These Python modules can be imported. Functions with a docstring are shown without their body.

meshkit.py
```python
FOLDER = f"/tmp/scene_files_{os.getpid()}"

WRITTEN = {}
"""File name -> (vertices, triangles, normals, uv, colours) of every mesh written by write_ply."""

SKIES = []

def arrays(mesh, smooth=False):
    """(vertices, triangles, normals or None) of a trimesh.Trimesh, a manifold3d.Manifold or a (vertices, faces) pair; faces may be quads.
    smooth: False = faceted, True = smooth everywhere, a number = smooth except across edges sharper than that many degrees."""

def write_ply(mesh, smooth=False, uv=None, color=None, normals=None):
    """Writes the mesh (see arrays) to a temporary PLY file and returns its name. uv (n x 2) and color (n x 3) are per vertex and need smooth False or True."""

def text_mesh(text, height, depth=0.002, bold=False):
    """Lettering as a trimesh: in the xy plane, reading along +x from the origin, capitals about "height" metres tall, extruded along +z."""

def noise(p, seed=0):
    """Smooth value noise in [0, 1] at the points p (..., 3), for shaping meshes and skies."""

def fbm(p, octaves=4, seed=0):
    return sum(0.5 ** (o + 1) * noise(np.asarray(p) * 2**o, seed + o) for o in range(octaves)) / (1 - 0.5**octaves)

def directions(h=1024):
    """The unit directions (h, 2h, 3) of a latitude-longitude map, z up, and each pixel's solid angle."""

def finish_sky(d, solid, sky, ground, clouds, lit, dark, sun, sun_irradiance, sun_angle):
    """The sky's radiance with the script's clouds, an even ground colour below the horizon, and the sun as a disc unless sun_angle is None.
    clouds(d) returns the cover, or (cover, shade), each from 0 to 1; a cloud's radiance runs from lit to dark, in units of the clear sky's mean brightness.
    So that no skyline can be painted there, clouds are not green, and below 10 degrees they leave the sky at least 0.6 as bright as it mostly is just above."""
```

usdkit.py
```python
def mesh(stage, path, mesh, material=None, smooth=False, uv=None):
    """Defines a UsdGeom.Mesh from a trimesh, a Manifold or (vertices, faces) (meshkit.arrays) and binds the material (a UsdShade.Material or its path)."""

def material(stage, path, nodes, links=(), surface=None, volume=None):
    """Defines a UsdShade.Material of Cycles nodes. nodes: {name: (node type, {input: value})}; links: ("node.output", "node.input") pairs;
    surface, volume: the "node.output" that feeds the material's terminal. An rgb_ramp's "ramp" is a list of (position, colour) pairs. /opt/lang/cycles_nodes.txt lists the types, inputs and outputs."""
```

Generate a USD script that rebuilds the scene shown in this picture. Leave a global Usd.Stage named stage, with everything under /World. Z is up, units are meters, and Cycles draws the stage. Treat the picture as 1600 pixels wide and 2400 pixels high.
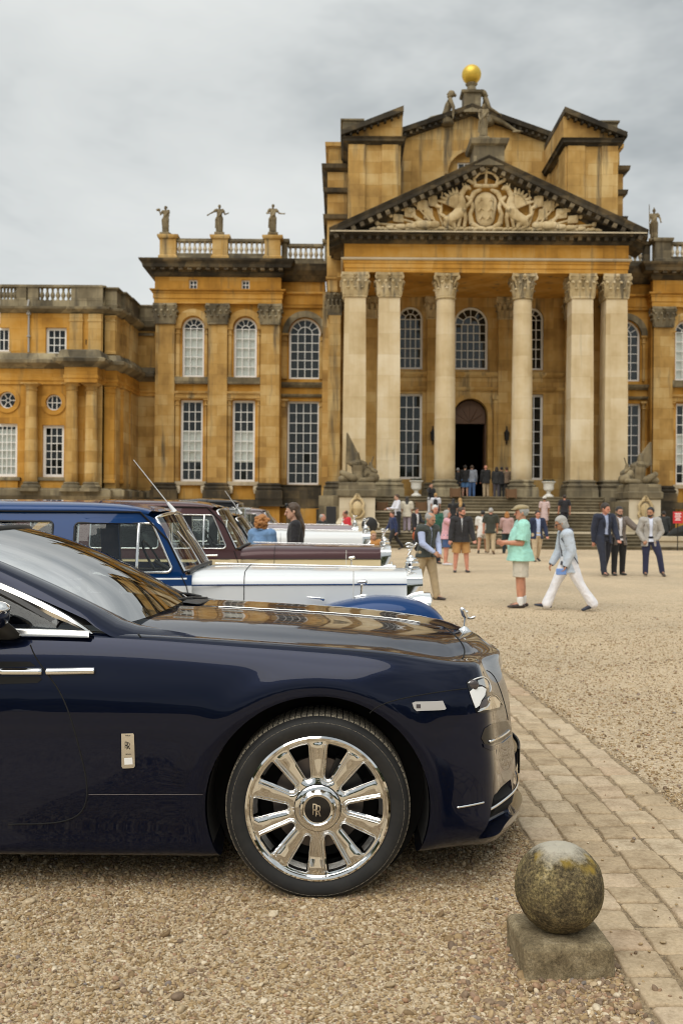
import math, os, random
import numpy as np, trimesh, manifold3d as m3, usdkit, meshkit
from scipy.interpolate import make_interp_spline, PchipInterpolator
from shapely.geometry import Polygon, Point, box as sbox
from shapely import affinity
from shapely.ops import unary_union
from pxr import Usd, UsdGeom, UsdLux, UsdShade, Gf, Sdf, Vt

stage = Usd.Stage.CreateInMemory()
UsdGeom.SetStageUpAxis(stage, UsdGeom.Tokens.z)
UsdGeom.SetStageMetersPerUnit(stage, 1.0)
world = UsdGeom.Xform.Define(stage, '/World')
stage.SetDefaultPrim(world.GetPrim())
UsdGeom.Scope.Define(stage, '/World/Looks')
PI = math.pi

# ---------------------------------------------------------------- camera, sky, sun, exposure
F, CAMH, ROLL, PITCH = 2344.0, 1.53, math.radians(0.4), math.atan2(7.0, 2344.0)   # focal length for a 1600 px wide picture
RIGHT = np.array([math.cos(ROLL), 0, math.sin(ROLL)])
FWD = np.array([0, math.cos(PITCH), math.sin(PITCH)])
UP = np.cross(RIGHT, FWD); UP /= np.linalg.norm(UP)
FWD = np.cross(UP, RIGHT)
cam = UsdGeom.Camera.Define(stage, '/World/camera')
cam.CreateHorizontalApertureAttr(24.0); cam.CreateVerticalApertureAttr(36.0)
cam.CreateFocalLengthAttr(24.0 * F / 1600.0)
cam.CreateFStopAttr(4.5); cam.CreateFocusDistanceAttr(4.15)
cam.CreateClippingRangeAttr(Gf.Vec2f(0.05, 5000))
cam.CreateExposureAttr(0.58)
cam.AddTransformOp().Set(Gf.Matrix4d(*RIGHT, 0, *UP, 0, *(-FWD), 0, 0, 0, CAMH, 1))
SUN_EL, SUN_AZ = math.radians(52), math.radians(205)      # soft light from behind the camera, a little from the left
sd = np.array([math.sin(SUN_AZ) * math.cos(SUN_EL), math.cos(SUN_AZ) * math.cos(SUN_EL), math.sin(SUN_EL)])
sun = UsdLux.DistantLight.Define(stage, '/World/sun')
sun.CreateIntensityAttr(0.40); sun.CreateAngleAttr(60.0); sun.CreateNormalizeAttr(True)
sun.CreateColorAttr(Gf.Vec3f(1.0, 0.95, 0.87))
_x = np.cross([0, 0, 1.0], sd); _x /= np.linalg.norm(_x); _y = np.cross(sd, _x)
sun.AddTransformOp().Set(Gf.Matrix4d(*_x, 0, *_y, 0, *sd, 0, 0, 0, 0, 1))
dome = UsdLux.DomeLight.Define(stage, '/World/sky')
dome.CreateIntensityAttr(1.0)
sky_mat = usdkit.material(stage, '/World/Looks/cloudy_sky', {
    'tc': ('texture_coordinate', {}),
    'sky': ('sky_texture', {'sky_type': 'single_scattering', 'sun_disc': False, 'sun_elevation': SUN_EL, 'sun_rotation': SUN_AZ}),
    'map': ('mapping', {'scale': (1.0, 1.0, 2.4), 'location': (3.1, 0.2, 0.7)}),
    'n1': ('noise_texture', {'scale': 1.9, 'detail': 6, 'roughness': 0.56, 'distortion': 0.25}),
    'r1': ('rgb_ramp', {'ramp': [(0.30, (2.9, 3.15, 3.25)), (0.43, (4.6, 4.9, 4.95)), (0.56, (6.8, 7.05, 6.95)), (0.74, (8.2, 8.35, 8.1))]}),
    'sz': ('separate_xyz', {}), 'zen': ('map_range', {'range_type': 'smoothstep', 'from_min': 0.38, 'from_max': 1.0, 'to_min': 1.0, 'to_max': 1.9, 'clamp': True}), 'zc': ('combine_xyz', {}), 'oc': ('mix', {'mix_type': 'multiply', 'fac': 1.0}),
    'mix': ('mix', {'fac': 0.93}),
    'bg': ('background_shader', {'strength': 0.07}),
}, [('tc.generated', 'map.vector'), ('map.vector', 'n1.vector'), ('n1.fac', 'r1.fac'), ('sky.color', 'mix.color1'), ('tc.generated', 'sz.vector'), ('sz.z', 'zen.value'), ('zen.result', 'zc.x'), ('zen.result', 'zc.y'), ('zen.result', 'zc.z'), ('r1.color', 'oc.color1'), ('zc.vector', 'oc.color2'), ('oc.color', 'mix.color2'), ('mix.color', 'bg.color')], surface='bg.background')
UsdShade.MaterialBindingAPI.Apply(dome.GetPrim()).Bind(sky_mat)
dome.GetPrim().SetCustomDataByKey('kind', 'structure')
dome.GetPrim().SetCustomDataByKey('label', 'pale grey overcast sky with soft darker clouds')

# ---------------------------------------------------------------- placing helpers: a viewing ray of the photograph, met with real planes of the place
CAM = np.array([0, 0, CAMH])
def ray(px, py):
    d = FWD + RIGHT * ((px - 800) / F) + UP * ((1200 - py) / F)
    return d / np.linalg.norm(d)
def at_depth(px, py, Y):
    d = ray(px, py); return CAM + d * (Y / d[1])
def on_ground(px, py, z=0.0):
    d = ray(px, py); return CAM + d * ((z - CAMH) / d[2])

# ---------------------------------------------------------------- scene-tree helpers
_used = {}
def _unique(parent, name):
    k = (parent, name); n = _used.get(k, 0); _used[k] = n + 1
    return f'{parent}/{name}' if n == 0 else f'{parent}/{name}_{n:03d}'
def tag(prim, label=None, category=None, group=None, kind=None):
    for k, v in (('label', label), ('category', category), ('group', group), ('kind', kind)):
        if v: prim.SetCustomDataByKey(k, v)
def thing(name, label, category, loc=(0, 0, 0), rz=0.0, group=None, kind=None, scale=None):
    x = UsdGeom.Xform.Define(stage, _unique('/World', name))
    x.AddTranslateOp().Set(Gf.Vec3d(*map(float, loc)))
    if rz: x.AddRotateZOp().Set(math.degrees(rz))
    if scale: x.AddScaleOp().Set(Gf.Vec3f(*scale))
    tag(x.GetPrim(), label, category, group, kind)
    return str(x.GetPath())
def part(parent, name, mesh, mat, smooth=False, label=None, kind=None):
    p = _unique(parent, name)
    m = usdkit.mesh(stage, p, mesh, M[mat] if isinstance(mat, str) else mat, smooth)
    tag(m.GetPrim(), label, None, None, kind)
    return p
def solo(name, mesh, mat, label, category=None, smooth=False, group=None, kind=None):
    p = part('/World', name, mesh, mat, smooth, label, kind)
    tag(stage.GetPrimAtPath(p), None, category, group)
    return p
def copy_of(src, name, label, loc, rz=0.0, group=None, scale=None):
    x = UsdGeom.Xform.Define(stage, _unique('/World', name))
    pr = x.GetPrim(); pr.GetReferences().AddInternalReference(src); pr.SetInstanceable(True)
    x.ClearXformOpOrder()
    was = stage.GetPrimAtPath(src).GetCustomData()
    x.AddTranslateOp().Set(Gf.Vec3d(*map(float, loc))); x.AddRotateZOp().Set(math.degrees(rz))
    x.AddScaleOp().Set(Gf.Vec3f(*(scale or (1, 1, 1))))
    tag(pr, label, was['category'], group or was.get('group'))
    return str(x.GetPath())

# ---------------------------------------------------------------- mesh helpers
class MB:
    """Collects pieces into one mesh."""
    def __init__(s): s.v, s.f, s.n = [], [], 0
    def add(s, mesh, M4=None):
        if isinstance(mesh, MB): v, f = mesh.arr()
        else: v, f, _ = meshkit.arrays(mesh)
        if M4 is not None: v = v @ np.asarray(M4)[:3, :3].T + np.asarray(M4)[:3, 3]
        s.v.append(v); s.f.append(np.asarray(f) + s.n); s.n += len(v); return s
    def box(s, x0, x1, y0, y1, z0, z1):
        v = np.array([[x, y, z] for z in (z0, z1) for y in (y0, y1) for x in (x0, x1)], float)
        f = [[0, 2, 3], [0, 3, 1], [4, 5, 7], [4, 7, 6], [0, 1, 5], [0, 5, 4], [2, 6, 7], [2, 7, 3], [0, 4, 6], [0, 6, 2], [1, 3, 7], [1, 7, 5]]
        return s.add((v, np.array(f)))
    def tube(s, pts, r, sides=8, cap=True, flat=None):
        p = np.asarray(pts, float); n = len(p)
        r = np.broadcast_to(np.asarray(r, float), (n,))
        t = np.gradient(p, axis=0); t /= np.linalg.norm(t, axis=1, keepdims=True) + 1e-12
        ref = np.array([0, 0, 1.0]) if abs(t[0][2]) < 0.9 else np.array([1.0, 0, 0])
        a = np.cross(t[0], ref); a /= np.linalg.norm(a)
        V = []
        ang = np.arange(sides) * 2 * PI / sides
        for i in range(n):
            a = a - t[i] * (a @ t[i]); a /= np.linalg.norm(a) + 1e-12
            b = np.cross(t[i], a)
            V.append(p[i] + r[i] * (np.cos(ang)[:, None] * a + np.sin(ang)[:, None] * b))
        V = np.vstack(V); Fc = []
        for i in range(n - 1):
            for j in range(sides):
                k = (j + 1) % sides
                A, B, C, D = i * sides + j, i * sides + k, (i + 1) * sides + k, (i + 1) * sides + j
                Fc += [[A, B, C], [A, C, D]]
        if cap:
            V = np.vstack([V, p[0], p[-1]]); c0, c1 = len(V) - 2, len(V) - 1
            for j in range(sides):
                k = (j + 1) % sides
                Fc += [[c0, k, j], [c1, (n - 1) * sides + j, (n - 1) * sides + k]]
        return s.add((V, np.array(Fc)))
    def lathe(s, prof, n=24, c=(0, 0, 0), axis='z', cap=True):
        """prof: (radius, height) pairs from bottom to top."""
        pr = np.array(prof, float); ang = np.arange(n) * 2 * PI / n; V, Fc = [], []
        for r, h in pr: V += [[r * math.cos(t), r * math.sin(t), h] for t in ang]
        for i in range(len(pr) - 1):
            for j in range(n):
                k = (j + 1) % n
                Fc += [[i * n + j, i * n + k, (i + 1) * n + k], [i * n + j, (i + 1) * n + k, (i + 1) * n + j]]
        if cap:
            V += [[0, 0, pr[0][1]], [0, 0, pr[-1][1]]]; b, t = len(V) - 2, len(V) - 1
            for j in range(n):
                k = (j + 1) % n
                Fc += [[b, k, j], [t, (len(pr) - 1) * n + j, (len(pr) - 1) * n + k]]
        V = np.array(V)
        if axis == 'y': V = V[:, [0, 2, 1]] * [1, -1, 1]       # height runs towards -y
        if axis == 'x': V = V[:, [2, 0, 1]]
        return s.add((V + np.asarray(c, float), np.array(Fc)))
    def prism(s, poly, y0, y1):
        """A polygon in the x-z plane given depth from y0 to y1."""
        for g in getattr(poly, 'geoms', [poly]):
            if g.geom_type != 'Polygon' or g.area < 1e-5: continue
            m = trimesh.creation.extrude_polygon(g, y1 - y0, engine='earcut') if HAVE_EAR else trimesh.creation.extrude_polygon(g, y1 - y0)
            v = np.array(m.vertices); s.add((np.stack([v[:, 0], y1 - v[:, 2], v[:, 1]], 1), np.array(m.faces)))
        return s
    def arr(s): return np.vstack(s.v), np.vstack(s.f)
    def mesh(s): return s.arr()
try:
    import mapbox_earcut; HAVE_EAR = True
except Exception: HAVE_EAR = False

def bevel_box(x0, x1, y0, y1, z0, z1, r):
    """A box with chamfered edges (hull of 24 points)."""
    P = []
    for sx, x in ((1, x0), (-1, x1)):
        for sy, y in ((1, y0), (-1, y1)):
            for sz, z in ((1, z0), (-1, z1)):
                P += [[x, y + sy * r, z + sz * r], [x + sx * r, y, z + sz * r], [x + sx * r, y + sy * r, z]]
    return m3.Manifold.hull_points(np.array(P, float))
def spline(pts, n, k=3):
    p = np.asarray(pts, float); k = min(k, len(p) - 1)
    t = np.concatenate([[0], np.cumsum(np.sqrt(np.linalg.norm(np.diff(p, axis=0), axis=1)) + 1e-9)])
    return make_interp_spline(t, p, k=k)(np.linspace(0, t[-1], n))
def gridmesh(P):
    """(a, b, 3) grid of points as triangles."""
    a, b = P.shape[:2]; i, j = np.meshgrid(np.arange(a - 1), np.arange(b - 1), indexing='ij')
    q = np.stack([i * b + j, i * b + j + 1, (i + 1) * b + j + 1, (i + 1) * b + j], -1).reshape(-1, 4)
    return P.reshape(-1, 3), np.vstack([q[:, [0, 1, 2]], q[:, [0, 2, 3]]])
def xf(loc=(0, 0, 0), rz=0.0, s=1.0, rx=0.0, ry=0.0):
    R = trimesh.transformations.euler_matrix(rx, ry, rz); S = np.diag([*(np.ones(3) * s), 1]); R = R @ S; R[:3, 3] = loc; return R
_sph = {}
def sphere_pts(n=1):
    if n not in _sph: _sph[n] = np.array(trimesh.creation.icosphere(n).vertices)
    return _sph[n]
def blob(c, r, n=1): return np.asarray(c, float) + sphere_pts(n) * np.asarray(r, float)
def hull(*ps): return m3.Manifold.hull_points(np.vstack(ps))
def union(ms): return m3.Manifold.batch_boolean(list(ms), m3.OpType.Add)
def chain(pts, rs, n=1):
    """Hulls of neighbouring spheres: a tapered limb."""
    B = [blob(p, r, n) for p, r in zip(pts, rs)]
    return [hull(B[i], B[i + 1]) for i in range(len(B) - 1)]
def smooth_man(man, length, it=6):
    v, f, _ = meshkit.arrays(man.refine_to_length(length))
    t = trimesh.Trimesh(v, f, process=True)
    trimesh.smoothing.filter_taubin(t, lamb=0.5, nu=0.53, iterations=it)
    return t
def orient(vf, out):
    """Turns a sheet so that its face looks towards out."""
    v, f = vf; n = np.cross(v[f[:, 1]] - v[f[:, 0]], v[f[:, 2]] - v[f[:, 0]]).sum(0); return (v, f) if n @ np.asarray(out, float) > 0 else (v, f[:, ::-1])
# ---------------------------------------------------------------- materials
M = {}
def look(name, nodes, links=(), surface='p.BSDF'):
    M[name] = usdkit.material(stage, '/World/Looks/' + name, nodes, links, surface); return M[name]
def plain(name, col, rough=0.6, metal=0.0, **kw):
    return look(name, {'p': ('principled_bsdf', {'base_color': col, 'roughness': rough, 'metallic': metal, **kw})})
def dark(c, k): return tuple(x * k for x in c)
def stone(name, lo, mid, hi, grime=(0.07, 0.06, 0.045), gr=(0.60, 0.74), scale=1.0, course=0.62, joints=0.35, streak=True):
    """Weathered limestone: tone differs from block to block, with lichen, rain streaks and faint joints."""
    nodes = {
        'g': ('geometry', {}),
        'sx': ('separate_xyz', {}),
        'xy': ('math', {'math_type': 'add'}),
        'cv': ('combine_xyz', {}),
        'br': ('brick_texture', {'scale': 1.0, 'color1': (0.25, 0.25, 0.25), 'color2': (0.85, 0.85, 0.85), 'mortar': (0.5, 0.5, 0.5), 'mortar_size': 0.012, 'mortar_smooth': 0.3, 'brick_width': course * 1.9, 'row_height': course, 'bias': 0.0}),
        'n1': ('noise_texture', {'scale': 0.55 * scale, 'detail': 5, 'roughness': 0.6}),
        'n2': ('noise_texture', {'scale': 5.0 * scale, 'detail': 5, 'roughness': 0.65}),
        'stm': ('mapping', {'scale': (1.6, 1.6, 0.13)}),
        'n3': ('noise_texture', {'scale': 1.0 * scale, 'detail': 6, 'roughness': 0.62}),
        'a1': ('mix', {'mix_type': 'mix', 'fac': 0.28}),
        'a2': ('mix', {'mix_type': 'mix', 'fac': 0.30}),
        'tone': ('rgb_ramp', {'ramp': [(0.36, lo), (0.5, mid), (0.64, hi)]}),
        'gm': ('rgb_ramp', {'ramp': [(gr[0], (0, 0, 0)), (gr[1], (0.85, 0.85, 0.85))]}),
        'jm': ('mix', {'mix_type': 'multiply', 'fac': joints, 'color2': (0.45, 0.42, 0.38)}),
        'jf': ('math', {'math_type': 'multiply', 'value2': joints}),
        'gx': ('mix', {'color2': grime}),
        'bp': ('bump', {'strength': 0.35, 'distance': 0.03}),
        'p': ('principled_bsdf', {'roughness': 0.9, 'specular_ior_level': 0.25}),
    }
    links = [('g.position', 'sx.vector'), ('sx.x', 'xy.value1'), ('sx.y', 'xy.value2'), ('xy.value', 'cv.x'), ('sx.z', 'cv.y'), ('cv.vector', 'br.vector'),
             ('g.position', 'n1.vector'), ('g.position', 'n2.vector'), ('g.position', 'stm.vector'), ('stm.vector', 'n3.vector'),
             ('n1.fac', 'a1.color1'), ('br.color', 'a1.color2'), ('a1.color', 'a2.color1'), ('n3.fac', 'a2.color2'), ('a2.color', 'tone.fac'),
             ('n3.fac', 'gm.fac'), ('tone.color', 'jm.color1'), ('br.fac', 'jf.value1'), ('jf.value', 'jm.fac'), ('jm.color', 'gx.color1'), ('gm.color', 'gx.fac'),
             ('gx.color', 'p.base_color'), ('n2.fac', 'bp.height'), ('bp.normal', 'p.normal')]
    look(name, nodes, links)
stone('honey_stone', (0.24, 0.137, 0.042), (0.44, 0.268, 0.084), (0.57, 0.41, 0.185), gr=(0.55, 0.69))
stone('ochre_stone', (0.29, 0.140, 0.025), (0.475, 0.242, 0.043), (0.56, 0.335, 0.10), gr=(0.56, 0.72), joints=0.3)
stone('pale_column_stone', (0.42, 0.31, 0.16), (0.55, 0.44, 0.27), (0.65, 0.56, 0.40), gr=(0.60, 0.85), course=1.1, joints=0.15)
stone('grey_lichen_stone', (0.055, 0.047, 0.033), (0.17, 0.140, 0.088), (0.38, 0.32, 0.20), gr=(0.50, 0.66), course=0.5)
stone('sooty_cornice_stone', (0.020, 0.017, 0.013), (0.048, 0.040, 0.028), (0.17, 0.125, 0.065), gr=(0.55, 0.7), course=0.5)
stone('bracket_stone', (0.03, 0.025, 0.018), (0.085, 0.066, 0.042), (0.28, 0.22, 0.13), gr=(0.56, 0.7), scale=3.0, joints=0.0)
stone('statue_stone', (0.085, 0.066, 0.038), (0.18, 0.142, 0.082), (0.30, 0.245, 0.15), gr=(0.50, 0.66), scale=2.5, joints=0.0)
stone('carved_stone', (0.28, 0.20, 0.095), (0.47, 0.36, 0.195), (0.60, 0.48, 0.29), gr=(0.56, 0.72), scale=2.0, joints=0.0)
stone('capital_stone', (0.30, 0.22, 0.11), (0.46, 0.36, 0.20), (0.60, 0.50, 0.33), gr=(0.50, 0.66), scale=2.0, joints=0.0)
stone('limewashed_stone', (0.42, 0.345, 0.225), (0.53, 0.455, 0.325), (0.61, 0.54, 0.41), gr=(0.66, 0.85), joints=0.1)
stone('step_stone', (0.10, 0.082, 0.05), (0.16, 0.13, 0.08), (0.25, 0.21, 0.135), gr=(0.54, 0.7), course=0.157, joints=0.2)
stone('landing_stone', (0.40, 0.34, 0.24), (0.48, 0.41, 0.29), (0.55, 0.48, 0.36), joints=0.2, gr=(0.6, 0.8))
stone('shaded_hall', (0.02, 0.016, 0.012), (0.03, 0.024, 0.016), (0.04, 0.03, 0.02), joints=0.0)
plain('white_window_paint', (0.74, 0.74, 0.72), 0.5)
plain('window_blind', (0.78, 0.77, 0.74), 0.9)
plain('lead_pipe', (0.30, 0.29, 0.27), 0.6)
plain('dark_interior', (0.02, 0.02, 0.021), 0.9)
plain('oak_door', (0.10, 0.05, 0.025), 0.55)
plain('planter_oak', (0.13, 0.065, 0.025), 0.6)
plain('iron', (0.025, 0.023, 0.022), 0.5, 0.6)
plain('gilding', (0.62, 0.42, 0.06), 0.42, 0.55)
plain('urn_white', (0.62, 0.60, 0.54), 0.7)
plain('box_hedge', (0.03, 0.035, 0.02), 0.9)
plain('black_board', (0.012, 0.012, 0.014), 0.5)
plain('sign_red', (0.50, 0.02, 0.03), 0.5)
plain('sign_white', (0.75, 0.74, 0.72), 0.6)
def glass_pane(name, tint, refl=(0.9, 0.93, 0.95), rough=0.0, ior=1.5):
    look(name, {'t': ('transparent_bsdf', {'color': tint}), 'g': ('glossy_bsdf', {'color': refl, 'roughness': rough}), 'f': ('fresnel', {'IOR': ior}), 'ge': ('geometry', {}),
                'iv': ('math', {'math_type': 'subtract', 'value1': 1.0}), 'mu': ('math', {'math_type': 'multiply'}),
                'm': ('mix_closure', {})}, [('ge.backfacing', 'iv.value2'), ('f.fac', 'mu.value1'), ('iv.value', 'mu.value2'), ('mu.value', 'm.fac'), ('t.BSDF', 'm.closure1'), ('g.BSDF', 'm.closure2')], 'm.closure')
glass_pane('old_window_glass', (0.90, 0.92, 0.91), (0.85, 0.9, 0.9), 0.03, 1.6)
glass_pane('car_glass', (0.90, 0.93, 0.92), (0.95, 0.97, 0.97), 0.0, 1.52)
glass_pane('tinted_windscreen', (0.14, 0.15, 0.15), (1.0, 1.0, 1.0), 0.0, 10.0)
def paint(name, col, rough=0.35, metal=0.0, coat=1.0, flake=0.0):
    look(name, {'g': ('geometry', {}), 'n': ('noise_texture', {'scale': 2600, 'detail': 1}), 'b': ('bump', {'strength': flake, 'distance': 0.0004}),
                'o': ('noise_texture', {'scale': 26, 'detail': 2}), 'ob': ('bump', {'strength': 0.02, 'distance': 0.002}),
                'p': ('principled_bsdf', {'base_color': col, 'roughness': rough, 'metallic': metal, 'specular_ior_level': 0.05, 'coat_weight': coat, 'coat_roughness': 0.015, 'coat_ior': 1.33})},
         [('g.position', 'n.vector'), ('n.fac', 'b.height'), ('b.normal', 'p.normal'), ('g.position', 'o.vector'), ('o.fac', 'ob.height'), ('ob.normal', 'p.coat_normal')])
paint('navy_paint', (0.0048, 0.0078, 0.0225), 0.20, 0.7, 1.0, 0.03)
paint('royal_blue_paint', (0.003, 0.034, 0.13), 0.3, 0.2, 1.0)
paint('silver_paint', (0.70, 0.72, 0.73), 0.4, 0.15)
paint('maroon_paint', (0.070, 0.034, 0.036), 0.3, 0.3)
paint('cream_paint', (0.62, 0.52, 0.33), 0.4)
paint('black_paint', (0.010, 0.010, 0.011), 0.3)
paint('white_paint', (0.66, 0.67, 0.67), 0.35)
paint('grey_mauve_paint', (0.28, 0.24, 0.25), 0.35, 0.2)
paint('slate_blue_paint', (0.16, 0.18, 0.27), 0.35, 0.2)
plain('chrome', (0.80, 0.80, 0.79), 0.045, 1.0)
plain('brushed_chrome', (0.66, 0.65, 0.63), 0.22, 1.0)
plain('black_trim', (0.010, 0.010, 0.010), 0.45)
plain('gloss_black', (0.006, 0.006, 0.007), 0.08)
plain('gap_black', (0.003, 0.003, 0.003), 0.9)
plain('leather_tan', (0.30, 0.16, 0.075), 0.55)
plain('leather_dark', (0.03, 0.028, 0.027), 0.5)
plain('wood_veneer', (0.20, 0.09, 0.035), 0.25)
plain('brake_steel', (0.14, 0.12, 0.11), 0.45, 0.8)
plain('lamp_white', (0.75, 0.76, 0.76), 0.25)
plain('lamp_dark', (0.06, 0.05, 0.05), 0.15)
plain('number_plate', (0.6, 0.6, 0.58), 0.4)
look('tyre_rubber', {'g': ('geometry', {}), 'n': ('noise_texture', {'scale': 9, 'detail': 5, 'roughness': 0.7}), 'r': ('rgb_ramp', {'ramp': [(0.45, (0.007, 0.007, 0.007)), (0.78, (0.020, 0.019, 0.017))]}), 'p': ('principled_bsdf', {'roughness': 0.75})},
     [('g.position', 'n.vector'), ('n.fac', 'r.fac'), ('r.color', 'p.base_color')])
look('dusty_tread', {'g': ('geometry', {}), 'n': ('noise_texture', {'scale': 120, 'detail': 4, 'roughness': 0.7}), 'r': ('rgb_ramp', {'ramp': [(0.38, (0.05, 0.045, 0.038)), (0.64, (0.30, 0.26, 0.19))]}), 'p': ('principled_bsdf', {'roughness': 0.9})},
     [('g.position', 'n.vector'), ('n.fac', 'r.fac'), ('r.color', 'p.base_color')])
# ground: pale rounded gravel, by worn stones and grit
look('court_gravel', {
    'g': ('geometry', {}), 'v1': ('voronoi_texture', {'scale': 62, 'randomness': 1}), 'v2': ('voronoi_texture', {'scale': 155}), 'n1': ('noise_texture', {'scale': 0.35, 'detail': 4}), 'n2': ('noise_texture', {'scale': 6, 'detail': 5, 'roughness': 0.7}),
    'n4': ('noise_texture', {'scale': 26, 'detail': 5, 'roughness': 0.75}),
    'sc': ('separate_color', {'color_type': 'rgb'}),
    'cr': ('rgb_ramp', {'ramp': [(0.0, (0.40, 0.295, 0.185)), (0.3, (0.55, 0.425, 0.275)), (0.5, (0.64, 0.51, 0.345)), (0.75, (0.71, 0.585, 0.42)), (1.0, (0.78, 0.69, 0.54))]}),
    'pr': ('rgb_ramp', {'ramp': [(0.3, (0.82, 0.82, 0.82)), (0.7, (1.08, 1.06, 1.03))]}), 'pr2': ('rgb_ramp', {'ramp': [(0.30, (0.62, 0.60, 0.58)), (0.55, (1.0, 1.0, 1.0))]}),
    'm1': ('mix', {'mix_type': 'multiply', 'fac': 1.0}), 'm2': ('mix', {'mix_type': 'multiply', 'fac': 0.45}), 'm3': ('mix', {'mix_type': 'mix', 'fac': 0.55}), 'm4': ('mix', {'mix_type': 'multiply', 'fac': 0.85}), 'nr': ('rgb_ramp', {'ramp': [(0.34, (0.70, 0.68, 0.65)), (0.45, (1.0, 1.0, 1.0)), (0.62, (1.12, 1.11, 1.09))]}),
    'dh': ('math', {'math_type': 'add'}), 'b': ('bump', {'strength': 0.8, 'distance': 0.012, 'invert': True}),
    'p': ('principled_bsdf', {'roughness': 0.92, 'specular_ior_level': 0.2})},
    [('g.position', x + '.vector') for x in ('v1', 'v2', 'n1', 'n2', 'n4')] + [('v1.color', 'm3.color1'), ('v2.color', 'm3.color2'), ('m3.color', 'sc.color'), ('sc.r', 'cr.fac'), ('n1.fac', 'pr.fac'), ('n2.fac', 'pr2.fac'),
     ('cr.color', 'm1.color1'), ('pr.color', 'm1.color2'), ('m1.color', 'm2.color1'), ('pr2.color', 'm2.color2'), ('m2.color', 'm4.color1'), ('n4.fac', 'nr.fac'), ('nr.color', 'm4.color2'), ('m4.color', 'p.base_color'),
     ('v1.distance', 'dh.value1'), ('v2.distance', 'dh.value2'), ('dh.value', 'b.height'), ('b.normal', 'p.normal')])
def pebble(name, stops, rough=0.75):
    look(name, {'o': ('object_info', {}), 'g': ('geometry', {}), 'n': ('noise_texture', {'scale': 90, 'detail': 3}), 'r': ('rgb_ramp', {'ramp': stops}), 'nr': ('rgb_ramp', {'ramp': [(0.3, (0.75, 0.73, 0.7)), (0.7, (1.1, 1.1, 1.1))]}),
                'm': ('mix', {'mix_type': 'multiply', 'fac': 1.0}), 'p': ('principled_bsdf', {'roughness': rough, 'specular_ior_level': 0.3})},
         [('o.random', 'r.fac'), ('g.position', 'n.vector'), ('n.fac', 'nr.fac'), ('r.color', 'm.color1'), ('nr.color', 'm.color2'), ('m.color', 'p.base_color')])
pebble('pebble_tan', [(0.0, (0.19, 0.125, 0.065)), (0.35, (0.32, 0.222, 0.110)), (0.7, (0.40, 0.288, 0.158)), (1.0, (0.49, 0.385, 0.25))])
pebble('pebble_pale', [(0.0, (0.36, 0.275, 0.17)), (0.5, (0.47, 0.365, 0.23)), (1.0, (0.64, 0.55, 0.41))])
pebble('pebble_brown', [(0.0, (0.17, 0.12, 0.08)), (0.5, (0.30, 0.21, 0.135)), (0.85, (0.36, 0.22, 0.13)), (1.0, (0.20, 0.18, 0.165))])
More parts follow.
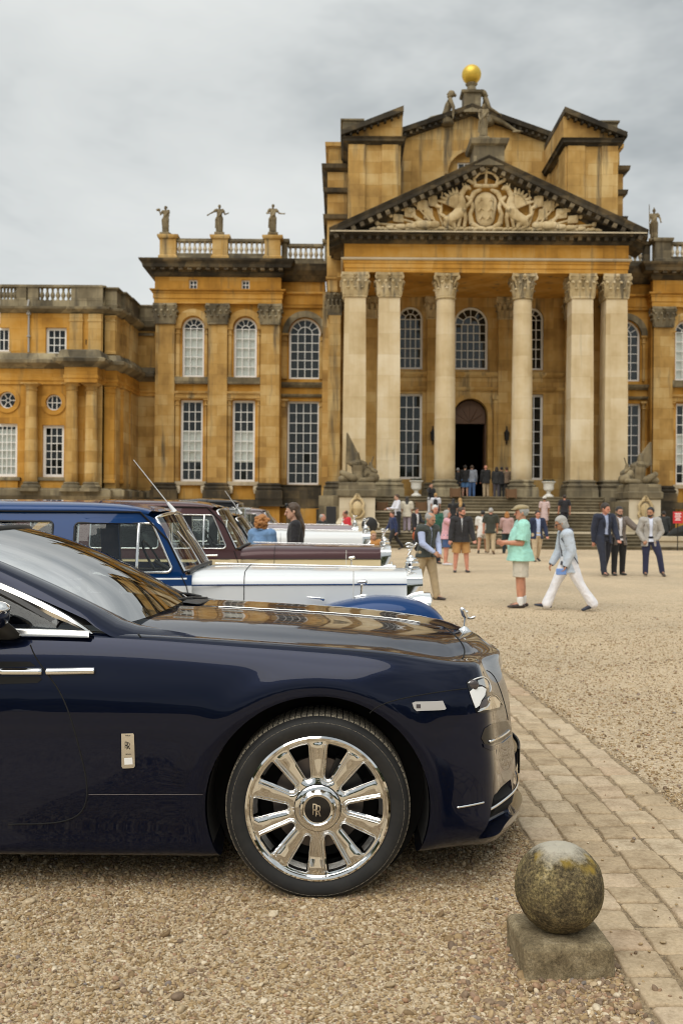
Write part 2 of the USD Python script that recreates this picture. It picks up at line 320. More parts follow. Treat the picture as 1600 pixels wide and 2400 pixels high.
look('sett_stone', {'o': ('object_info', {}), 'g': ('geometry', {}), 'n': ('noise_texture', {'scale': 7, 'detail': 6, 'roughness': 0.68}), 'n2': ('noise_texture', {'scale': 70, 'detail': 5, 'roughness': 0.7}),
     'r0': ('rgb_ramp', {'ramp': [(0.0, (0.385, 0.295, 0.19)), (0.4, (0.455, 0.355, 0.235)), (0.75, (0.50, 0.405, 0.285)), (1.0, (0.455, 0.335, 0.225))]}),
     'r': ('rgb_ramp', {'ramp': [(0.30, (0.66, 0.62, 0.56)), (0.5, (1.0, 1.0, 1.0)), (0.72, (1.16, 1.15, 1.12))]}), 'r2': ('rgb_ramp', {'ramp': [(0.32, (0.78, 0.76, 0.72)), (0.6, (1.05, 1.05, 1.05))]}),
     'm': ('mix', {'mix_type': 'multiply', 'fac': 1.0}), 'm2': ('mix', {'mix_type': 'multiply', 'fac': 1.0}), 'b': ('bump', {'strength': 0.5, 'distance': 0.01}), 'ad': ('math', {'math_type': 'add'}), 'p': ('principled_bsdf', {'roughness': 0.85, 'specular_ior_level': 0.25})},
     [('g.position', 'n.vector'), ('g.position', 'n2.vector'), ('o.random', 'r0.fac'), ('n.fac', 'r.fac'), ('n2.fac', 'r2.fac'), ('r0.color', 'm.color1'), ('r.color', 'm.color2'), ('m.color', 'm2.color1'), ('r2.color', 'm2.color2'), ('m2.color', 'p.base_color'), ('n.fac', 'ad.value1'), ('n2.fac', 'ad.value2'), ('ad.value', 'b.height'), ('b.normal', 'p.normal')])
look('joint_grit', {'g': ('geometry', {}), 'n': ('noise_texture', {'scale': 60, 'detail': 5, 'roughness': 0.75}), 'n2': ('noise_texture', {'scale': 2.5, 'detail': 3}), 'r': ('rgb_ramp', {'ramp': [(0.35, (0.10, 0.075, 0.045)), (0.5, (0.24, 0.175, 0.10)), (0.68, (0.42, 0.32, 0.20))]}), 'b': ('bump', {'strength': 0.8, 'distance': 0.008}), 'p': ('principled_bsdf', {'roughness': 0.95})},
     [('g.position', 'n.vector'), ('n.fac', 'r.fac'), ('r.color', 'p.base_color'), ('n.fac', 'b.height'), ('b.normal', 'p.normal')])
look('mossy_ball_stone', {'g': ('geometry', {}), 'sx': ('separate_xyz', {}), 'n': ('noise_texture', {'scale': 11, 'detail': 6, 'roughness': 0.7}), 'n2': ('noise_texture', {'scale': 95, 'detail': 4, 'roughness': 0.8}), 'n3': ('noise_texture', {'scale': 6.5, 'detail': 3, 'vector': (4, 2, 1)}),
     'r': ('rgb_ramp', {'ramp': [(0.30, (0.040, 0.032, 0.019)), (0.48, (0.110, 0.086, 0.047)), (0.60, (0.175, 0.14, 0.068)), (0.76, (0.30, 0.26, 0.17))]}),
     'r2': ('rgb_ramp', {'ramp': [(0.34, (0.28, 0.27, 0.25)), (0.5, (0.9, 0.9, 0.9)), (0.66, (2.0, 1.95, 1.75))]}), 'm': ('mix', {'mix_type': 'multiply', 'fac': 1.0}),
     'hz': ('math', {'math_type': 'multiply_add', 'value2': 0.10, 'value3': 0.0}), 'hz2': ('math', {'math_type': 'add'}), 'hy': ('math', {'math_type': 'multiply_add', 'value2': 0.035}), 'tr': ('map_range', {'from_min': 0.425, 'from_max': 0.462, 'to_min': 0.0, 'to_max': 1.0, 'clamp': True}), 'mt': ('mix', {'color2': (0.42, 0.385, 0.31)}),
     'yr': ('rgb_ramp', {'ramp': [(0.63, (0, 0, 0)), (0.72, (0.75, 0.75, 0.75))]}), 'my': ('mix', {'color2': (0.34, 0.23, 0.035)}),
     'b': ('bump', {'strength': 0.7, 'distance': 0.008}), 'ad': ('math', {'math_type': 'add'}), 'p': ('principled_bsdf', {'roughness': 0.92, 'specular_ior_level': 0.2})},
     [('g.position', 'sx.vector'), ('g.position', 'n.vector'), ('g.position', 'n2.vector'), ('g.position', 'n3.vector'), ('n.fac', 'r.fac'), ('n2.fac', 'r2.fac'), ('r.color', 'm.color1'), ('r2.color', 'm.color2'),
      ('n.fac', 'hz.value1'), ('n2.fac', 'hy.value1'), ('hz.value', 'hy.value3'), ('hy.value', 'hz2.value1'), ('sx.z', 'hz2.value2'), ('hz2.value', 'tr.value'), ('n3.fac', 'yr.fac'), ('yr.color', 'my.fac'), ('m.color', 'my.color1'), ('my.color', 'mt.color1'), ('tr.result', 'mt.fac'), ('mt.color', 'p.base_color'), ('n.fac', 'ad.value1'), ('n2.fac', 'ad.value2'), ('ad.value', 'b.height'), ('b.normal', 'p.normal')])
look('plinth_stone', {'g': ('geometry', {}), 'n': ('noise_texture', {'scale': 14, 'detail': 6, 'roughness': 0.7}), 'n2': ('noise_texture', {'scale': 120, 'detail': 4, 'roughness': 0.8}),
     'r': ('rgb_ramp', {'ramp': [(0.32, (0.12, 0.092, 0.054)), (0.5, (0.235, 0.185, 0.112)), (0.68, (0.37, 0.305, 0.20))]}), 'r2': ('rgb_ramp', {'ramp': [(0.36, (0.6, 0.6, 0.6)), (0.62, (1.25, 1.25, 1.2))]}), 'm': ('mix', {'mix_type': 'multiply', 'fac': 1.0}), 'b': ('bump', {'strength': 0.6, 'distance': 0.006}), 'ad': ('math', {'math_type': 'add'}), 'p': ('principled_bsdf', {'roughness': 0.93, 'specular_ior_level': 0.2})},
     [('g.position', 'n.vector'), ('g.position', 'n2.vector'), ('n.fac', 'r.fac'), ('n2.fac', 'r2.fac'), ('r.color', 'm.color1'), ('r2.color', 'm.color2'), ('m.color', 'p.base_color'), ('n.fac', 'ad.value1'), ('n2.fac', 'ad.value2'), ('ad.value', 'b.height'), ('b.normal', 'p.normal')])
_cloth = {}
def cloth(col, rough=0.85):
    key = tuple(round(c, 3) for c in col)
    if key not in _cloth:
        n = f'cloth_{len(_cloth):02d}'
        _cloth[key] = look(n, {'g': ('geometry', {}), 'n': ('noise_texture', {'scale': 9, 'detail': 3, 'roughness': 0.5, 'distortion': 0.6}), 'b': ('bump', {'strength': 0.55, 'distance': 0.05}), 'r': ('rgb_ramp', {'ramp': [(0.3, dark(col, 0.88)), (0.7, dark(col, 1.08))]}), 'p': ('principled_bsdf', {'roughness': rough, 'sheen_weight': 0.1})},
                        [('g.position', 'n.vector'), ('n.fac', 'b.height'), ('b.normal', 'p.normal'), ('n.fac', 'r.fac'), ('r.color', 'p.base_color')])
    return _cloth[key]
plain('marker_grey', (0.42, 0.41, 0.40), 0.25)
look('woodland_leaf', {'g': ('geometry', {}), 'n': ('noise_texture', {'scale': .8, 'detail': 4}), 'r': ('rgb_ramp', {'ramp': [(0.35, (0.022, 0.032, 0.012)), (0.65, (0.06, 0.075, 0.028))]}), 'p': ('principled_bsdf', {'roughness': 0.9})}, [('g.position', 'n.vector'), ('n.fac', 'r.fac'), ('r.color', 'p.base_color')])
# ---------------------------------------------------------------- ground: gravel court, paving band, pebbles
rng = np.random.default_rng(7)
def ground_sheet():
    xs = np.unique(np.concatenate([np.linspace(-900, -30, 12), np.linspace(-30, -3, 28), np.linspace(-3, 3, 90), np.linspace(3, 30, 28), np.linspace(30, 900, 12)]))
    ys = np.unique(np.concatenate([np.linspace(-500, -5, 8), np.linspace(-5, 2, 15), np.linspace(2, 9, 110), np.linspace(9, 60, 90), np.linspace(60, 1500, 12)]))
    X, Y = np.meshgrid(xs, ys, indexing='ij')
    near = np.clip((14 - Y) / 8, 0, 1) * np.clip((Y - 1) / 1.0, 0, 1)
    P = np.stack([X * 2.3, Y * 2.3, 0 * X], -1)
    Z = -0.008 + near * 0.020 * (meshkit.fbm(P, 3, 5) - 0.5)
    band = (X > 0.86 - 0.04 * (Y - 5)) & (X < 1.86 - 0.04 * (Y - 5))
    Z = np.where(band & (Y < 50), np.minimum(Z, -0.02) - 0.012, Z)
    v, f = gridmesh(np.stack([X, Y, Z], -1)); return v, f[:, ::-1]
solo('gravel_court', ground_sheet(), 'court_gravel', 'wide forecourt of pale tan gravel', None, True, kind='structure')
band_l = lambda y: 1.085 - 0.04 * y
BW, NC = 0.905, 5
pv = UsdGeom.Xform.Define(stage, '/World/paving_band'); tag(pv.GetPrim(), 'band of worn pale stone setts crossing the gravel', None, None, 'structure')
b = MB(); b.add((np.array([[band_l(2) - .03, 2, -.008], [band_l(2) + BW + .03, 2, -.008], [band_l(47) + BW + .03, 47, -.008], [band_l(47) - .03, 47, -.008]]), np.array([[0, 1, 2], [0, 2, 3]])))
part('/World/paving_band', 'jointing_sand', b.mesh(), 'joint_grit')
def sett(x0, x1, y0, y1, h, fine):
    if not fine:
        P = []
        c = 0.012
        base = [(x0, y0), (x1, y0), (x1, y1), (x0, y1)]
        top = [(x0 + c, y0 + c), (x1 - c, y0 + c), (x1 - c, y1 - c), (x0 + c, y1 - c)]
        v = np.array([(x, y, -.03) for x, y in base] + [(x, y, h - .008) for x, y in base] + [(x, y, h) for x, y in top])
        f = []
        for k in range(4):
            n = (k + 1) % 4; f += [[k, n, 4 + n], [k, 4 + n, 4 + k], [4 + k, 4 + n, 8 + n], [4 + k, 8 + n, 8 + k]]
        f += [[8, 9, 10], [8, 10, 11]]
        return v, np.array(f)
    # uneven worn top: rounded rectangle rings
    n = 12; ang = []
    j = rng.uniform(-.007, .007, (4, 2))
    cs = np.array([(x0, y0), (x1, y0), (x1, y1), (x0, y1)]) + j
    ring = []
    for k in range(4):
        a, bb = cs[k], cs[(k + 1) % 4]
        for t in (0.06, 0.28, 0.5, 0.72, 0.94): ring.append(a + (bb - a) * t + rng.uniform(-.003, .003, 2))
    ring = np.array(ring); ctr = ring.mean(0); m = len(ring); tilt = rng.uniform(-.012, .012, 2)
    V, Fc = [], []
    for s, z in ((1.0, -.03), (1.0, h - .011), (0.965, h - .004), (0.90, h), (0.55, h + .0015), (0.0, h + .002)):
        for q in ring:
            p = ctr + (q - ctr) * s; V.append((p[0], p[1], z + ((p - ctr) @ tilt if z > 0 else 0) + (rng.uniform(-.0016, .0016) if s < 1 and s > 0 else 0)))
    for i in range(5):
        for k in range(m):
            q = (k + 1) % m; Fc += [[i * m + k, i * m + q, (i + 1) * m + q], [i * m + k, (i + 1) * m + q, (i + 1) * m + k]]
    return np.array(V), np.array(Fc)
far = MB()
for c in range(NC):
    y = 2.35 + rng.uniform(0, .15)
    w = BW / NC
    while y < 46.5:
        L = rng.uniform(.165, .245)
        yc = y + L / 2; xl = band_l(yc) + c * w + rng.uniform(-.006, .006); g = rng.uniform(.006, .012)
        h = rng.uniform(-.002, .006)
        s = sett(xl + g, xl + w - g, y + g * .7, y + L - g * .7, h, y < 9.2)
        if y < 9.2: part('/World/paving_band', 'sett', s, 'sett_stone', 40)
        else: far.add(s)
        y += L
part('/World/paving_band', 'distant_setts', far.mesh(), 'sett_stone', label='many small pale setts receding towards the steps', kind='stuff')
# loose pebbles that can be told apart near the camera
protos = []
pi = UsdGeom.PointInstancer.Define(stage, '/World/loose_pebbles'); tag(pi.GetPrim(), 'loose rounded tan and brown pebbles covering the near gravel', None, None, 'stuff')
UsdGeom.Scope.Define(stage, '/World/loose_pebbles/kinds')
for k in range(9):
    s = trimesh.creation.icosphere(1); v = np.array(s.vertices)
    v *= 1 + 0.28 * (meshkit.noise(v * 1.3 + 10 * k, k) - 0.5)[:, None]
    v *= [1.0, rng.uniform(.62, .9), rng.uniform(.42, .62)]
    m = usdkit.mesh(stage, f'/World/loose_pebbles/kinds/pebble_{k:03d}' if k else '/World/loose_pebbles/kinds/pebble', (v, np.array(s.faces)), M[('pebble_tan', 'pebble_pale', 'pebble_tan', 'pebble_brown', 'pebble_pale', 'pebble_tan', 'pebble_tan', 'pebble_brown', 'pebble_pale')[k]], True)
    protos.append(m.GetPath())
def scatter(n, x0, x1, y0, y1, size, pw=1.0):
    y = y0 + (y1 - y0) * (rng.uniform(0, 1, n) ** pw if pw > 0 else 1 - rng.uniform(0, 1, n) ** .42); x = rng.uniform(x0, x1, n)
    keep = np.abs(x) < 0.36 * y + .12                      # what the view can hold, with a margin to either side
    onband = (x > band_l(y) - .005) & (x < band_l(y) + BW + .005)
    keep &= ~onband | (rng.uniform(0, 1, n) < 0.004)
    x, y = x[keep], y[keep]
    s = size * np.exp(rng.normal(0, .33, len(x)))
    return x, y, s, np.where((x > band_l(y) - .005) & (x < band_l(y) + BW + .005), 1, 0)
parts_ = [scatter(116000, -1.9, 2.0, 2.75, 5.6, .0054), scatter(2600, -1.9, 2.0, 2.75, 5.6, .0105), scatter(84000, -3.4, 6.0, 5.6, 19, .0070, -1)]
parts_.append(scatter(2600, .40, 1.15, 3.02, 3.7, .0085)); n_old = sum(len(q[0]) for q in parts_[:-1])
x, y, s, ob = (np.concatenate(q) for q in zip(*parts_))
P = np.stack([x * 2.3, y * 2.3, 0 * x], -1); near = np.clip((14 - y) / 8, 0, 1)
z = np.where(ob > 0, 0.008, -0.008 + near * 0.020 * (meshkit.fbm(P, 3, 5) - 0.5) + s * rng.uniform(-.15, .45, len(x)))
kind_w = np.array([.17, .10, .17, .08, .09, .15, .13, .07, .05]); kinds = rng.choice(9, len(x), p=kind_w / kind_w.sum())
kinds[n_old:] = rng.choice([3, 7, 5, 0, 3, 4, 7], len(x) - n_old); q = rng.normal(0, 1, (len(x), 4)) * [1, .22, .22, 1]; q /= np.linalg.norm(q, axis=1, keepdims=True)
pi.CreatePrototypesRel().SetTargets(protos)
pi.CreateProtoIndicesAttr(Vt.IntArray.FromNumpy(kinds.astype(np.int32)))
pi.CreatePositionsAttr(Vt.Vec3fArray.FromNumpy(np.stack([x, y, z], 1).astype(np.float32)))
pi.CreateScalesAttr(Vt.Vec3fArray.FromNumpy(np.repeat(s[:, None], 3, 1).astype(np.float32)))
pi.CreateOrientationsAttr(Vt.QuathArray([Gf.Quath(float(a[0]), float(a[1]), float(a[2]), float(a[3])) for a in q]))

# the stone ball on its block
bc = on_ground(1322, 2262); bc = np.array([0.76, 3.455, 0])
t = thing('ball_bollard', 'weathered mossy stone ball on a square block beside the setts', 'bollard', bc, math.radians(3))
s = trimesh.creation.icosphere(5); v = np.array(s.vertices)
v *= (1 + 0.05 * (meshkit.fbm(v * 2.2, 4, 3) - .5) + .02 * (meshkit.fbm(v * 14, 2, 9) - .5))[:, None]
v[:, 2] = np.where(v[:, 2] > .955, .955 + (v[:, 2] - .955) * .2, v[:, 2])
v[:, 2] -= .05 * np.exp(-((v[:, 0] + .02) ** 2 + (v[:, 1]) ** 2) / .006) * (v[:, 2] > 0)
part(t, 'ball', (v * .152 + [0, 0, .252], np.array(s.faces)), 'mossy_ball_stone', True)
blk = bevel_box(-.153, .153, -.145, .145, -.06, .108, .016).refine_to_length(.012); v, f, _ = meshkit.arrays(blk)
v = v + .010 * (meshkit.fbm(v * 9, 3, 4)[:, None] - .5) * np.sign(v) * [1, 1, .6]
part(t, 'block', (v, f), 'plinth_stone', 50)

# trees closing the court behind the camera: seen only as the dark skyline mirrored in paint and panes
r_ = np.random.default_rng(11); mb = MB(); ico = trimesh.creation.icosphere(1); iv, if_ = np.array(ico.vertices), np.array(ico.faces)
for k in range(420):
    x = r_.uniform(-150, 150); y = -62 - .0012 * x * x + r_.uniform(-9, 9) + .35 * abs(x); top = 7.5 + 3 * math.sin(x * .09) + 2 * math.sin(x * .31 + 1); z = top * r_.uniform(.08, 1) ** .7; q = r_.uniform(1.6, 3.8)
    mb.add((iv * (q * np.array([1, 1, .85])) * (1 + .35 * (meshkit.noise(iv * 2 + k, k) - .5)[:, None]) + [x, y, z], if_))
solo('woodland', mb.mesh(), 'woodland_leaf', 'dark green belt of trees on the far side of the court', None, False, kind='stuff')
# ---------------------------------------------------------------- the palace: local x along the front, y into the depth, z up; origin under the middle of the portico columns
PY = 52.5; PX = at_depth(1132, 1160, PY)[0]
def U(px, d, py=1000): return at_depth(px, py, PY + d)[0] - PX
def ZZ(py, d, px=1132): return at_depth(px, py, PY + d)[2]
hall = thing('palace', 'honey coloured stone palace with columned portico, pediment and gold ball', 'palace', (PX, PY, 0))
LAND = ZZ(1164, -.6)                                             # level of the portico floor

def rings(mb, u0, u1, d0, d1, prof, back=0.0):
    """Mouldings round a rectangular footprint: prof is (projection, z) from bottom to top; projects to front and sides, 'back' times to the rear."""
    V, Fc = [], []
    for p, z in prof: V += [[u0 - p, d0 - p, z], [u1 + p, d0 - p, z], [u1 + p, d1 + p * back, z], [u0 - p, d1 + p * back, z]]
    n = len(prof)
    for i in range(n - 1):
        for k in range(4):
            q = (k + 1) % 4; a, b_, c, e = i * 4 + k, i * 4 + q, (i + 1) * 4 + q, (i + 1) * 4 + k
            Fc += [[a, b_, c], [a, c, e]]
    Fc += [[0, 2, 1], [0, 3, 2]]; t = (n - 1) * 4; Fc += [[t, t + 1, t + 2], [t, t + 2, t + 3]]
    mb.add((np.array(V, float), np.array(Fc))); return mb
def arch_shape(cx, w, z0, zs):
    """Opening with a round head: springing at zs."""
    r = w / 2; a = np.linspace(0, PI, 25)
    return Polygon([(cx - r, z0), (cx + r, z0)] + [(cx + r * math.cos(t), zs + r * math.sin(t)) for t in a])
def rect(x0, x1, z0, z1): return Polygon([(x0, z0), (x1, z0), (x1, z1), (x0, z1)])
wr = np.random.default_rng(3)
def window(parent, shape, cols, rows, d, zs=None, fan=0, blind=None, frame=.11, bar=.042, dark_at=.30, radial=False, paint='white_window_paint'):
    """White glazing bars with every pane a piece of its own, set back in the wall; a room or a blind behind."""
    x0, z0, x1, z1 = shape.bounds; cx = (x0 + x1) / 2
    inner = shape.buffer(-frame, join_style=2)
    ix0, iz0, ix1, iz1 = inner.bounds; ztop = zs if zs else iz1
    cells = []
    if radial:
        r = (ix1 - ix0) / 2; c = Point(cx, (z0 + z1) / 2)
        cells.append(c.buffer(r * .27))
        for k in range(radial):
            a0, a1 = 2 * PI * k / radial + .07, 2 * PI * (k + 1) / radial - .07; ts = np.linspace(a0, a1, 8)
            cells.append(Polygon([(c.x + r * .33 * math.cos(t), c.y + r * .33 * math.sin(t)) for t in ts] + [(c.x + r * math.cos(t), c.y + r * math.sin(t)) for t in ts[::-1]]))
    else:
        cw, rh = (ix1 - ix0) / cols, (ztop - iz0) / rows
        for i in range(cols):
            for j in range(rows): cells.append(rect(ix0 + i * cw + bar / 2, ix0 + (i + 1) * cw - bar / 2, iz0 + j * rh + bar / 2, iz0 + (j + 1) * rh - bar / 2))
        if zs:
            r = (ix1 - ix0) / 2; rin = r * (.36 if cols < 4 else .5)
            half = Point(cx, zs).buffer(rin, 32).intersection(rect(cx - r, cx + r, zs + bar / 2, zs + r))
            if cols > 3:
                cells += [half.intersection(rect(ix0, cx - bar / 2, zs, zs + r)), half.intersection(rect(cx + bar / 2, ix1, zs, zs + r))]
            else: cells.append(half)
            nf = fan or 5
            for k in range(nf):
                a0, a1 = PI * k / nf + bar / r * .6, PI * (k + 1) / nf - bar / r * .6; ts = np.linspace(a0, a1, 7)
                cells.append(Polygon([(cx + (rin + bar) * math.cos(t), zs + (rin + bar) * math.sin(t)) for t in ts] + [(cx + 2 * r * math.cos(t), zs + 2 * r * math.sin(t)) for t in ts[::-1]]).intersection(rect(ix0 - 1, ix1 + 1, zs + bar / 2, zs + 2 * r)))
    panes = [p for c in cells if (p := inner.intersection(c)).area > 1e-3 and p.geom_type == 'Polygon']
    bars = shape.buffer(.03, join_style=2).difference(unary_union(panes))
    w = part(parent, 'window', MB().prism(bars, d, d + .08).mesh(), paint)
    for p in panes:
        v, f = MB().prism(p.simplify(.01), d + .04, d + .046).mesh()
        c = v.mean(0); tx, tz = wr.normal(0, .012, 2); v = v.copy(); v[:, 1] += (v[:, 0] - c[0]) * tx + (v[:, 2] - c[2]) * tz
        part(w, 'pane', (v, f), 'old_window_glass')
    if blind:
        for a0, a1 in blind: part(w, 'blind', MB().box(x0 + .02, x1 - .02, d + .16, d + .18, z0 + (z1 - z0) * a0, z0 + (z1 - z0) * a1).mesh(), 'window_blind')
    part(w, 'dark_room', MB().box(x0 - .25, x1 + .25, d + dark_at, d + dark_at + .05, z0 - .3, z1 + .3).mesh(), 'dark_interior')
    return w
def leaf(mb, p, out, side, h, w, curl):
    """An acanthus leaf standing at p, its tip curling outwards."""
    p, out, side = (np.asarray(q, float) for q in (p, out, side)); up = np.array([0, 0, 1.0])
    R = np.stack([side, out, up])
    def bl(c, r): return (blob((0, 0, 0), r, 0) @ R) + c
    a, b_, c, e = p, p + up * h * .55 + out * .10 * h, p + up * h * .92 + out * curl * .75, p + up * h * .80 + out * curl * 1.15
    for q0, r0, q1, r1 in ((a, (w * .5, w * .16, w * .2), b_, (w * .52, w * .15, w * .2)), (b_, (w * .52, w * .15, w * .2), c, (w * .40, w * .16, w * .16)), (c, (w * .40, w * .16, w * .16), e, (w * .2, w * .13, w * .13))):
        mb.add(hull(bl(q0, r0), bl(q1, r1)))
def capital(parent, u, d, z0, z1, half, square, mat='capital_stone', d_half=None):
    """Corinthian capital: bell, two rows of leaves, corner volutes and abacus."""
    mb = MB(); H = z1 - z0; dh = d_half or half
    if square: rings(mb, u - half, u + half, d - dh, d + dh, [(.05, z0), (.07, z0 + .05), (.05, z0 + .10), (0, z0 + .12), (0, z0 + H * .6), (.12, z0 + H * .86)], 1)
    else: mb.lathe([(half + .05, z0), (half + .08, z0 + .05), (half + .05, z0 + .1), (half, z0 + .12), (half, z0 + H * .6), (half + .14, z0 + H * .86)], 28, (u, d, 0))
    spots = []
    if square:
        for (nx, ny) in ((0, -1), (-1, 0), (1, 0), (0, 1)):
            hw, hd = (half, dh) if nx == 0 else (dh, half)
            for row, fr in ((0, (-.66, 0, .66)), (1, (-.98, -.34, .34, .98))):
                for s in fr: spots.append((row, np.array([u + (s * half if nx == 0 else nx * half), d + (ny * dh if nx == 0 else s * dh), 0]), np.array([nx, ny, 0.0])))
    else:
        for row in (0, 1):
            for k in range(8):
                a = (k + .5 * row) * PI / 4; spots.append((row, np.array([u + half * math.cos(a), d + half * math.sin(a), 0]), np.array([math.cos(a), math.sin(a), 0])))
    for row, p, o in spots:
        p = p + [0, 0, z0 + .11 + row * H * .02]; leaf(mb, p, o, np.array([-o[1], o[0], 0]), H * (.36 if row == 0 else .62), half * .52, .15 + .05 * row)
    for sx in (-1, 1):
        for sy in (-1, 1):
            o = np.array([sx, sy, 0]) / math.sqrt(2); c = np.array([u + sx * (half + .10), d + sy * (dh + .10), z0 + H * .80])
            mb.tube([c - o * .30 - [0, 0, H * .34], c - o * .16 - [0, 0, H * .12], c + o * .02 + [0, 0, .02]], [.045, .055, .06], 6)
            ts = np.linspace(0, 3.6 * PI, 16); mb.tube([c + o * (.12 - .03 * t / PI) * math.sin(t) + np.array([0, 0, 1]) * (.12 - .03 * t / PI) * math.cos(t) for t in ts], .045, 5)
    mb.add(hull(blob((u, d - dh - .16, z0 + H * .9), .10, 1), blob((u, d - dh - .06, z0 + H * .88), .12, 1)))
    for sx in (-1, 1): mb.tube([(u + sx * .08, d - dh - .04, z0 + H * .5), (u + sx * .16, d - dh - .12, z0 + H * .72), (u + sx * .08, d - dh - .17, z0 + H * .80), (u + sx * .02, d - dh - .14, z0 + H * .74)], .035, 5)
    # abacus with hollowed sides
    e, ed = half + .20, dh + .20; pts = []
    cs = [(-e, -ed), (e, -ed), (e, ed), (-e, ed)]
    for k in range(4):
        a, b_ = np.array(cs[k]), np.array(cs[(k + 1) % 4]); n_ = np.array([-(b_ - a)[1], (b_ - a)[0]]); n_ = n_ / np.linalg.norm(n_)
        for t in np.linspace(.06, .94, 9): pts.append(a + (b_ - a) * t + n_ * .12 * (1 - (2 * t - 1) ** 2))
    m = trimesh.creation.extrude_polygon(Polygon(pts), H * .12); v = np.array(m.vertices) + [u, d, z1 - H * .13]; mb.add((v, np.array(m.faces)))
    part(parent, 'capital', mb.mesh(), mat)
def base_and_plinth(parent, u, d, half, zp, z_sh, square, mat='grey_lichen_stone', dh=None):
    """Attic base and plinth below a shaft that starts at z_sh."""
    mb = MB(); h = z_sh - zp; dh = dh or half
    prof = [(.13, zp + h * .56), (.20, zp + h * .62), (.20, zp + h * .70), (.10, zp + h * .74), (.07, zp + h * .82), (.12, zp + h * .86), (.13, zp + h * .92), (.03, zp + h * .97), (0, z_sh)]
    rings(mb, u - half - .23, u + half + .23, d - dh - .23, d + dh + .23, [(0, zp), (0, zp + h * .40), (-.03, zp + h * .42), (-.03, zp + h * .56)], 1)
    if square: rings(mb, u - half, u + half, d - dh, d + dh, prof, 1)
    else: mb.lathe([(half + p, z) for p, z in prof], 32, (u, d, 0))
    part(parent, 'column_base', mb.mesh(), mat, 30)

# --- levels of the giant order (seen at the portico)
Z_SH, Z_CAP, Z_ARC = ZZ(1123, -.55), ZZ(698, -.55), ZZ(637.5, -.7)
Z_LEDGE, Z_FRZ, Z_COR, Z_CTOP = ZZ(609, -.8), ZZ(605, -.8), ZZ(571, -.75), ZZ(541, -1.6)
HALFP, HALFC = .60, .545
for uu in (-6.80, -5.02, 5.02, 6.80):
    mb = MB(); rings(mb, uu - HALFP, uu + HALFP, -HALFP, HALFP, [(0, Z_SH), (-.01, (Z_SH + Z_CAP) / 2), (-.05, Z_CAP - .002)], 1)
    part(hall, 'portico_pier', mb.mesh(), 'pale_column_stone')
    base_and_plinth(hall, uu, 0, HALFP, LAND, Z_SH, True); capital(hall, uu, 0, Z_CAP, Z_ARC, HALFP - .05, True)
for uu in (-2.04, 2.0):
    hs = np.linspace(0, 1, 14); mb = MB(); mb.lathe([(HALFC * (1 - .13 * max(0, h - .25) ** 1.5 / .75 ** 1.5), Z_SH + (Z_CAP - Z_SH) * h) for h in hs], 40, (uu, 0, 0))
    part(hall, 'portico_column', mb.mesh(), 'pale_column_stone', True)
    base_and_plinth(hall, uu, 0, HALFC, LAND, Z_SH, False); capital(hall, uu, 0, Z_CAP, Z_ARC, HALFC * .87, False)
# --- entablature of the portico
UE = 7.35; BACK = 5.6
mb = MB(); rings(mb, -UE, UE, -.58, BACK, [(0, Z_ARC + .002), (0, Z_ARC + .22), (.04, Z_ARC + .225), (.04, Z_ARC + .46), (.08, Z_ARC + .465), (.08, Z_LEDGE)]); part(hall, 'architrave', mb.mesh(), 'ochre_stone')
mb = MB(); rings(mb, -UE, UE, -.58, BACK, [(.14, Z_LEDGE + .002), (.19, Z_LEDGE + .05), (.19, Z_LEDGE + .11), (.05, Z_LEDGE + .16)]); part(hall, 'ledge_moulding', mb.mesh(), 'landing_stone')
mb = MB(); rings(mb, -UE, UE, -.58, BACK, [(.03, Z_LEDGE + .162), (.03, Z_COR)]); part(hall, 'frieze', mb.mesh(), 'ochre_stone')
TIP = 8.15
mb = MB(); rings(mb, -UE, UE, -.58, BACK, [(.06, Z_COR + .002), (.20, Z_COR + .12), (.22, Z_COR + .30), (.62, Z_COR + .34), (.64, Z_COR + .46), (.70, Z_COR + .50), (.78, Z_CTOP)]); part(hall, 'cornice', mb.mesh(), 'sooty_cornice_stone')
mb = MB()
for k in range(34): x = -UE - .1 + k * (2 * UE + .2) / 33; mb.box(x - .10, x + .10, -1.12, -.79, Z_COR + .13, Z_COR + .33)
part(hall, 'modillions', mb.mesh(), 'sooty_cornice_stone', kind='stuff')
mb = MB(); mb.box(-TIP + .04, TIP - .04, -1.375, -1.30, Z_CTOP + .001, Z_CTOP + .07); part(hall, 'cornice_edge', mb.mesh(), 'landing_stone')
# --- pediment: raking cornices, carved field
Z_APEX = ZZ(362, -1.4, 1137); RIS = Z_APEX - (Z_CTOP + .20)
slope = math.atan2(RIS, TIP)
def rake(side):
    prof = [(-.62, 0), (-.62, .18), (-.98, .24), (-1.0, .42), (-1.30, .46), (-1.32, .62), (-1.42, .78), (-1.42, .80), (.9, .80), (.9, 0)]
    V, Fc, n = [], [], len(prof)
    for x in (side * (TIP + .02), 0):
        for dy, h in prof: V.append([x, dy, Z_APEX - .80 / math.cos(slope) + h / math.cos(slope) - abs(x) * math.tan(slope)])
    for k in range(n): q = (k + 1) % n; Fc += [[k, q, n + q], [k, n + q, n + k]]
    v = np.array(V); f = Fc
    for k in range(1, n - 1): f += [[0, k, k + 1], [n, n + k + 1, n + k]]
    return v, np.array(f)
for s in (-1, 1):
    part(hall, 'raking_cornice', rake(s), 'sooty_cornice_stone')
    mb = MB()
    for k in range(18):
        x = s * (.25 + k * .44); z = Z_APEX - abs(x) * math.tan(slope) - .80 / math.cos(slope) + .06
        mb.add(MB().box(-.11, .11, -1.28, -.99, .05, .28), xf((x, 0, z + .10), ry=s * slope))
    part(hall, 'raking_brackets', mb.mesh(), 'bracket_stone', kind='stuff')
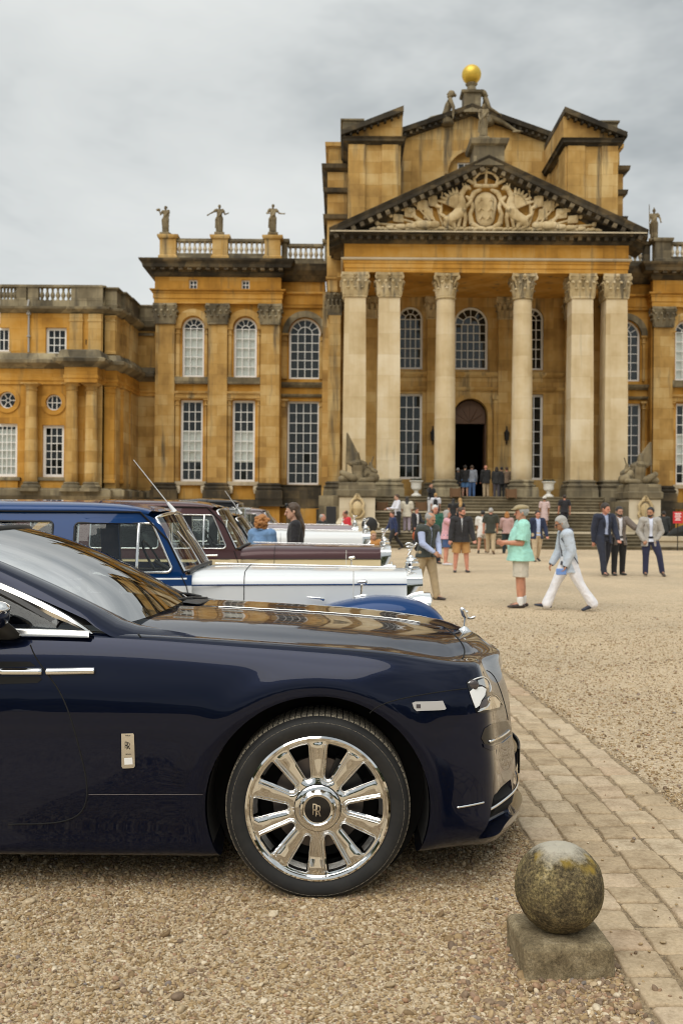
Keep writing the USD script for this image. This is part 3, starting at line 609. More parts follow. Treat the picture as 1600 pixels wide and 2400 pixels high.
tymp = Polygon([(-TIP + .3, Z_CTOP - .1), (TIP - .3, Z_CTOP - .1), (0, Z_APEX - .25)])
part(hall, 'pediment_field', MB().prism(tymp, -.60, .9).mesh(), 'ochre_stone')
part(hall, 'portico_roof', MB().prism(Polygon([(-TIP + .2, Z_CTOP), (TIP - .2, Z_CTOP), (0, Z_APEX - .12)]), .9, BACK + 1).mesh(), 'grey_lichen_stone')
part(hall, 'pediment_acroterion', rings(rings(MB(), -.78, .78, -1.35, .4, [(0, Z_APEX - .5), (0, ZZ(345, -1)), (.15, ZZ(343, -1)), (.22, ZZ(334, -1)), (.22, ZZ(331, -1)), (-.1, ZZ(329, -1))], 1), -.5, .5, -1, .1, [(0, ZZ(331, -1)), (0, ZZ(327, -1))], 1).mesh(), 'grey_lichen_stone')
# carving in the pediment
PS = 44.6; cy0 = -.66
def pp(px, py, dy=0.0):
    q = at_depth(px, py, PY - .7); return np.array([q[0] - PX, cy0 - dy, q[2]])
def relief(name, pieces, mat='carved_stone'):
    mb = MB(); [mb.add(p) for p in pieces]; part(hall, name, mb.mesh(), mat, 40)
def limb(pts, rs, flat=.8): return [hull(blob(a, np.array([1, flat, 1]) * r0, 1), blob(b_, np.array([1, flat, 1]) * r1, 1)) for (a, r0), (b_, r1) in zip(list(zip(pts, rs))[:-1], list(zip(pts, rs))[1:])]
c0 = pp(1137, 492)
sh = [hull(blob(c0 + [0, -.05, .35], (.62, .22, .6), 2), blob(c0 + [0, -.02, -.35], (.50, .2, .55), 2))]
relief('carved_shield', sh)
fr = []
for s in (-1, 1):
    fr += limb([c0 + [s * x, -.2, z] for x, z in ((.30, 1.0), (.62, .85), (.80, .45), (.68, .1), (.82, -.3), (.72, -.75), (.40, -.95), (.1, -1.0))], [.09, .13, .12, .10, .12, .15, .12, .10])
    fr += [blob_ for blob_ in limb([c0 + [s * .86, -.25, .5], c0 + [s * 1.0, -.25, .62]], [.12, .08])]
relief('carved_shield_frame', fr)
marks = []
for k, (dx, dz) in enumerate(((-.25, .45), (.25, .45), (-.25, .0), (.25, .0), (-.2, -.42), (.2, -.42))):
    marks += limb([c0 + [dx - .12, -.24, dz - .1], c0 + [dx, -.27, dz + .08], c0 + [dx + .12, -.24, dz - .05]], [.04, .05, .035])
relief('carved_quarterings', marks)
kr = pp(1137, 437); cr = limb([kr + [-.55, -.2, 0], kr + [-.2, -.28, -.04], kr + [.2, -.28, -.04], kr + [.55, -.2, 0]], [.1, .1, .1, .1])
for s in (-1, 0, 1): cr += limb([kr + [s * .52, -.2, .05], kr + [s * .62, -.25, .35], kr + [s * .35, -.28, .62], kr + [0, -.3, .68]], [.07, .08, .07, .07])
cr += limb([kr + [0, -.3, .7], kr + [0, -.3, .95]], [.09, .06]) + limb([kr + [-.12, -.3, .85], kr + [.12, -.3, .85]], [.05, .05])
for s in (-1, 1): cr += limb([kr + [s * .62, -.22, .1], kr + [s * .95, -.22, .28], kr + [s * 1.0, -.22, .5], kr + [s * .75, -.22, .48]], [.09, .10, .08, .06])
relief('carved_crown', cr)
for s in (-1, 1):
    def g(x, z, y=.3): return c0 + [s * x, -y, z]
    body = limb([g(1.15, .95), g(1.32, .65), g(1.22, .25), g(1.30, -.12), g(1.62, -.45), g(1.95, -.62)], [.13, .16, .20, .30, .30, .26])            # neck and trunk
    body += limb([g(1.12, 1.0), g(1.0, 1.12), g(.84, 1.02)], [.15, .14, .07]) + limb([g(1.15, 1.1), g(1.22, 1.3)], [.06, .03]) + limb([g(1.04, 1.12), g(1.08, 1.32)], [.05, .03])   # head, ears
    body += limb([g(1.18, -.1), g(1.05, -.5), g(1.12, -.92)], [.16, .10, .09]) + limb([g(1.35, -.1), g(1.34, -.5), g(1.42, -.92)], [.15, .10, .09])   # forelegs
    body += limb([g(1.15, -.0), g(.92, .22), g(.78, .42)], [.13, .09, .08])
    body += limb([g(1.95, -.6), g(1.72, -.75), g(1.62, -.98)], [.26, .16, .1]) + limb([g(1.95, -.65), g(2.1, -.85), g(1.88, -1.0)], [.24, .14, .09])
    body += limb([g(2.1, -.45), g(2.35, -.3), g(2.32, .05), g(2.55, .12)], [.10, .08, .08, .11])                                            # tail
    relief('carved_griffin', body)
    wing = []
    for k in range(6):
        a = .35 + .22 * k; wing += limb([g(1.42, .05, .22), g(1.42 + .55 * math.cos(a) * 1.2, .05 + .7 * math.sin(a), .3), g(1.42 + 1.12 * math.cos(a) * (1 - .05 * k), .05 + 1.18 * math.sin(a) * .9, .2)], [.12, .11, .05], .5)
    relief('carved_wing', wing)
    tro = []
    for k, (x0, z0, x1, z1, r) in enumerate(((2.2, -.9, 2.75, .85, .05), (2.5, -.9, 3.25, .62, .05), (2.6, -.95, 3.7, .30, .05), (2.75, -.95, 4.3, .0, .06), (2.8, -1.0, 4.9, -.35, .06), (3.0, -1.02, 5.6, -.75, .07), (2.3, -.3, 2.25, 1.0, .045), (3.2, -.95, 3.9, -.1, .10))):
        tro += limb([g(x0, z0, .15), g((x0 + x1) / 2, (z0 + z1) / 2, .2), g(x1, z1, .12)], [r * 1.3, r, r * .8])
        tro += limb([g(x1, z1, .15), g(x1 + .12, z1 + .16, .15)], [r * 1.9, .02])
    for x, z, w, h in ((2.72, .42, .42, .5), (3.25, .18, .5, .46), (3.9, -.2, .5, .42), (4.5, -.5, .46, .32), (2.95, -.25, .4, .5)):                       # banners and shields
        tro.append(hull(blob(g(x - w / 2, z - h / 2, .15), .06, 0), blob(g(x + w / 2, z - h / 2 + .06, .12), .06, 0), blob(g(x - w / 2 + .05, z + h / 2, .12), .06, 0), blob(g(x + w / 2, z + h / 2 + .02, .20), .06, 0)))
    for x, z, r in ((2.75, -.85, .22), (3.3, -.85, .25), (3.85, -.92, .18), (4.4, -.95, .16), (4.95, -1.0, .13), (5.5, -1.05, .1)):                      # drums, helmets, cannon balls
        tro += limb([g(x - r * .8, z, .25), g(x + r * .9, z + .02, .25)], [r, r * .8])
    for k in range(16): x = 2.3 + .23 * k; tro += limb([g(x, -1.05 + .03 * (k % 3), .22), g(x + .2, -1.08, .22)], [.10, .07])
    relief('carved_trophies', tro)
fo = []
for k in range(22): x = -2.6 + k * .25; fo += limb([c0 + [x, -.25, -1.08 + .05 * (k % 2)], c0 + [x + .18, -.28, -1.02]], [.11, .08])
relief('carved_foliage', fo)

# --- back wall of the portico with windows and door
D1 = 5.4
zu0, zus, zu1 = ZZ(866, D1), ZZ(757, D1), ZZ(719, D1); zl0, zl1 = ZZ(1124, D1), ZZ(923, D1)
cw, sw = 1.96, 1.42; scx = 3.5
zb, zt = LAND - .6, Z_ARC + .3
holes = [arch_shape(0, cw, zu0, zu1 - cw / 2)] + [arch_shape(s * scx, sw, zu0, zu1 - sw / 2) for s in (-1, 1)] + [rect(s * scx - sw / 2, s * scx + sw / 2, zl0, zl1) for s in (-1, 1)]
door = arch_shape(0, 1.98, LAND - .01, ZZ(934, D1) - .99)
wall = rect(-8.6, 8.6, zb, zt).difference(unary_union(holes + [door]))
part(hall, 'portico_wall', MB().prism(wall, D1, D1 + .6).mesh(), 'honey_stone')
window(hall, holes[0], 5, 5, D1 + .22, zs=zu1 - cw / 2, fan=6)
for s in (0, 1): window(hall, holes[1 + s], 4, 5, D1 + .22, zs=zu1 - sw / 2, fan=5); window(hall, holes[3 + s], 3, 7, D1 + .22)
for uu in (-5.9, -2.05, 2.05, 5.9):
    mb = MB(); rings(mb, uu - .5, uu + .5, D1 - .28, D1 - .002, [(0, Z_SH), (0, Z_CAP)]); part(hall, 'wall_pilaster', mb.mesh(), 'honey_stone')
    base_and_plinth(hall, uu, D1 - .14, .5, LAND, Z_SH, True, dh=.138); capital(hall, uu, D1 - .14, Z_CAP, Z_ARC, .47, True, 'capital_stone', .135)
mb = MB()
for z, h, p in ((ZZ(879, D1), .28, .16), (ZZ(912, D1), .22, .12)):
    for a, b_ in ((-5.38, -2.57), (-1.53, 1.53), (2.57, 5.38)): rings(mb, a, b_, D1 - .002 - .06, D1 - .001, [(0, z - h / 2), (p * .7, z), (p, z + h / 2)])
part(hall, 'string_course', mb.mesh(), 'honey_stone')
# door surround, timber fanlight, dark hall
mb = MB(); ring_ = arch_shape(0, 2.5, LAND, ZZ(934, D1) - .99).difference(door.buffer(.001)); mb.prism(ring_, D1 - .12, D1 - .003); part(hall, 'door_arch', mb.mesh(), 'honey_stone')
for s in (-1, 1):
    mb = MB(); rings(mb, s * 1.48 - .16, s * 1.48 + .16, D1 - .22, D1 - .002, [(.06, LAND), (.06, LAND + .3), (0, LAND + .34), (0, ZZ(940, D1)), (.08, ZZ(936, D1)), (.10, ZZ(927, D1))]); part(hall, 'door_pilaster', mb.mesh(), 'honey_stone')
ft = ZZ(993, D1); fan = arch_shape(0, 1.90, ft, ZZ(934, D1) - 1.0).buffer(-.03)
fl = part(hall, 'door_fanlight', MB().prism(fan, D1 + .40, D1 + .5).mesh(), 'oak_door')
mb = MB()
for a in (0.55, 1.05, 1.57, 2.09, 2.59): mb.tube([(0, D1 + .39, ft + .1), (.85 * math.cos(a), D1 + .39, ft + .1 + .85 * math.sin(a) * 1.1)], .025, 5)
part(fl, 'fanlight_ribs', mb.mesh(), 'oak_door')
for s in (-1, 1): part(hall, 'open_door_leaf', MB().box(s * .94 - .04, s * .94 + .04, D1 + .5, D1 + 1.4, LAND, ft).mesh(), 'oak_door')
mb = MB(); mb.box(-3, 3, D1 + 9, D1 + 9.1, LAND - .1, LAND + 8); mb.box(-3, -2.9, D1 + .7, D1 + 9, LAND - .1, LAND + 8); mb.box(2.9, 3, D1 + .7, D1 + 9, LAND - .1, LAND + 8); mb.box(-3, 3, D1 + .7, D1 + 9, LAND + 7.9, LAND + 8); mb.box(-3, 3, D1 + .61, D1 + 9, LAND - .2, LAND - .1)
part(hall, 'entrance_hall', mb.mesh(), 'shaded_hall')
mb = MB(); mb.box(-UE - .4, UE + .4, .62, D1 - .01, Z_ARC + .01, Z_ARC + .25); part(hall, 'portico_ceiling', mb.mesh(), 'honey_stone')
for s in (-1, 1):      # side walls of the portico
    mb = MB(); rings(mb, s * 7.9 - .35, s * 7.9 + .35, 4.2, D1 + .3, [(0, LAND), (0, Z_CAP)]); part(hall, 'portico_anta', mb.mesh(), 'honey_stone')
    base_and_plinth(hall, s * 7.9, 4.8, .35, LAND, Z_SH, True, dh=.6); capital(hall, s * 7.9, 4.8, Z_CAP, Z_ARC, .35, True, 'grey_lichen_stone', .55)
    mb = MB(); rings(mb, s * 7.9 - .4, s * 7.9 + .4, 4.1, 9, [(0, Z_ARC), (0, Z_ARC + .7), (.1, Z_ARC + .72), (.1, Z_ARC + .85), (0, Z_ARC + .9), (0, Z_COR)]); part(hall, 'anta_entablature', mb.mesh(), 'honey_stone')
mb = MB(); mb.box(-8.6, 8.6, .8, D1 + 1, .0, LAND - .002); part(hall, 'podium', mb.mesh(), 'grey_lichen_stone')
part(hall, 'portico_floor', MB().box(-8.4, 8.4, -1.15, D1 + .6, LAND - .14, LAND - .001).mesh(), 'step_stone')

# --- upper storey: gable of the great hall, two towers with split pediments, ball on its pedestal
DG = 6.0
zg_ap, zg_ev = ZZ(255, DG, 1098), ZZ(330, DG, 1098)
ge = 5.1
gab = Polygon([(-ge, Z_CTOP), (ge, Z_CTOP), (ge, zg_ev), (0, zg_ap - .25), (-ge, zg_ev)])
lun_c = (0, ZZ(408, DG, 1098)); lun = Point(lun_c).buffer(1.35, 24).intersection(rect(-2, 2, lun_c[1], lun_c[1] + 2)); lwin = rect(-.75, .75, lun_c[1], lun_c[1] + .82)
part(hall, 'hall_gable', MB().prism(gab.difference(lun), DG, DG + .8).mesh(), 'honey_stone')
part(hall, 'lunette_back', MB().prism(lun.difference(lwin), DG + .3, DG + .7).mesh(), 'honey_stone'); part(hall, 'lunette_arch', MB().prism(lun.buffer(.18).difference(lun).intersection(rect(-3, 3, lun_c[1], 99)), DG - .10, DG - .003).mesh(), 'honey_stone')
window(hall, lwin, 4, 2, DG + .4, frame=.06)
part(hall, 'hall_roof', MB().prism(gab, DG + .8, DG + 22).mesh(), 'grey_lichen_stone')
for s in (-1, 1):
    L = math.hypot(ge + .3, zg_ap - zg_ev); sl = math.atan2(zg_ap - zg_ev, ge + .3)
    V, Fc = [], []; prof = [(.0, -.42), (-.18, -.38), (-.2, -.2), (-.48, -.14), (-.55, .12), (.5, .12), (.5, -.42)]; n = len(prof)
    for x in (s * (ge + .3), 0):
        for dy, h in prof: V.append([x, DG + dy - .003, zg_ap + h - abs(x) * math.tan(sl)])
    for k in range(n): q = (k + 1) % n; Fc += [[k, q, n + q], [k, n + q, n + k]]
    for k in range(1, n - 1): Fc += [[0, k, k + 1], [n, n + k + 1, n + k]]
    part(hall, 'gable_cornice', (np.array(V), np.array(Fc)), 'sooty_cornice_stone')
    mb = MB()
    for k in range(14): x = s * (.3 + k * .36); mb.box(x - .07, x + .07, DG - .40, DG - .21, zg_ap - .36 - abs(x) * math.tan(sl), zg_ap - .20 - abs(x) * math.tan(sl))
    part(hall, 'gable_dentils', mb.mesh(), 'sooty_cornice_stone', kind='stuff')
zt0 = ZZ(341, 1, 1130); zpk = ZZ(256, 1, 1130); zlo = ZZ(330, 1, 1130)
for s in (-1, 1):
    ui, uo = s * U(1329, 1.0, 400), s * U(1446, 1.0, 400); a, b_ = min(ui, uo), max(ui, uo)
    mb = MB(); rings(mb, a, b_, 1.0, 7.5, [(0, Z_CTOP - .5), (0, zt0)], 0); part(hall, 'tower', mb.mesh(), 'honey_stone')
    w_ = abs(uo - ui)
    for q0, q1 in ((0, .34), (.67, 1.0)):
        x0, x1 = a + w_ * q0, a + w_ * q1; mb = MB(); mb.box(x0 + .002, x1 - .002, .86, .998, Z_CTOP - .3, zt0 - .01); part(hall, 'tower_pilaster', mb.mesh(), 'honey_stone')
    for y0, y1 in ((1.0, 2.6), (5.2, 7.2)):
        sx = ui; mb = MB(); mb.box(sx - .13 if s > 0 else sx + .002, sx - .002 if s > 0 else sx + .13, y0, y1, Z_CTOP - .3, zt0 - .01); part(hall, 'tower_pilaster', mb.mesh(), 'honey_stone')
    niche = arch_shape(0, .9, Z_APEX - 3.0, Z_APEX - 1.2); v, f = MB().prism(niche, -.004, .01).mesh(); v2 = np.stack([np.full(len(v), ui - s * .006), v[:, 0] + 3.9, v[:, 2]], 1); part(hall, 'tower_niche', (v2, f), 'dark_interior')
    mb = MB(); rings(mb, a, b_, 1.0, 7.5, [(.05, zt0 + .002), (.10, zt0 + .08), (.28, zt0 + .13), (.30, zt0 + .24), (.40, zt0 + .34)], 0); part(hall, 'tower_cornice', mb.mesh(), 'sooty_cornice_stone')
    inn, out = ui - s * .22, uo + s * .38
    wed = Polygon([(inn, zt0 + .345), (out - s * .25, zt0 + .345), (out - s * .25, zt0 + .42), (inn, zpk - .28)]); part(hall, 'split_pediment', MB().prism(wed, .95, 7.4).mesh(), 'honey_stone')
    dx = out - inn; th = .30
    rp = Polygon([(inn - s * .03, zpk), (inn - s * .03, zpk - th), (out + s * .02, zt0 + .36), (out + s * .02, zt0 + .62)]); part(hall, 'split_pediment_cornice', MB().prism(rp, .50, 7.4).mesh(), 'sooty_cornice_stone')
    mb = MB()
    for k in range(9): t = (k + .6) / 9; x = inn + dx * t; z = (zpk - th) * (1 - t) + (zt0 + .36) * t; mb.box(x - .06, x + .06, .62, .94, z - .16, z - .02)
    part(hall, 'split_pediment_dentils', mb.mesh(), 'sooty_cornice_stone', kind='stuff')
    mb = MB(); ox0, ox1 = sorted((out - s * .05, out - s * 1.15)); mb.box(ox0, ox1, 2.2, 6, zt0 + .3, ZZ(298, 3, 1130)); rings(mb, ox0, ox1, 2.2, 6, [(.1, ZZ(298, 3, 1130) + .002), (.1, ZZ(294, 3, 1130))], 1); part(hall, 'tower_block', mb.mesh(), 'grey_lichen_stone')
    # lower attic to the outer side of each tower
    x0, x1 = sorted((uo + s * .02, uo + s * 1.15)); za = ZZ(405, 4, 1130)
    mb = MB(); rings(mb, x0, x1, 4.0, 8.5, [(0, Z_CTOP - 1), (0, za)]); part(hall, 'attic_block', mb.mesh(), 'honey_stone')
    mb = MB(); rings(mb, x0, x1, 4.0, 8.5, [(.05, za + .002), (.30, za + .15), (.34, za + .38)]); part(hall, 'attic_cornice', mb.mesh(), 'sooty_cornice_stone')
    mb = MB(); rings(mb, x0 + .05, x1 - .15, 4.2, 8.3, [(0, za + .38), (0, ZZ(345, 4, 1130)), (.18, ZZ(343, 4, 1130)), (.2, ZZ(334, 4, 1130))]); part(hall, 'attic_upper_block', mb.mesh(), 'honey_stone')
    for zc in (ZZ(512, 4, 1130), ZZ(450, 4, 1130)):
        mb = MB(); rings(mb, x0, x1, 4.0, 8.5, [(.002, zc - .16), (.2, zc - .1), (.24, zc + .14)]); part(hall, 'attic_band', mb.mesh(), 'sooty_cornice_stone')
zpd = zg_ap - .35
mb = MB(); rings(mb, -.50, .50, DG - .5, DG + .5, [(0, zpd), (0, ZZ(226, DG, 1098)), (.10, ZZ(224, DG, 1098)), (.14, ZZ(219, DG, 1098)), (-.1, ZZ(216, DG, 1098))], 1)
mb.lathe([(.42, ZZ(217, DG, 1098)), (.40, ZZ(213, DG, 1098)), (.28, ZZ(209, DG, 1098)), (.24, ZZ(203, DG, 1098)), (.30, ZZ(200, DG, 1098)), (.36, ZZ(197, DG, 1098)), (.25, ZZ(194, DG, 1098))], 24, (0, DG, 0)); part(hall, 'ball_pedestal', mb.mesh(), 'grey_lichen_stone')
zb_ = ZZ(174, DG, 1098); s_ = trimesh.creation.icosphere(4); part(hall, 'gilded_ball', (np.array(s_.vertices) * .565 + [0, DG, zb_], np.array(s_.faces)), 'gilding', True, label='gold coloured ball on top of the roof')

# --- side blocks with giant pilasters, and recessed bays next to the portico
D2, D3 = 7.4, 8.4
y2 = dict(cap0=760, cap1=711, shaft=1131, arc=711, ledge=680, frz=676, cor=650, top=613)
def zz2(py, d=D2): return ZZ(py, d, 509)
SB = zz2(1170)
bal_proto = [(.09, 0), (.10, .05), (.06, .10), (.075, .22), (.125, .38), (.12, .46), (.075, .62), (.05, .74), (.07, .80), (.055, .86), (.09, .95), (.095, 1.0)]
def balustrade(u0, u1, d, z0, z1, n, mat='grey_lichen_stone', wide=1.0):
    h = z1 - z0; part(hall, 'balustrade_rail', bevel_box(u0, u1, d - .2, d + .2, z1, z1 + .2, .03), mat); part(hall, 'balustrade_rail', bevel_box(u0, u1, d - .22, d + .22, z0 - .42, z0, .02), mat)
    for k in range(n): x = u0 + (k + .5) * (u1 - u0) / n; part(hall, 'baluster', MB().lathe([(r * 1.05 * wide, z0 + t * h) for r, t in bal_proto], 10, (x, d, 0), cap=False).mesh(), 'landing_stone', True)
def pedestal_die(u0, u1, d, z0, z1, mat='grey_lichen_stone', deep=.6):
    mb = MB(); rings(mb, u0, u1, d - .3, d - .3 + deep, [(.08, z0), (.08, z0 + .3), (0, z0 + .36), (0, z1 - .05), (.10, z1), (.14, z1 + .10), (.14, z1 + .2), (.0, z1 + .24)], 1); part(hall, 'balustrade_die', mb.mesh(), mat)
def side(s):
    X = lambda px, d=D2: s * abs(U(px, d, 900)) if s < 0 else abs(U(px, d, 900))
    def span(p0, p1, d=D2): q = sorted((X(p0, d), X(p1, d))); return q
    pil = [span(362.5, 409), span(486, 532.5), span(609, 655)]
    uo, ui = X(361), X(657)
    a, b_ = sorted((uo, ui))
    z_s, z_c, z_a = zz2(1131), zz2(760), zz2(711)
    ups = [span(424, 476), span(545.5, 600)]; lows = [span(421.5, 474), span(543.5, 597)]
    uz0, uz1 = zz2(882), zz2(740); lz0, lz1 = zz2(1128), zz2(936)
    H = [arch_shape((x0 + x1) / 2, x1 - x0, uz0, uz1 - (x1 - x0) / 2) for x0, x1 in ups] + [rect(x0, x1, lz0, lz1) for x0, x1 in lows]
    small = [span(441, 460.5), span(564, 583)]; SM = [rect(x0, x1, zz2(677), zz2(655)) for x0, x1 in small]
    part(hall, 'block_wall', MB().prism(rect(a, b_, SB - .2, z_a).difference(unary_union(H)), D2 + .32, D2 + .9).mesh(), 'ochre_stone')
    for k in range(2):
        x0, x1 = ups[k]; window(hall, H[k], 3, 5, D2 + .55, zs=uz1 - (x1 - x0) / 2, fan=5, blind=[(0, .80)])
        window(hall, H[2 + k], 3, 8, D2 + .55, blind=[(.24, .63)])
        # arch surround on small jamb pilasters, sills and lintels
        c = (x0 + x1) / 2; w = x1 - x0; zs = uz1 - w / 2
        part(hall, 'window_arch', MB().prism(arch_shape(c, w + .9, zs, zs).difference(arch_shape(c, w + .10, zs - 1, zs)).intersection(rect(-99, 99, zs, 99)), D2 + .16, D2 + .318).mesh(), 'honey_stone')
        g0, g1 = sorted((pil[k][1] if s < 0 else pil[k + 1][1], pil[k + 1][0] if s < 0 else pil[k][0]))
        for (q0, q1), zt_, zb_ in (((g0, x0 - .06), zs, uz0), ((x1 + .06, g1), zs, uz0), ((g0, x0 - .06), lz1 + .05, lz0), ((x1 + .06, g1), lz1 + .05, lz0)):
            mb = MB(); rings(mb, q0 + .03, q1 - .06, D2 + .18, D2 + .318, [(0, zb_), (0, zt_ - .42), (.05, zt_ - .38), (.05, zt_ - .34), (0, zt_ - .32), (0, zt_ - .14), (.09, zt_ - .06), (.10, zt_)]); part(hall, 'jamb_pilaster', mb.mesh(), 'honey_stone')
        mb = MB(); rings(mb, g0 + .01, g1 - .01, D2 + .06, D2 + .31, [(-.02, zz2(899)), (0, zz2(897)), (.04, zz2(884)), (0, zz2(883))]); part(hall, 'window_sill', mb.mesh(), 'grey_lichen_stone')
        mb = MB(); rings(mb, g0 + .01, g1 - .01, D2 + .12, D2 + .318, [(0, zz2(934)), (.05, zz2(931)), (.0, zz2(929.5)), (0, zz2(923)), (.10, zz2(921)), (.12, zz2(917)), (0, zz2(916))]); part(hall, 'window_lintel', mb.mesh(), 'honey_stone')
        mb = MB(); rings(mb, g0 + .1, g1 - .1, D2 + .05, D2 + .31, [(0, zz2(1137)), (.05, zz2(1130)), (.05, zz2(1128.5))]); part(hall, 'window_sill', mb.mesh(), 'landing_stone')
        for q in (g0 + .22, g1 - .22): mb = MB(); rings(mb, q - .10, q + .10, D2 + .05, D2 + .30, [(0, zz2(1156)), (.05, zz2(1146)), (.02, zz2(1138))]); part(hall, 'sill_bracket', mb.mesh(), 'landing_stone')
    for p0, p1 in pil:
        mb = MB(); rings(mb, p0, p1, D2, D2 + .31, [(0, z_s), (-.03, z_c)]); part(hall, 'giant_pilaster', mb.mesh(), 'honey_stone')
        hw = (p1 - p0) / 2; capital(hall, (p0 + p1) / 2, D2 + .17, z_c, z_a, hw - .05, True, 'grey_lichen_stone', .2)
        mb = MB(); rings(mb, p0, p1, D2, D2 + .31, [(.22, SB), (.22, zz2(1150)), (.14, zz2(1148)), (.20, zz2(1143)), (.08, zz2(1139)), (.14, zz2(1135)), (0, z_s - .002)]); part(hall, 'column_base', mb.mesh(), 'sooty_cornice_stone')
    mb = MB(); rings(mb, a - .05, b_ + .05, D2, D2 + 3, [(0, z_a + .002), (0, zz2(700)), (.05, zz2(699)), (.05, zz2(688)), (.10, zz2(687)), (.10, zz2(683)), (.22, zz2(681)), (.24, zz2(678)), (0, zz2(677))]); part(hall, 'architrave', mb.mesh(), 'ochre_stone')
    part(hall, 'frieze', MB().prism(rect(a, b_, zz2(676.5), zz2(649)).difference(unary_union(SM)), D2, D2 + .5).mesh(), 'ochre_stone')
    for w_ in SM: window(hall, w_, 2, 2, D2 + .15, frame=.05, bar=.05)
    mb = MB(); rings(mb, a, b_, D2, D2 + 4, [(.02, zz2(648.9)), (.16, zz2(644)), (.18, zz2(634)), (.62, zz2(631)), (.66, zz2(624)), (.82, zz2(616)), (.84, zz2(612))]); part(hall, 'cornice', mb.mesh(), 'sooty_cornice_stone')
    mb = MB()
    for k in range(15): x = a + .0 + k * (b_ - a) / 14; mb.box(x - .13, x + .13, D2 - .56, D2 - .17, zz2(636.5), zz2(631.5))
    part(hall, 'modillions', mb.mesh(), 'bracket_stone', kind='stuff')
    zr0, zr1 = zz2(594), zz2(567)
    dies = [span(373, 411), span(496, 532), span(618, 655)]
    for p0, p1 in dies: pedestal_die(p0, p1, D2 + .1, zz2(613), zz2(560), 'honey_stone' if s < 0 else 'grey_lichen_stone')
    for k in range(2):
        g0, g1 = sorted((dies[k][1] if s < 0 else dies[k + 1][1], dies[k + 1][0] if s < 0 else dies[k][0])); balustrade(g0 + .01, g1 - .01, D2 + .1, zr0, zr1, 7)
    part(hall, 'block_roof', MB().box(a + .1, b_ - .1, D2 + .9, D2 + 9, SB, zz2(640)).mesh(), 'honey_stone')
    mb = MB(); mb.box(a - .18, b_ + .18, D2 - .20, D2 + 1, zz2(1182), SB - .003); mb.box(a - .3, b_ + .3, D2 - .28, D2 + 1, zz2(1186), zz2(1182) - .002); part(hall, 'block_plinth', mb.mesh(), 'sooty_cornice_stone')
    # basement with flat niches
    part(hall, 'basement', MB().box(a, b_, D2, D2 + 1, -.1, zz2(1186) - .003).mesh(), 'ochre_stone')
    for k in range(3):
        x0 = a + .3 + k * (b_ - a) / 3; mb = MB(); rings(mb, x0, x0 + 1.0, D2 - .35, D2 - .002, [(.05, -.1), (.05, .3), (0, .32), (0, zz2(1186) - .01)]); part(hall, 'basement_pier', mb.mesh(), 'sooty_cornice_stone')
    # recessed bay
    d3 = D3; r0, r1 = sorted((X(655, d3), s * 8.55))
    uw = span(676.5, 750.5, d3); lw = span(673.5, 749, d3); z3 = lambda py: ZZ(py, d3, 712)
    W1 = arch_shape(sum(uw) / 2, uw[1] - uw[0], z3(888), z3(745) - (uw[1] - uw[0]) / 2); W2 = rect(lw[0], lw[1], z3(1136), z3(940))
    part(hall, 'bay_wall', MB().prism(rect(r0, r1, SB - .5, Z_ARC + 1.6).difference(W1.union(W2)), d3, d3 + .6).mesh(), 'ochre_stone')
    window(hall, W1, 4, 5, d3 + .2, zs=z3(745) - (uw[1] - uw[0]) / 2, fan=6, frame=.10); window(hall, W2, 4, 8, d3 + .2, frame=.10)
    c = sum(uw) / 2; w = uw[1] - uw[0]; zs = z3(745) - w / 2
    part(hall, 'window_arch', MB().prism(arch_shape(c, w + .8, zs, zs).difference(arch_shape(c, w + .06, zs - 1, zs)).intersection(rect(-99, 99, zs - .15, 99)), d3 - .2, d3 - .003).mesh(), 'grey_lichen_stone')
    for q0, q1 in ((r0 + .02, uw[0] - .1), (uw[1] + .1, r1 - .3)):
        for zt_, zb_ in ((zs, z3(888)), (z3(940) + .1, z3(1136))):
            mb = MB(); rings(mb, q0, q1, d3 - .14, d3 - .002, [(0, zb_), (0, zt_ - .5), (.06, zt_ - .45), (0, zt_ - .4), (0, zt_ - .2), (.10, zt_ - .1), (.10, zt_)]); part(hall, 'jamb_pilaster', mb.mesh(), 'honey_stone')
    for z, h, p in ((z3(903), .3, .25), (z3(928), .18, .15), (z3(1139), .12, .12)): mb = MB(); rings(mb, r0, r1, d3 - .12, d3 - .004, [(0, z - h / 2), (p * .7, z), (p, z + h / 2)]); part(hall, 'string_course', mb.mesh(), 'grey_lichen_stone')
    mb = MB(); rings(mb, r0, r1, d3 - .15, d3 - .002, [(0, z3(722)), (.05, z3(717)), (.10, z3(715)), (.0, z3(713)), (0, z3(692)), (.15, z3(690)), (.15, z3(686)), (0, z3(684))]); part(hall, 'architrave', mb.mesh(), 'ochre_stone')
    mb = MB(); rings(mb, r0 + .05, r1, d3 - .2, d3 - .002, [(.02, z3(661)), (.2, z3(655)), (.6, z3(640)), (.75, z3(626))]); part(hall, 'cornice', mb.mesh(), 'sooty_cornice_stone')
    part(hall, 'bay_roof', MB().box(r0, r1, d3 + .6, d3 + 8, SB, z3(640)).mesh(), 'honey_stone')
    balustrade(*span(672, 757, d3), d3, z3(607), z3(580), 7); pedestal_die(*span(658, 671, d3), d3 + .02, z3(626), z3(571)); pedestal_die(*span(758.5, 775, d3), d3 + .02, z3(626), z3(571))
    mb = MB(); mb.box(r0, r1, d3 - .4, d3 + .3, SB - .5, z3(1142)); part(hall, 'bay_plinth', mb.mesh(), 'sooty_cornice_stone')
    part(hall, 'basement', MB().box(r0 + .01, r1, d3 - .38, d3 + .5, -.1, SB - .503).mesh(), 'ochre_stone')
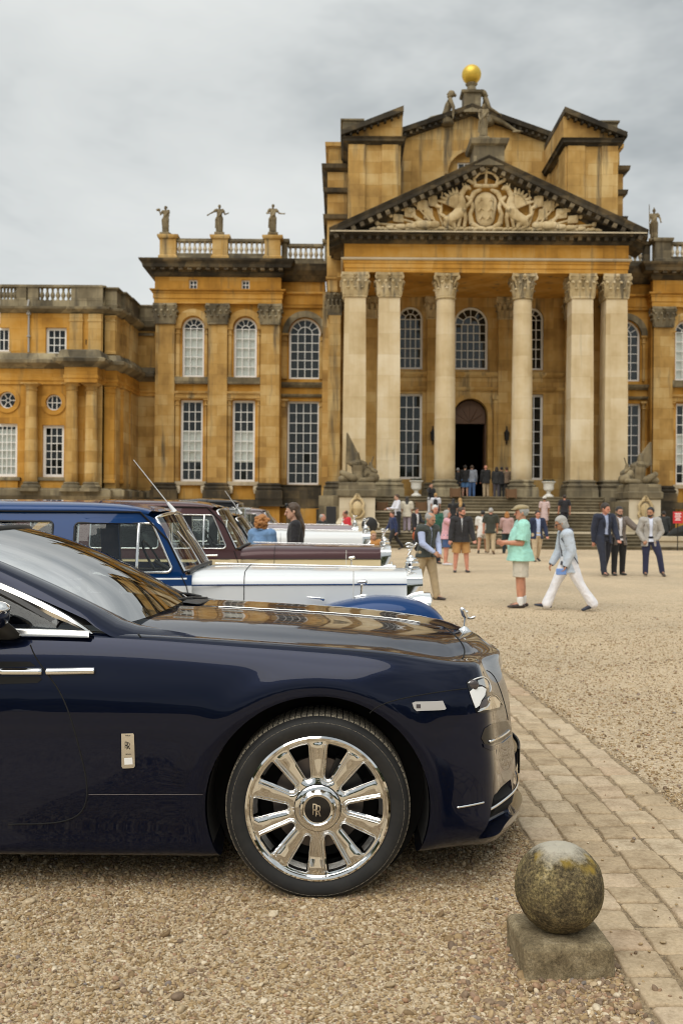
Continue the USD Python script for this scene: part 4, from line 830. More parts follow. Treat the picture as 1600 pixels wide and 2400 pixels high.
    for k in range(2): mb = MB(); rings(mb, r0 + .5 + 1.8 * k, r0 + 1.3 + 1.8 * k, d3 - .7, d3 - .39, [(.05, -.1), (.05, .4), (0, .45), (0, SB - .55)]); part(hall, 'basement_pier', mb.mesh(), 'sooty_cornice_stone')
side(-1); side(1)
for s in (-1, 1):     # end walls so that the blocks have depth
    e = s * abs(U(361, D2, 900)); x0, x1 = sorted((e, e - s * .5)); part(hall, 'block_end_wall', MB().box(x0 + .01, x1 - .01, D2 + .93, D2 + 12, 0, zz2(640)).mesh(), 'honey_stone')

# --- lower wing with the curved corner at the left
wing = thing('palace_wing', 'lower two storey honey stone wing with plain round columns beside the cars', 'wing', (PX, PY, 0))
_h, hall_ = hall, hall
hall = wing
DW = 3.1
zw = lambda py, d=DW: ZZ(py, d, 120)
uw_ = lambda px, d=DW: U(px, d, 950)
path = [(-26.5, DW), (uw_(240), DW), (uw_(240), DW + .55), (uw_(272, DW + .55), DW + .55), (uw_(272, DW + .55) + .02, DW + 1.7), (uw_(291, DW + 1.7), DW + 1.7), (uw_(291, DW + 1.7) + .02, DW + 3.2), (uw_(307, DW + 3.2), DW + 3.2), (uw_(307, DW + 3.2) + .02, 8.3), (uw_(364, 8.3), 8.3)]
def along(prof, name, mat, pts=path, deep=1.2):
    """A moulding that follows the stepped front: prof is (projection, z)."""
    p = np.array(pts, float); V, Fc = [], []; n = len(prof)
    off = []
    for i in range(len(p)):
        t0 = p[i] - p[i - 1] if i else p[1] - p[0]; t1 = p[i + 1] - p[i] if i < len(p) - 1 else t0
        n0, n1 = np.array([t0[1], -t0[0]]) / np.linalg.norm(t0), np.array([t1[1], -t1[0]]) / np.linalg.norm(t1)
        m_ = (n0 + n1) / (1 + n0 @ n1); off.append(m_)
    pr = list(prof) + [(-deep, prof[-1][1]), (-deep, prof[0][1])]; n = len(pr)
    for i in range(len(p)):
        for a, z in pr: q = p[i] + off[i] * (a if a > -1 else -.35); V.append([q[0], q[1], z])
    for i in range(len(p) - 1):
        for k in range(n): q = (k + 1) % n; Fc += [[i * n + k, (i + 1) * n + k, (i + 1) * n + q], [i * n + k, (i + 1) * n + q, i * n + q]]
    for k in range(1, n - 1): Fc += [[0, k, k + 1], [(len(p) - 1) * n, (len(p) - 1) * n + k + 1, (len(p) - 1) * n + k]]
    part(hall, name, (np.array(V), np.array(Fc)), mat)
# flat part with openings
Wup = [rect(uw_(-31), uw_(20), zw(824), zw(768)), rect(uw_(105.5), uw_(154.5), zw(830), zw(767))]
Wlo = [rect(uw_(-13), uw_(41), zw(1118), zw(993)), rect(uw_(99.5), uw_(150.5), zw(1118), zw(996))]
Woc = [Point(uw_(16.6), zw(938)).buffer(.46, 24), Point(uw_(126), zw(943)).buffer(.44, 24)]
w0 = rect(-26.5, uw_(240), 0, zw(734)).difference(unary_union(Wup + Wlo + Woc))
part(hall, 'wing_wall', MB().prism(w0, DW + .002, DW + .6).mesh(), 'ochre_stone')
window(hall, Wup[0], 4, 2, DW + .2, frame=.09); window(hall, Wup[1], 3, 3, DW + .2, frame=.12); window(hall, Wlo[0], 4, 6, DW + .2, frame=.14, blind=[(0.0, .9)]); window(hall, Wlo[1], 3, 6, DW + .2, frame=.14)
window(hall, Woc[0], 1, 1, DW + .15, frame=.06, radial=6); window(hall, Woc[1], 3, 2, DW + .15, frame=.06)
for c in Woc: part(hall, 'oculus_ring', MB().prism(c.buffer(.26).difference(c.buffer(.01)), DW - .07, DW - .003).mesh(), 'ochre_stone')
along([(0, 0), (0, zw(734))], 'stepped_wall', 'honey_stone', path[1:])
along([(.02, zw(733)), (.10, zw(731)), (.42, zw(726)), (.46, zw(721)), (.2, zw(719)), (.15, zw(718))], 'upper_cornice', 'grey_lichen_stone')
along([(.0, zw(717)), (.06, zw(708)), (0, zw(706)), (0, zw(673)), (.12, zw(671)), (.12, zw(667.5))], 'parapet', 'grey_lichen_stone', path[1:])
balu = [(uw_(-30), uw_(36), 8), (uw_(89), uw_(164), 6)]
part(hall, 'parapet_rail', MB().box(-26.5, uw_(240) - .01, DW - .1, DW + .3, zw(673), zw(667.5)).mesh(), 'grey_lichen_stone'); part(hall, 'parapet_base', MB().box(-26.5, uw_(240) - .01, DW - .05, DW + .35, zw(717), zw(703.5)).mesh(), 'grey_lichen_stone')
for x0, x1, n in balu:
    for k in range(n): x = x0 + (k + .5) * (x1 - x0) / n; part(hall, 'baluster', MB().lathe([(r * 1.1, zw(703.5) + t * (zw(673) - zw(703.5))) for r, t in bal_proto], 10, (x, DW + .1, 0), cap=False).mesh(), 'grey_lichen_stone', True)
for x0, x1 in ((uw_(37), uw_(60)), (uw_(64), uw_(88)), (uw_(165), uw_(239))): part(hall, 'balustrade_die', MB().box(x0, x1, DW - .06, DW + .3, zw(703.4), zw(673.1)).mesh(), 'grey_lichen_stone')
part(hall, 'wing_mass', MB().box(-26.5, uw_(236), DW + .7, DW + 9, 0, zw(725)).mesh(), 'honey_stone'); part(hall, 'wing_mass', MB().box(uw_(236), uw_(300, 7) , DW + 3, DW + 9, 0, zw(725)).mesh(), 'honey_stone')
along([(.02, zw(864)), (.14, zw(860)), (.55, zw(853)), (.60, zw(846)), (.35, zw(842)), (.25, zw(830)), (.1, zw(828))], 'middle_cornice', 'grey_lichen_stone')
along([(.08, zw(901)), (.08, zw(893)), (.13, zw(892)), (.13, zw(886)), (.06, zw(884)), (.06, zw(864.5))], 'middle_entablature', 'ochre_stone')
x0, x1 = uw_(152, 2.2), uw_(229, 2.2)
mb = MB(); rings(mb, x0, x1, DW - 1.05, DW - .07, [(0, zw(901)), (0, zw(892)), (.05, zw(891)), (.05, zw(884)), (0, zw(883)), (0, zw(866))]); part(hall, 'column_entablature', mb.mesh(), 'ochre_stone')
mb = MB(); rings(mb, x0, x1, DW - 1.05, DW - .07, [(.02, zw(865.8)), (.14, zw(862)), (.5, zw(855)), (.55, zw(848)), (.3, zw(844)), (.2, zw(829)), (.1, zw(826))]); part(hall, 'column_cornice', mb.mesh(), 'grey_lichen_stone')
for px in (73.5, 168, 214):
    dcol = DW - .42; x = U(px, dcol, 1000); r = .335; hs = np.linspace(0, 1, 10); zb_, zt_ = zw(1130), zw(918)
    part(hall, 'round_column', MB().lathe([(r * (1.05 - .17 * h ** 1.6), zb_ + (zt_ - zb_) * h) for h in hs], 28, (x, dcol, 0)).mesh(), 'honey_stone', True)
    mb = MB(); mb.lathe([(.30, zt_), (.36, zt_ + .04), (.31, zt_ + .08), (.31, zt_ + .22), (.44, zt_ + .34)], 24, (x, dcol, 0)); mb.box(x - .47, x + .47, dcol - .47, dcol + .41, zt_ + .342, zw(901) - .002); part(hall, 'column_capital', mb.mesh(), 'honey_stone', 30)
    mb = MB(); mb.lathe([(.52, zb_ - .34), (.54, zb_ - .26), (.50, zb_ - .18), (.42, zb_ - .14), (.45, zb_ - .06), (.38, zb_)], 24, (x, dcol, 0)); mb.box(x - .56, x + .56, dcol - .56, dcol + .40, zb_ - .52, zb_ - .342); part(hall, 'column_base', mb.mesh(), 'grey_lichen_stone', 30)
for k, (px, wd, d) in enumerate(((179, .36, DW), (223, .36, DW))): x = U(px, d, 800); part(hall, 'upper_pilaster', rings(MB(), x - wd, x + wd, d - .12, d - .002, [(0, zw(826)), (0, zw(754)), (.04, zw(753)), (.04, zw(749)), (0, zw(748)), (0, zw(735))]).mesh(), 'honey_stone')
for i, (p0, p1, d) in enumerate(((244, 270, DW + .55), (274, 290, DW + 1.7), (292, 306, DW + 3.2))):
    for za, zb_, w in ((1130, 903, 0), (826, 735, 1)):
        x0, x1 = U(p0, d, 900), U(p1, d, 900); part(hall, 'corner_pilaster', rings(MB(), x0, x1, d - .15, d - .002, [(.06, zw(za)), (.06, zw(za - 6)), (0, zw(za - 8)), (0, zw(zb_ + 16)), (.05, zw(zb_ + 14)), (0, zw(zb_ + 12)), (0, zw(zb_ + 5)), (.08, zw(zb_ + 2)), (.08, zw(zb_))]).mesh(), 'ochre_stone' if not w else 'honey_stone')
along([(.35, -.1), (.35, zw(1176)), (.5, zw(1172)), (.62, zw(1163)), (.62, zw(1148)), (.45, zw(1146)), (.45, zw(1144))], 'wing_plinth', 'grey_lichen_stone')
along([(.352, .05), (.352, zw(1177))], 'wing_basement', 'ochre_stone')
for q in Wlo: x0, z0, x1, z1 = q.bounds; part(hall, 'window_sill', bevel_box(x0 - .25, x1 + .25, DW - .28, DW - .002, z0 - .22, z0 - .02, .03), 'grey_lichen_stone'); part(hall, 'sill_block', MB().box(x0 - .1, x1 + .1, DW - .16, DW - .003, zw(1144), z0 - .222).mesh(), 'ochre_stone')
for q in Wup: x0, z0, x1, z1 = q.bounds; part(hall, 'window_sill', MB().box(x0 - .1, x1 + .1, DW - .1, DW + .1, z0 - .14, z0 - .01).mesh(), 'landing_stone')
mb = MB(); x = uw_(67); mb.tube([(x, DW - .08, zw(826)), (x, DW - .08, zw(735)), (x, DW - .3, zw(722)), (x, DW - .12, zw(704))], .055, 8); mb.box(x - .1, x + .1, DW - .2, DW, zw(738), zw(733)); mb.box(x - .09, x + .09, DW - .16, DW, zw(790), zw(787)); part(hall, 'drain_pipe', mb.mesh(), 'lead_pipe')
part(hall, 'slit_window', MB().box(uw_(199.5), uw_(202), DW - .006, DW + .1, zw(807), zw(794)).mesh(), 'gap_black')
zq = lambda py: ZZ(py, 8.3, 335)
for nm, z0, z1, mat, pj in (('corner_band', zq(787), zq(781), 'grey_lichen_stone', .12), ('corner_panel', zq(928), zq(915), 'landing_stone', .05), ('corner_band', zq(872), zq(862), 'grey_lichen_stone', .14)): part(hall, nm, MB().box(U(312, 8.3, 900), U(360, 8.3, 900), 8.3 - pj, 8.296, z0, z1).mesh(), mat)
hall = _h

# --- steps, cheek walls and pedestals
st = thing('entrance_steps', 'wide weathered stone steps rising in flights to the portico', 'steps', (PX, PY, 0))
Y0s = on_ground(1050, 1286)[1] - PY
zA, zB = ZZ(1246, Y0s + 2.0), ZZ(1199.5, Y0s + 4.4)
def flight(z0, z1, n, d0, d1):
    h = (z1 - z0) / n; r = (d1 - d0) / n
    for k in range(n):
        xe = 11.8 if z0 < .5 else 6.0; zb_, zt_ = z0 + k * h, z0 + (k + 1) * h
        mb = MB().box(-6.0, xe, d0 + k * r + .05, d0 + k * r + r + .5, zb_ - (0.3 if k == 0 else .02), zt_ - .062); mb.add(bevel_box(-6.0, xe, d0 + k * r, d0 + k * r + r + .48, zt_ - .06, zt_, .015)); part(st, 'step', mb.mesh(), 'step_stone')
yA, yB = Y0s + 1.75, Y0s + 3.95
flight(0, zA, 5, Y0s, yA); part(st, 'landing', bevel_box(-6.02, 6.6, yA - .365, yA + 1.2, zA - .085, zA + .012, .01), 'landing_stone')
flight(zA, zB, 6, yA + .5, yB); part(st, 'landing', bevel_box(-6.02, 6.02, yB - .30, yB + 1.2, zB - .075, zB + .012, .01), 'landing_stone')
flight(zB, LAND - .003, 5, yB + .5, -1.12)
part(st, 'stair_core', MB().box(-6, 6, yB + .5, -.9, 0, zB - .05).mesh(), 'step_stone')
for s in (-1, 1):
    x0, x1 = sorted((s * U(1405, -2.5) if s > 0 else -U(1405, -2.5), s * 7.75)) if False else sorted((s * 6.05, s * 8.0))
    ped = thing('stair_pedestal', ('limewashed pedestal with carved crest at the left of the steps' if s < 0 else 'limewashed pedestal behind the three suited men at the right of the steps'), 'pedestal', (PX, PY, 0))
    dp = -3.4; lo, hi = (U(797, dp), U(879, dp)) if s < 0 else (U(1476, dp), U(1548, dp)); zp = lambda py: ZZ(py, dp, 838 if s < 0 else 1510)
    b0, b1, b2 = (1166, 1130, 1215) if s < 0 else (1171, 1134, 1220)
    mb = MB(); rings(mb, lo - .02, hi + .02, dp, -1.2, [(.20, 0), (.20, zp(b2 + 12)), (.12, zp(b2 + 8)), (.02, zp(b2)), (0, zp(b2 - 2)), (0, zp(b0))], 0); part(ped, 'pedestal_die', mb.mesh(), 'limewashed_stone')
    mb = MB(); rings(mb, lo, hi, dp, -1.2, [(.0, zp(b0) + .002), (.10, zp(b0 - 3)), (.12, zp(b0 - 17)), (.04, zp(b0 - 19)), (.02, zp(b1 + 1)), (-.1, zp(b1))], 0); part(ped, 'pedestal_cap', mb.mesh(), 'grey_lichen_stone')
    cxp, czp = (lo + hi) / 2, zp(b0 + 24)
    mb = MB(); mb.add(hull(blob((cxp, dp - .03, czp), (.27, .14, .34), 2), blob((cxp, dp - .03, czp - .2), (.20, .12, .25), 2)))
    for sx in (-1, 1): [mb.add(m_) for m_ in limb([(cxp + sx * x, dp - .1, czp + z) for x, z in ((.05, .48), (.2, .42), (.32, .2), (.28, -.05), (.34, -.25), (.18, -.45), (.0, -.5))], [.06, .07, .07, .06, .07, .07, .05])]
    [mb.add(m_) for m_ in limb([(cxp - .12, dp - .1, czp + .5), (cxp, dp - .14, czp + .62), (cxp + .12, dp - .1, czp + .5)], [.06, .1, .06])]
    part(ped, 'carved_crest', mb.mesh(), 'carved_stone', 40)
    # trophy group on top
    tr = thing('trophy_sculpture', ('carved stone group of armour and banners on the left pedestal' if s < 0 else 'carved stone group of armour and banners on the right pedestal'), 'sculpture', (PX, PY, 0))
    zt_ = zp(b1) ; H3 = (zp(1012) - zt_) if s < 0 else (zp(1034) - zt_)
    def tp(x, z, y=0): return np.array([cxp - s * x, dp + .8 + y, zt_ + z])
    arm = limb([tp(.08, .0), tp(.05, .45), tp(.02, .85), tp(.0, 1.15)], [.34, .30, .32, .14], 1) + limb([tp(-.3, .95), tp(.05, 1.0), tp(.38, .92)], [.14, .2, .14], 1) + limb([tp(0, 1.2), tp(-.02, 1.42)], [.16, .13], 1)
    arm += limb([tp(.34, .9), tp(.45, .55), tp(.4, .3)], [.13, .1, .09], 1)
    mb = MB(); [mb.add(m_) for m_ in arm]; part(tr, 'armour', mb.mesh(), 'statue_stone', 40)
    ban = [hull(blob(tp(-.28, .95), .08, 1), blob(tp(-.45, H3 - .55, .1), .05, 1), blob(tp(-.5, H3, .1), .03, 1), blob(tp(.05, 1.3, .1), .08, 1), blob(tp(-.52, 1.0), .07, 1))]
    ban += limb([tp(-.55, 0), tp(-.52, H3)], [.04, .03], 1) + limb([tp(.75, 0), tp(.62, .75), tp(.80, 1.3)], [.05, .04, .03], 1)
    mb = MB(); [mb.add(m_) for m_ in ban]; part(tr, 'banner', mb.mesh(), 'statue_stone', 40)
    pile = limb([tp(-.75, .18), tp(-.4, .22)], [.2, .24], 1) + limb([tp(.85, .25), tp(.55, .3), tp(.5, .55)], [.26, .3, .2], 1) + limb([tp(.9, .55), tp(.55, .8)], [.13, .1], 1) + limb([tp(.2, .1, -.3), tp(.75, .15, -.3)], [.15, .14], 1) + limb([tp(-.2, .2, -.3), tp(-.75, .5, 0)], [.2, .14], 1) + limb([tp(.72, .7), tp(.66, .95)], [.1, .09], 1)
    mb = MB(); [mb.add(m_) for m_ in pile]; part(tr, 'weapons_pile', mb.mesh(), 'statue_stone', 40)
part(st, 'cheek_wall', MB().box(-8.6, -6.05, -1.25, .79, 0, LAND - .004).mesh(), 'grey_lichen_stone'); part(st, 'cheek_wall', MB().box(6.05, 8.6, -1.25, .79, 0, LAND - .004).mesh(), 'grey_lichen_stone')
part(st, 'cheek_wall', MB().box(-6.4, -6.03, -3.3, -1.26, 0, LAND - .6).mesh(), 'grey_lichen_stone'); part(st, 'cheek_wall', MB().box(6.03, 7.1, -3.3, -1.26, 0, LAND - .25).mesh(), 'grey_lichen_stone')
part(st, 'flank_wall', bevel_box(U(1538, Y0s), U(1538, Y0s) + 9, Y0s + .1, Y0s + .6, -.1, ZZ(1266, Y0s), .03), 'landing_stone'); part(st, 'flank_wall', bevel_box(U(1533, Y0s), U(1533, Y0s) + 9, Y0s + .02, Y0s + .7, ZZ(1266, Y0s) + .002, ZZ(1254, Y0s), .03), 'landing_stone')
part(st, 'gravel_bed_wall', MB().box(-30, -6.1, Y0s + 3, Y0s + 3.4, -.1, .35).mesh(), 'grey_lichen_stone')
# --- urns, planter boxes, wall lanterns, notice boards
def urn(px, lab):
    d = -.95; u_ = U(px, d); z0 = LAND; t = thing('garden_urn', lab, 'urn', (PX + u_, PY + d, z0), group=None)
    part(t, 'foot', MB().lathe([(.26, 0), (.26, .06), (.20, .09), (.11, .16), (.10, .26), (.14, .30)], 24).mesh(), 'urn_white', 30)
    part(t, 'bowl', MB().lathe([(.14, .30), (.24, .36), (.27, .46), (.26, .58), (.29, .70), (.36, .76), (.36, .80), (.30, .80)], 24).mesh(), 'urn_white', 30)
    mb = MB(); r_ = np.random.default_rng(int(px)); 
    for k in range(70): a = r_.uniform(0, 2 * PI); rr = .30 * math.sqrt(r_.uniform()); mb.add((blob((0, 0, 0), (.05, .05, .02), 0) @ trimesh.transformations.random_rotation_matrix(r_.uniform(size=3))[:3, :3]) + [rr * math.cos(a), rr * math.sin(a), .80 + r_.uniform(0, .10)] if False else (np.array(trimesh.creation.icosphere(0).vertices) * [.05, .05, .02] + [rr * math.cos(a), rr * math.sin(a), .80 + r_.uniform(0, .10)], trimesh.creation.icosphere(0).faces))
    part(t, 'plants', mb.mesh(), 'box_hedge')
urn(976, 'white stone urn with low plants left of the portico steps'); urn(1286, 'white stone urn right of the doorway between columns')
def planter(px, py, d, lab, w=.44):
    z0 = ZZ(py, d, px); t = thing('planter_box', lab, 'planter', (PX + U(px, d, py), PY + d, z0), group=None)
    for sx in (-1, 1):
        for sy in (-1, 1): part(t, 'corner_post', bevel_box(sx * w / 2 - .035, sx * w / 2 + .035, sy * w / 2 - .035, sy * w / 2 + .035, 0, .52, .01), 'planter_oak')
    for a, (cx_, cy_) in enumerate(((0, -w / 2), (0, w / 2), (-w / 2, 0), (w / 2, 0))):
        hx, hy = (w / 2 - .04, .015) if cx_ == 0 else (.015, w / 2 - .04); part(t, 'side_panel', MB().box(cx_ - hx, cx_ + hx, cy_ - hy, cy_ + hy, .06, .48).mesh(), 'planter_oak')
    part(t, 'soil', MB().box(-w / 2 + .03, w / 2 - .03, -w / 2 + .03, w / 2 - .03, .40, .44).mesh(), 'box_hedge')
planter(1066, 1167, -1.35, 'oak planter box on the top step left of the doorway'); planter(1197, 1169, -1.35, 'oak planter box on the top step at the right column'); 
planter(895, 1199, Y0s + 4.5, 'oak planter box on the upper landing beside the left pedestal', .5); planter(986, 1199, Y0s + 4.5, 'oak planter box on the upper landing behind the phoning man', .5); planter(1418, 1202, Y0s + 4.5, 'oak planter box on the upper landing behind the tall navy suit', .5)
for px, lab in ((1187, 'black iron wall lantern right of the palace doorway'), (1014, 'black iron wall lantern mostly behind the left round column')):
    d = D1 - .45; t = thing('wall_lantern', lab, 'lantern', (PX + U(px, d, 1020), PY + d, ZZ(1046, d, px)))
    part(t, 'bracket', MB().tube([(0, .17, .25), (0, .05, .12), (0, 0, .2), (0, 0, .3)], .03, 6).mesh(), 'iron'); mb = MB(); mb.lathe([(.05, .30), (.12, .36), (.15, .75), (.17, .78), (.05, .95), (.03, 1.08), (.05, 1.12), (.0, 1.2)], 6); part(t, 'lamp_cage', mb.mesh(), 'iron')
# ---------------------------------------------------------------- the dark navy coupe in front: x forward, y across (the near side is negative), z up
HX, HY = -0.087, 4.95
hero = thing('luxury_coupe', 'glossy midnight navy coupe with polished ten spoke wheels, nearest to the camera', 'car', (HX, HY, 0))
H0 = np.array([HX, HY, 0])
WZ, WR = 0.352, 0.372
WB = -3.11
# feature lines of the near half: rows are lines from the bonnet centre down to the underside, columns are stations from the tail to the middle of the nose
ST = [-4.22, -3.9, -3.4, -2.7, -1.9, -1.2, -.7, -.3, .05, .30]
def row(ys, zs, nose): return [(x, y, z) for x, y, z in zip(ST, ys, zs)] + nose
Zc = [.83, .97, 1.045, 1.07, 1.08, 1.085, 1.075, 1.058, 1.038, 1.018]
L = [
 row([0] * 10, Zc, [(.43, 0, 1.002), (.51, 0, .992), (.565, 0, .985), (.60, 0, .980)]),
 row([-.30, -.33, -.35, -.35, -.35, -.35, -.35, -.35, -.35, -.35], [z - .004 for z in Zc], [(.48, -.33, .993), (.575, -.26, .982), (.635, -.14, .973), (.67, 0, .968)]),
 row([-.50, -.57, -.60, -.62, -.63, -.63, -.63, -.62, -.62, -.62], [z - .018 for z in Zc], [(.52, -.60, .972), (.635, -.47, .960), (.715, -.26, .950), (.765, 0, .942)]),
 row([-.62, -.74, -.79, -.81, -.82, -.82, -.82, -.82, -.82, -.81], [.81, .94, 1.0, 1.03, 1.045, 1.05, 1.035, 1.012, .992, .973], [(.545, -.755, .935), (.675, -.575, .918), (.775, -.31, .905), (.835, 0, .893)]),
 row([-.69, -.81, -.87, -.892, -.900, -.903, -.905, -.905, -.903, -.900], [.775, .895, .955, .99, 1.012, 1.022, 1.010, .985, .962, .940], [(.565, -.835, .895), (.70, -.655, .866), (.805, -.36, .845), (.872, 0, .825)]),
 row([-.735, -.855, -.911, -.932, -.940, -.942, -.944, -.946, -.946, -.942], [.70, .80, .85, .875, .895, .905, .900, .885, .868, .850], [(.580, -.872, .80), (.732, -.675, .765), (.845, -.37, .74), (.902, 0, .72)]),
 row([-.772, -.888, -.948, -.965, -.971, -.973, -.975, -.978, -.978, -.968], [.60, .66, .69, .70, .71, .715, .715, .715, .71, .69], [(.590, -.887, .66), (.748, -.685, .62), (.862, -.375, .59), (.925, 0, .565)]),
 row([-.77, -.882, -.940, -.955, -.962, -.964, -.966, -.970, -.971, -.964], [.46, .50, .53, .54, .545, .55, .55, .55, .545, .53], [(.598, -.888, .50), (.764, -.688, .46), (.876, -.38, .44), (.942, 0, .42)]),
 row([-.755, -.865, -.922, -.936, -.942, -.944, -.946, -.952, -.955, -.952], [.33, .35, .355, .36, .36, .36, .36, .36, .36, .35], [(.600, -.882, .34), (.776, -.686, .31), (.888, -.38, .295), (.955, 0, .285)]),
 row([-.735, -.842, -.898, -.912, -.918, -.920, -.922, -.928, -.932, -.930], [.24, .235, .23, .225, .225, .225, .225, .225, .225, .22], [(.590, -.866, .215), (.784, -.674, .178), (.898, -.372, .155), (.968, 0, .145)]),
 row([-.70, -.81, -.87, -.895, -.902, -.905, -.906, -.906, -.905, -.898], [.20, .17, .16, .155, .155, .155, .155, .155, .155, .158], [(.55, -.82, .165), (.742, -.625, .125), (.85, -.345, .104), (.922, 0, .098)]),
 row([-.50, -.58, -.60, -.60, -.60, -.60, -.60, -.60, -.60, -.60], [.21, .18, .165, .16, .16, .16, .16, .16, .16, .16], [(.45, -.55, .165), (.62, -.42, .14), (.72, -.25, .125), (.79, 0, .12)]),
 row([0] * 10, [.21, .18, .165, .16, .16, .16, .16, .16, .16, .16], [(.38, 0, .165), (.50, 0, .15), (.58, 0, .14), (.63, 0, .135)]),
]
rid = [((a[0] + b_[0]) / 2, (a[1] + b_[1]) / 2 - .004, (a[2] + b_[2]) / 2 + .011) for a, b_ in zip(L[3], L[4])]; rid[-1] = (rid[-1][0] + .008, 0, rid[-1][2])
L[3] = [(a[0], a[1] + .006 if a[1] else 0, a[2] - .005) for a in L[3]]; L.insert(4, rid)
L2 = []
for j, l_ in enumerate(L):                                         # a tight corner between the wing and the nose
    l_ = [np.array(q, float) for q in l_]; wgt = float(np.clip((j - 2) / 2, 0, 1)) * (1.0 if j < 11 else .4); k_ = len(ST)
    l_[k_] = l_[k_] + np.array([-.012, -.026, 0]) * wgt; md = (l_[k_] + l_[k_ + 1]) / 2 + np.array([.036, -.034, 0]) * wgt; L2.append(l_[:k_ + 1] + [md] + l_[k_ + 1:])
L = np.array(L2)                                                   # (lines, stations, 3)
def dense(L, na, nb):
    ref = L[6]; t = np.concatenate([[0], np.cumsum(np.linalg.norm(np.diff(ref, axis=0), axis=1) ** .6)])
    # stations are denser towards the nose, which the picture shows
    tn = np.concatenate([np.linspace(0, t[4], 40, endpoint=False), np.linspace(t[4], t[9], 130, endpoint=False), np.linspace(t[9], t[-1], 90)])
    A = make_interp_spline(t, L.transpose(1, 0, 2), k=3)(tn)           # (stations, lines, 3)
    s = np.concatenate([[0], np.cumsum(np.linalg.norm(np.diff(L[:, 7], axis=0), axis=1) ** .6)])
    B = make_interp_spline(s, A.transpose(1, 0, 2), k=3)(np.linspace(0, s[-1], nb))
    return B.transpose(1, 0, 2)
G = dense(L, 0, 120)
G[..., 1] = np.minimum(G[..., 1], -2e-4); G[:, 0, 1] = 0; G[:, -1, 1] = 0; G[-1, :, 1] = 0
# a soft flare round the wheel openings
for wx in (0.0, WB):
    rr = np.hypot(G[..., 0] - wx, G[..., 2] - WZ); sidew = np.clip((-G[..., 1] - .80) / .1, 0, 1)
    G[..., 1] -= sidew * .004 * np.exp(-((rr - .51) / .06) ** 2); G[..., 1] += sidew * .020 * np.exp(-np.clip(rr - .43, 0, 1) ** 2 / .0011)
v1, f1 = gridmesh(G); v2, f2 = v1 * [1, -1, 1], f1[:, ::-1]
nb = G.shape[1]
tail = np.array([[-4.22 - .03, 0, .5]]); V = np.vstack([v1, v2, tail]); Fs = [f1, f2 + len(v1)]; tc = len(V) - 1; n1 = len(v1)
cap = []
for j in range(nb - 1): cap += [[tc, j + 1, j], [tc, n1 + j, n1 + j + 1]]
bm = trimesh.Trimesh(V, np.vstack(Fs + [np.array(cap)]), process=False); bm.merge_vertices(digits_vertex=6); bm.update_faces(bm.nondegenerate_faces()); bm.remove_unreferenced_vertices()
if bm.volume < 0: bm.invert()
body = m3.Manifold(m3.Mesh(np.asarray(bm.vertices, np.float32), np.asarray(bm.faces, np.uint32)))
if os.environ.get('DBG'): print('body', body.status(), body.num_tri(), round(body.volume(), 3))
# --- openings: wheel arches, cabin, lower grille, pocket below the headlamp
def cyl_y(x, z, r, y0, y1, n=96): return m3.Manifold.cylinder(y1 - y0, r, r, n).rotate([-90, 0, 0]).translate([x, y0, z])
cuts = []
for wx in (0.0, WB):
    cuts += [cyl_y(wx, WZ, .452, -1.2, -.62), cyl_y(wx, WZ, .452, .62, 1.2)]
cuts.append(hull(blob((-1.02, .62, .98), .08, 2), blob((-1.02, -.62, .98), .08, 2), blob((-2.95, .60, .98), .08, 2), blob((-2.95, -.60, .98), .08, 2), blob((-1.0, .66, 1.3), .05, 2), blob((-1.0, -.66, 1.3), .05, 2), blob((-3.0, .66, 1.3), .05, 2), blob((-3.0, -.66, 1.3), .05, 2), blob((-1.1, .6, .35), .08, 2), blob((-1.1, -.6, .35), .08, 2), blob((-2.9, .6, .35), .08, 2), blob((-2.9, -.6, .35), .08, 2)))
slot = [hull(blob((.86, s * .50, .215), .018, 1), blob((.90, s * .50, .33), .02, 1), blob((1.2, s * .50, .215), .018, 1), blob((1.2, s * .50, .345), .02, 1), blob((.90, 0, .19), .018, 1), blob((1.2, 0, .19), .018, 1), blob((.90, 0, .355), .02, 1), blob((1.2, 0, .355), .02, 1)) for s in (-1, 1)]
slot += [hull(blob((.60, s * .84, .225), .015, 1), blob((.66, s * .79, .355), .02, 1), blob((1.1, s * .99, .225), .015, 1), blob((1.1, s * .90, .365), .02, 1), blob((.84, s * .47, .215), .018, 1), blob((.84, s * .47, .33), .02, 1), blob((1.2, s * .47, .215), .018, 1), blob((1.2, s * .47, .345), .02, 1)) for s in (-1, 1)]
cuts += slot
gr = hull(blob((.875, .32, .60), .03, 1), blob((.875, -.32, .60), .03, 1), blob((.99, .32, .60), .03, 1), blob((.99, -.32, .60), .03, 1), blob((.84, .31, .80), .03, 1), blob((.84, -.31, .80), .03, 1), blob((1.0, .31, .80), .03, 1), blob((1.0, -.31, .80), .03, 1), blob((.90, .30, .46), .03, 1), blob((.90, -.30, .46), .03, 1), blob((1.05, .30, .46), .03, 1), blob((1.05, -.30, .46), .03, 1))
cuts.append(gr)
whole = body
for c in cuts: body = body - c
if os.environ.get('DBG'): print('cut', body.status(), body.num_tri())
part(hero, 'body', body, 'navy_paint', 28)
_bv, _bf, _ = meshkit.arrays(whole); _tri = _bv[_bf]; _c = _tri.mean(1); _nn = np.cross(_tri[:, 1] - _tri[:, 0], _tri[:, 2] - _tri[:, 0]); _tri = _tri[(_c[:, 0] > -1.75) & (_c[:, 1] < .35) & (((_c - (CAM - H0)) * _nn).sum(1) < 0)]
_c = _tri.mean(1)
_pj = _c - (CAM - H0); _pj = np.stack([800 + F * (_pj @ RIGHT) / (_pj @ FWD), 1200 - F * (_pj @ UP) / (_pj @ FWD)], 1)
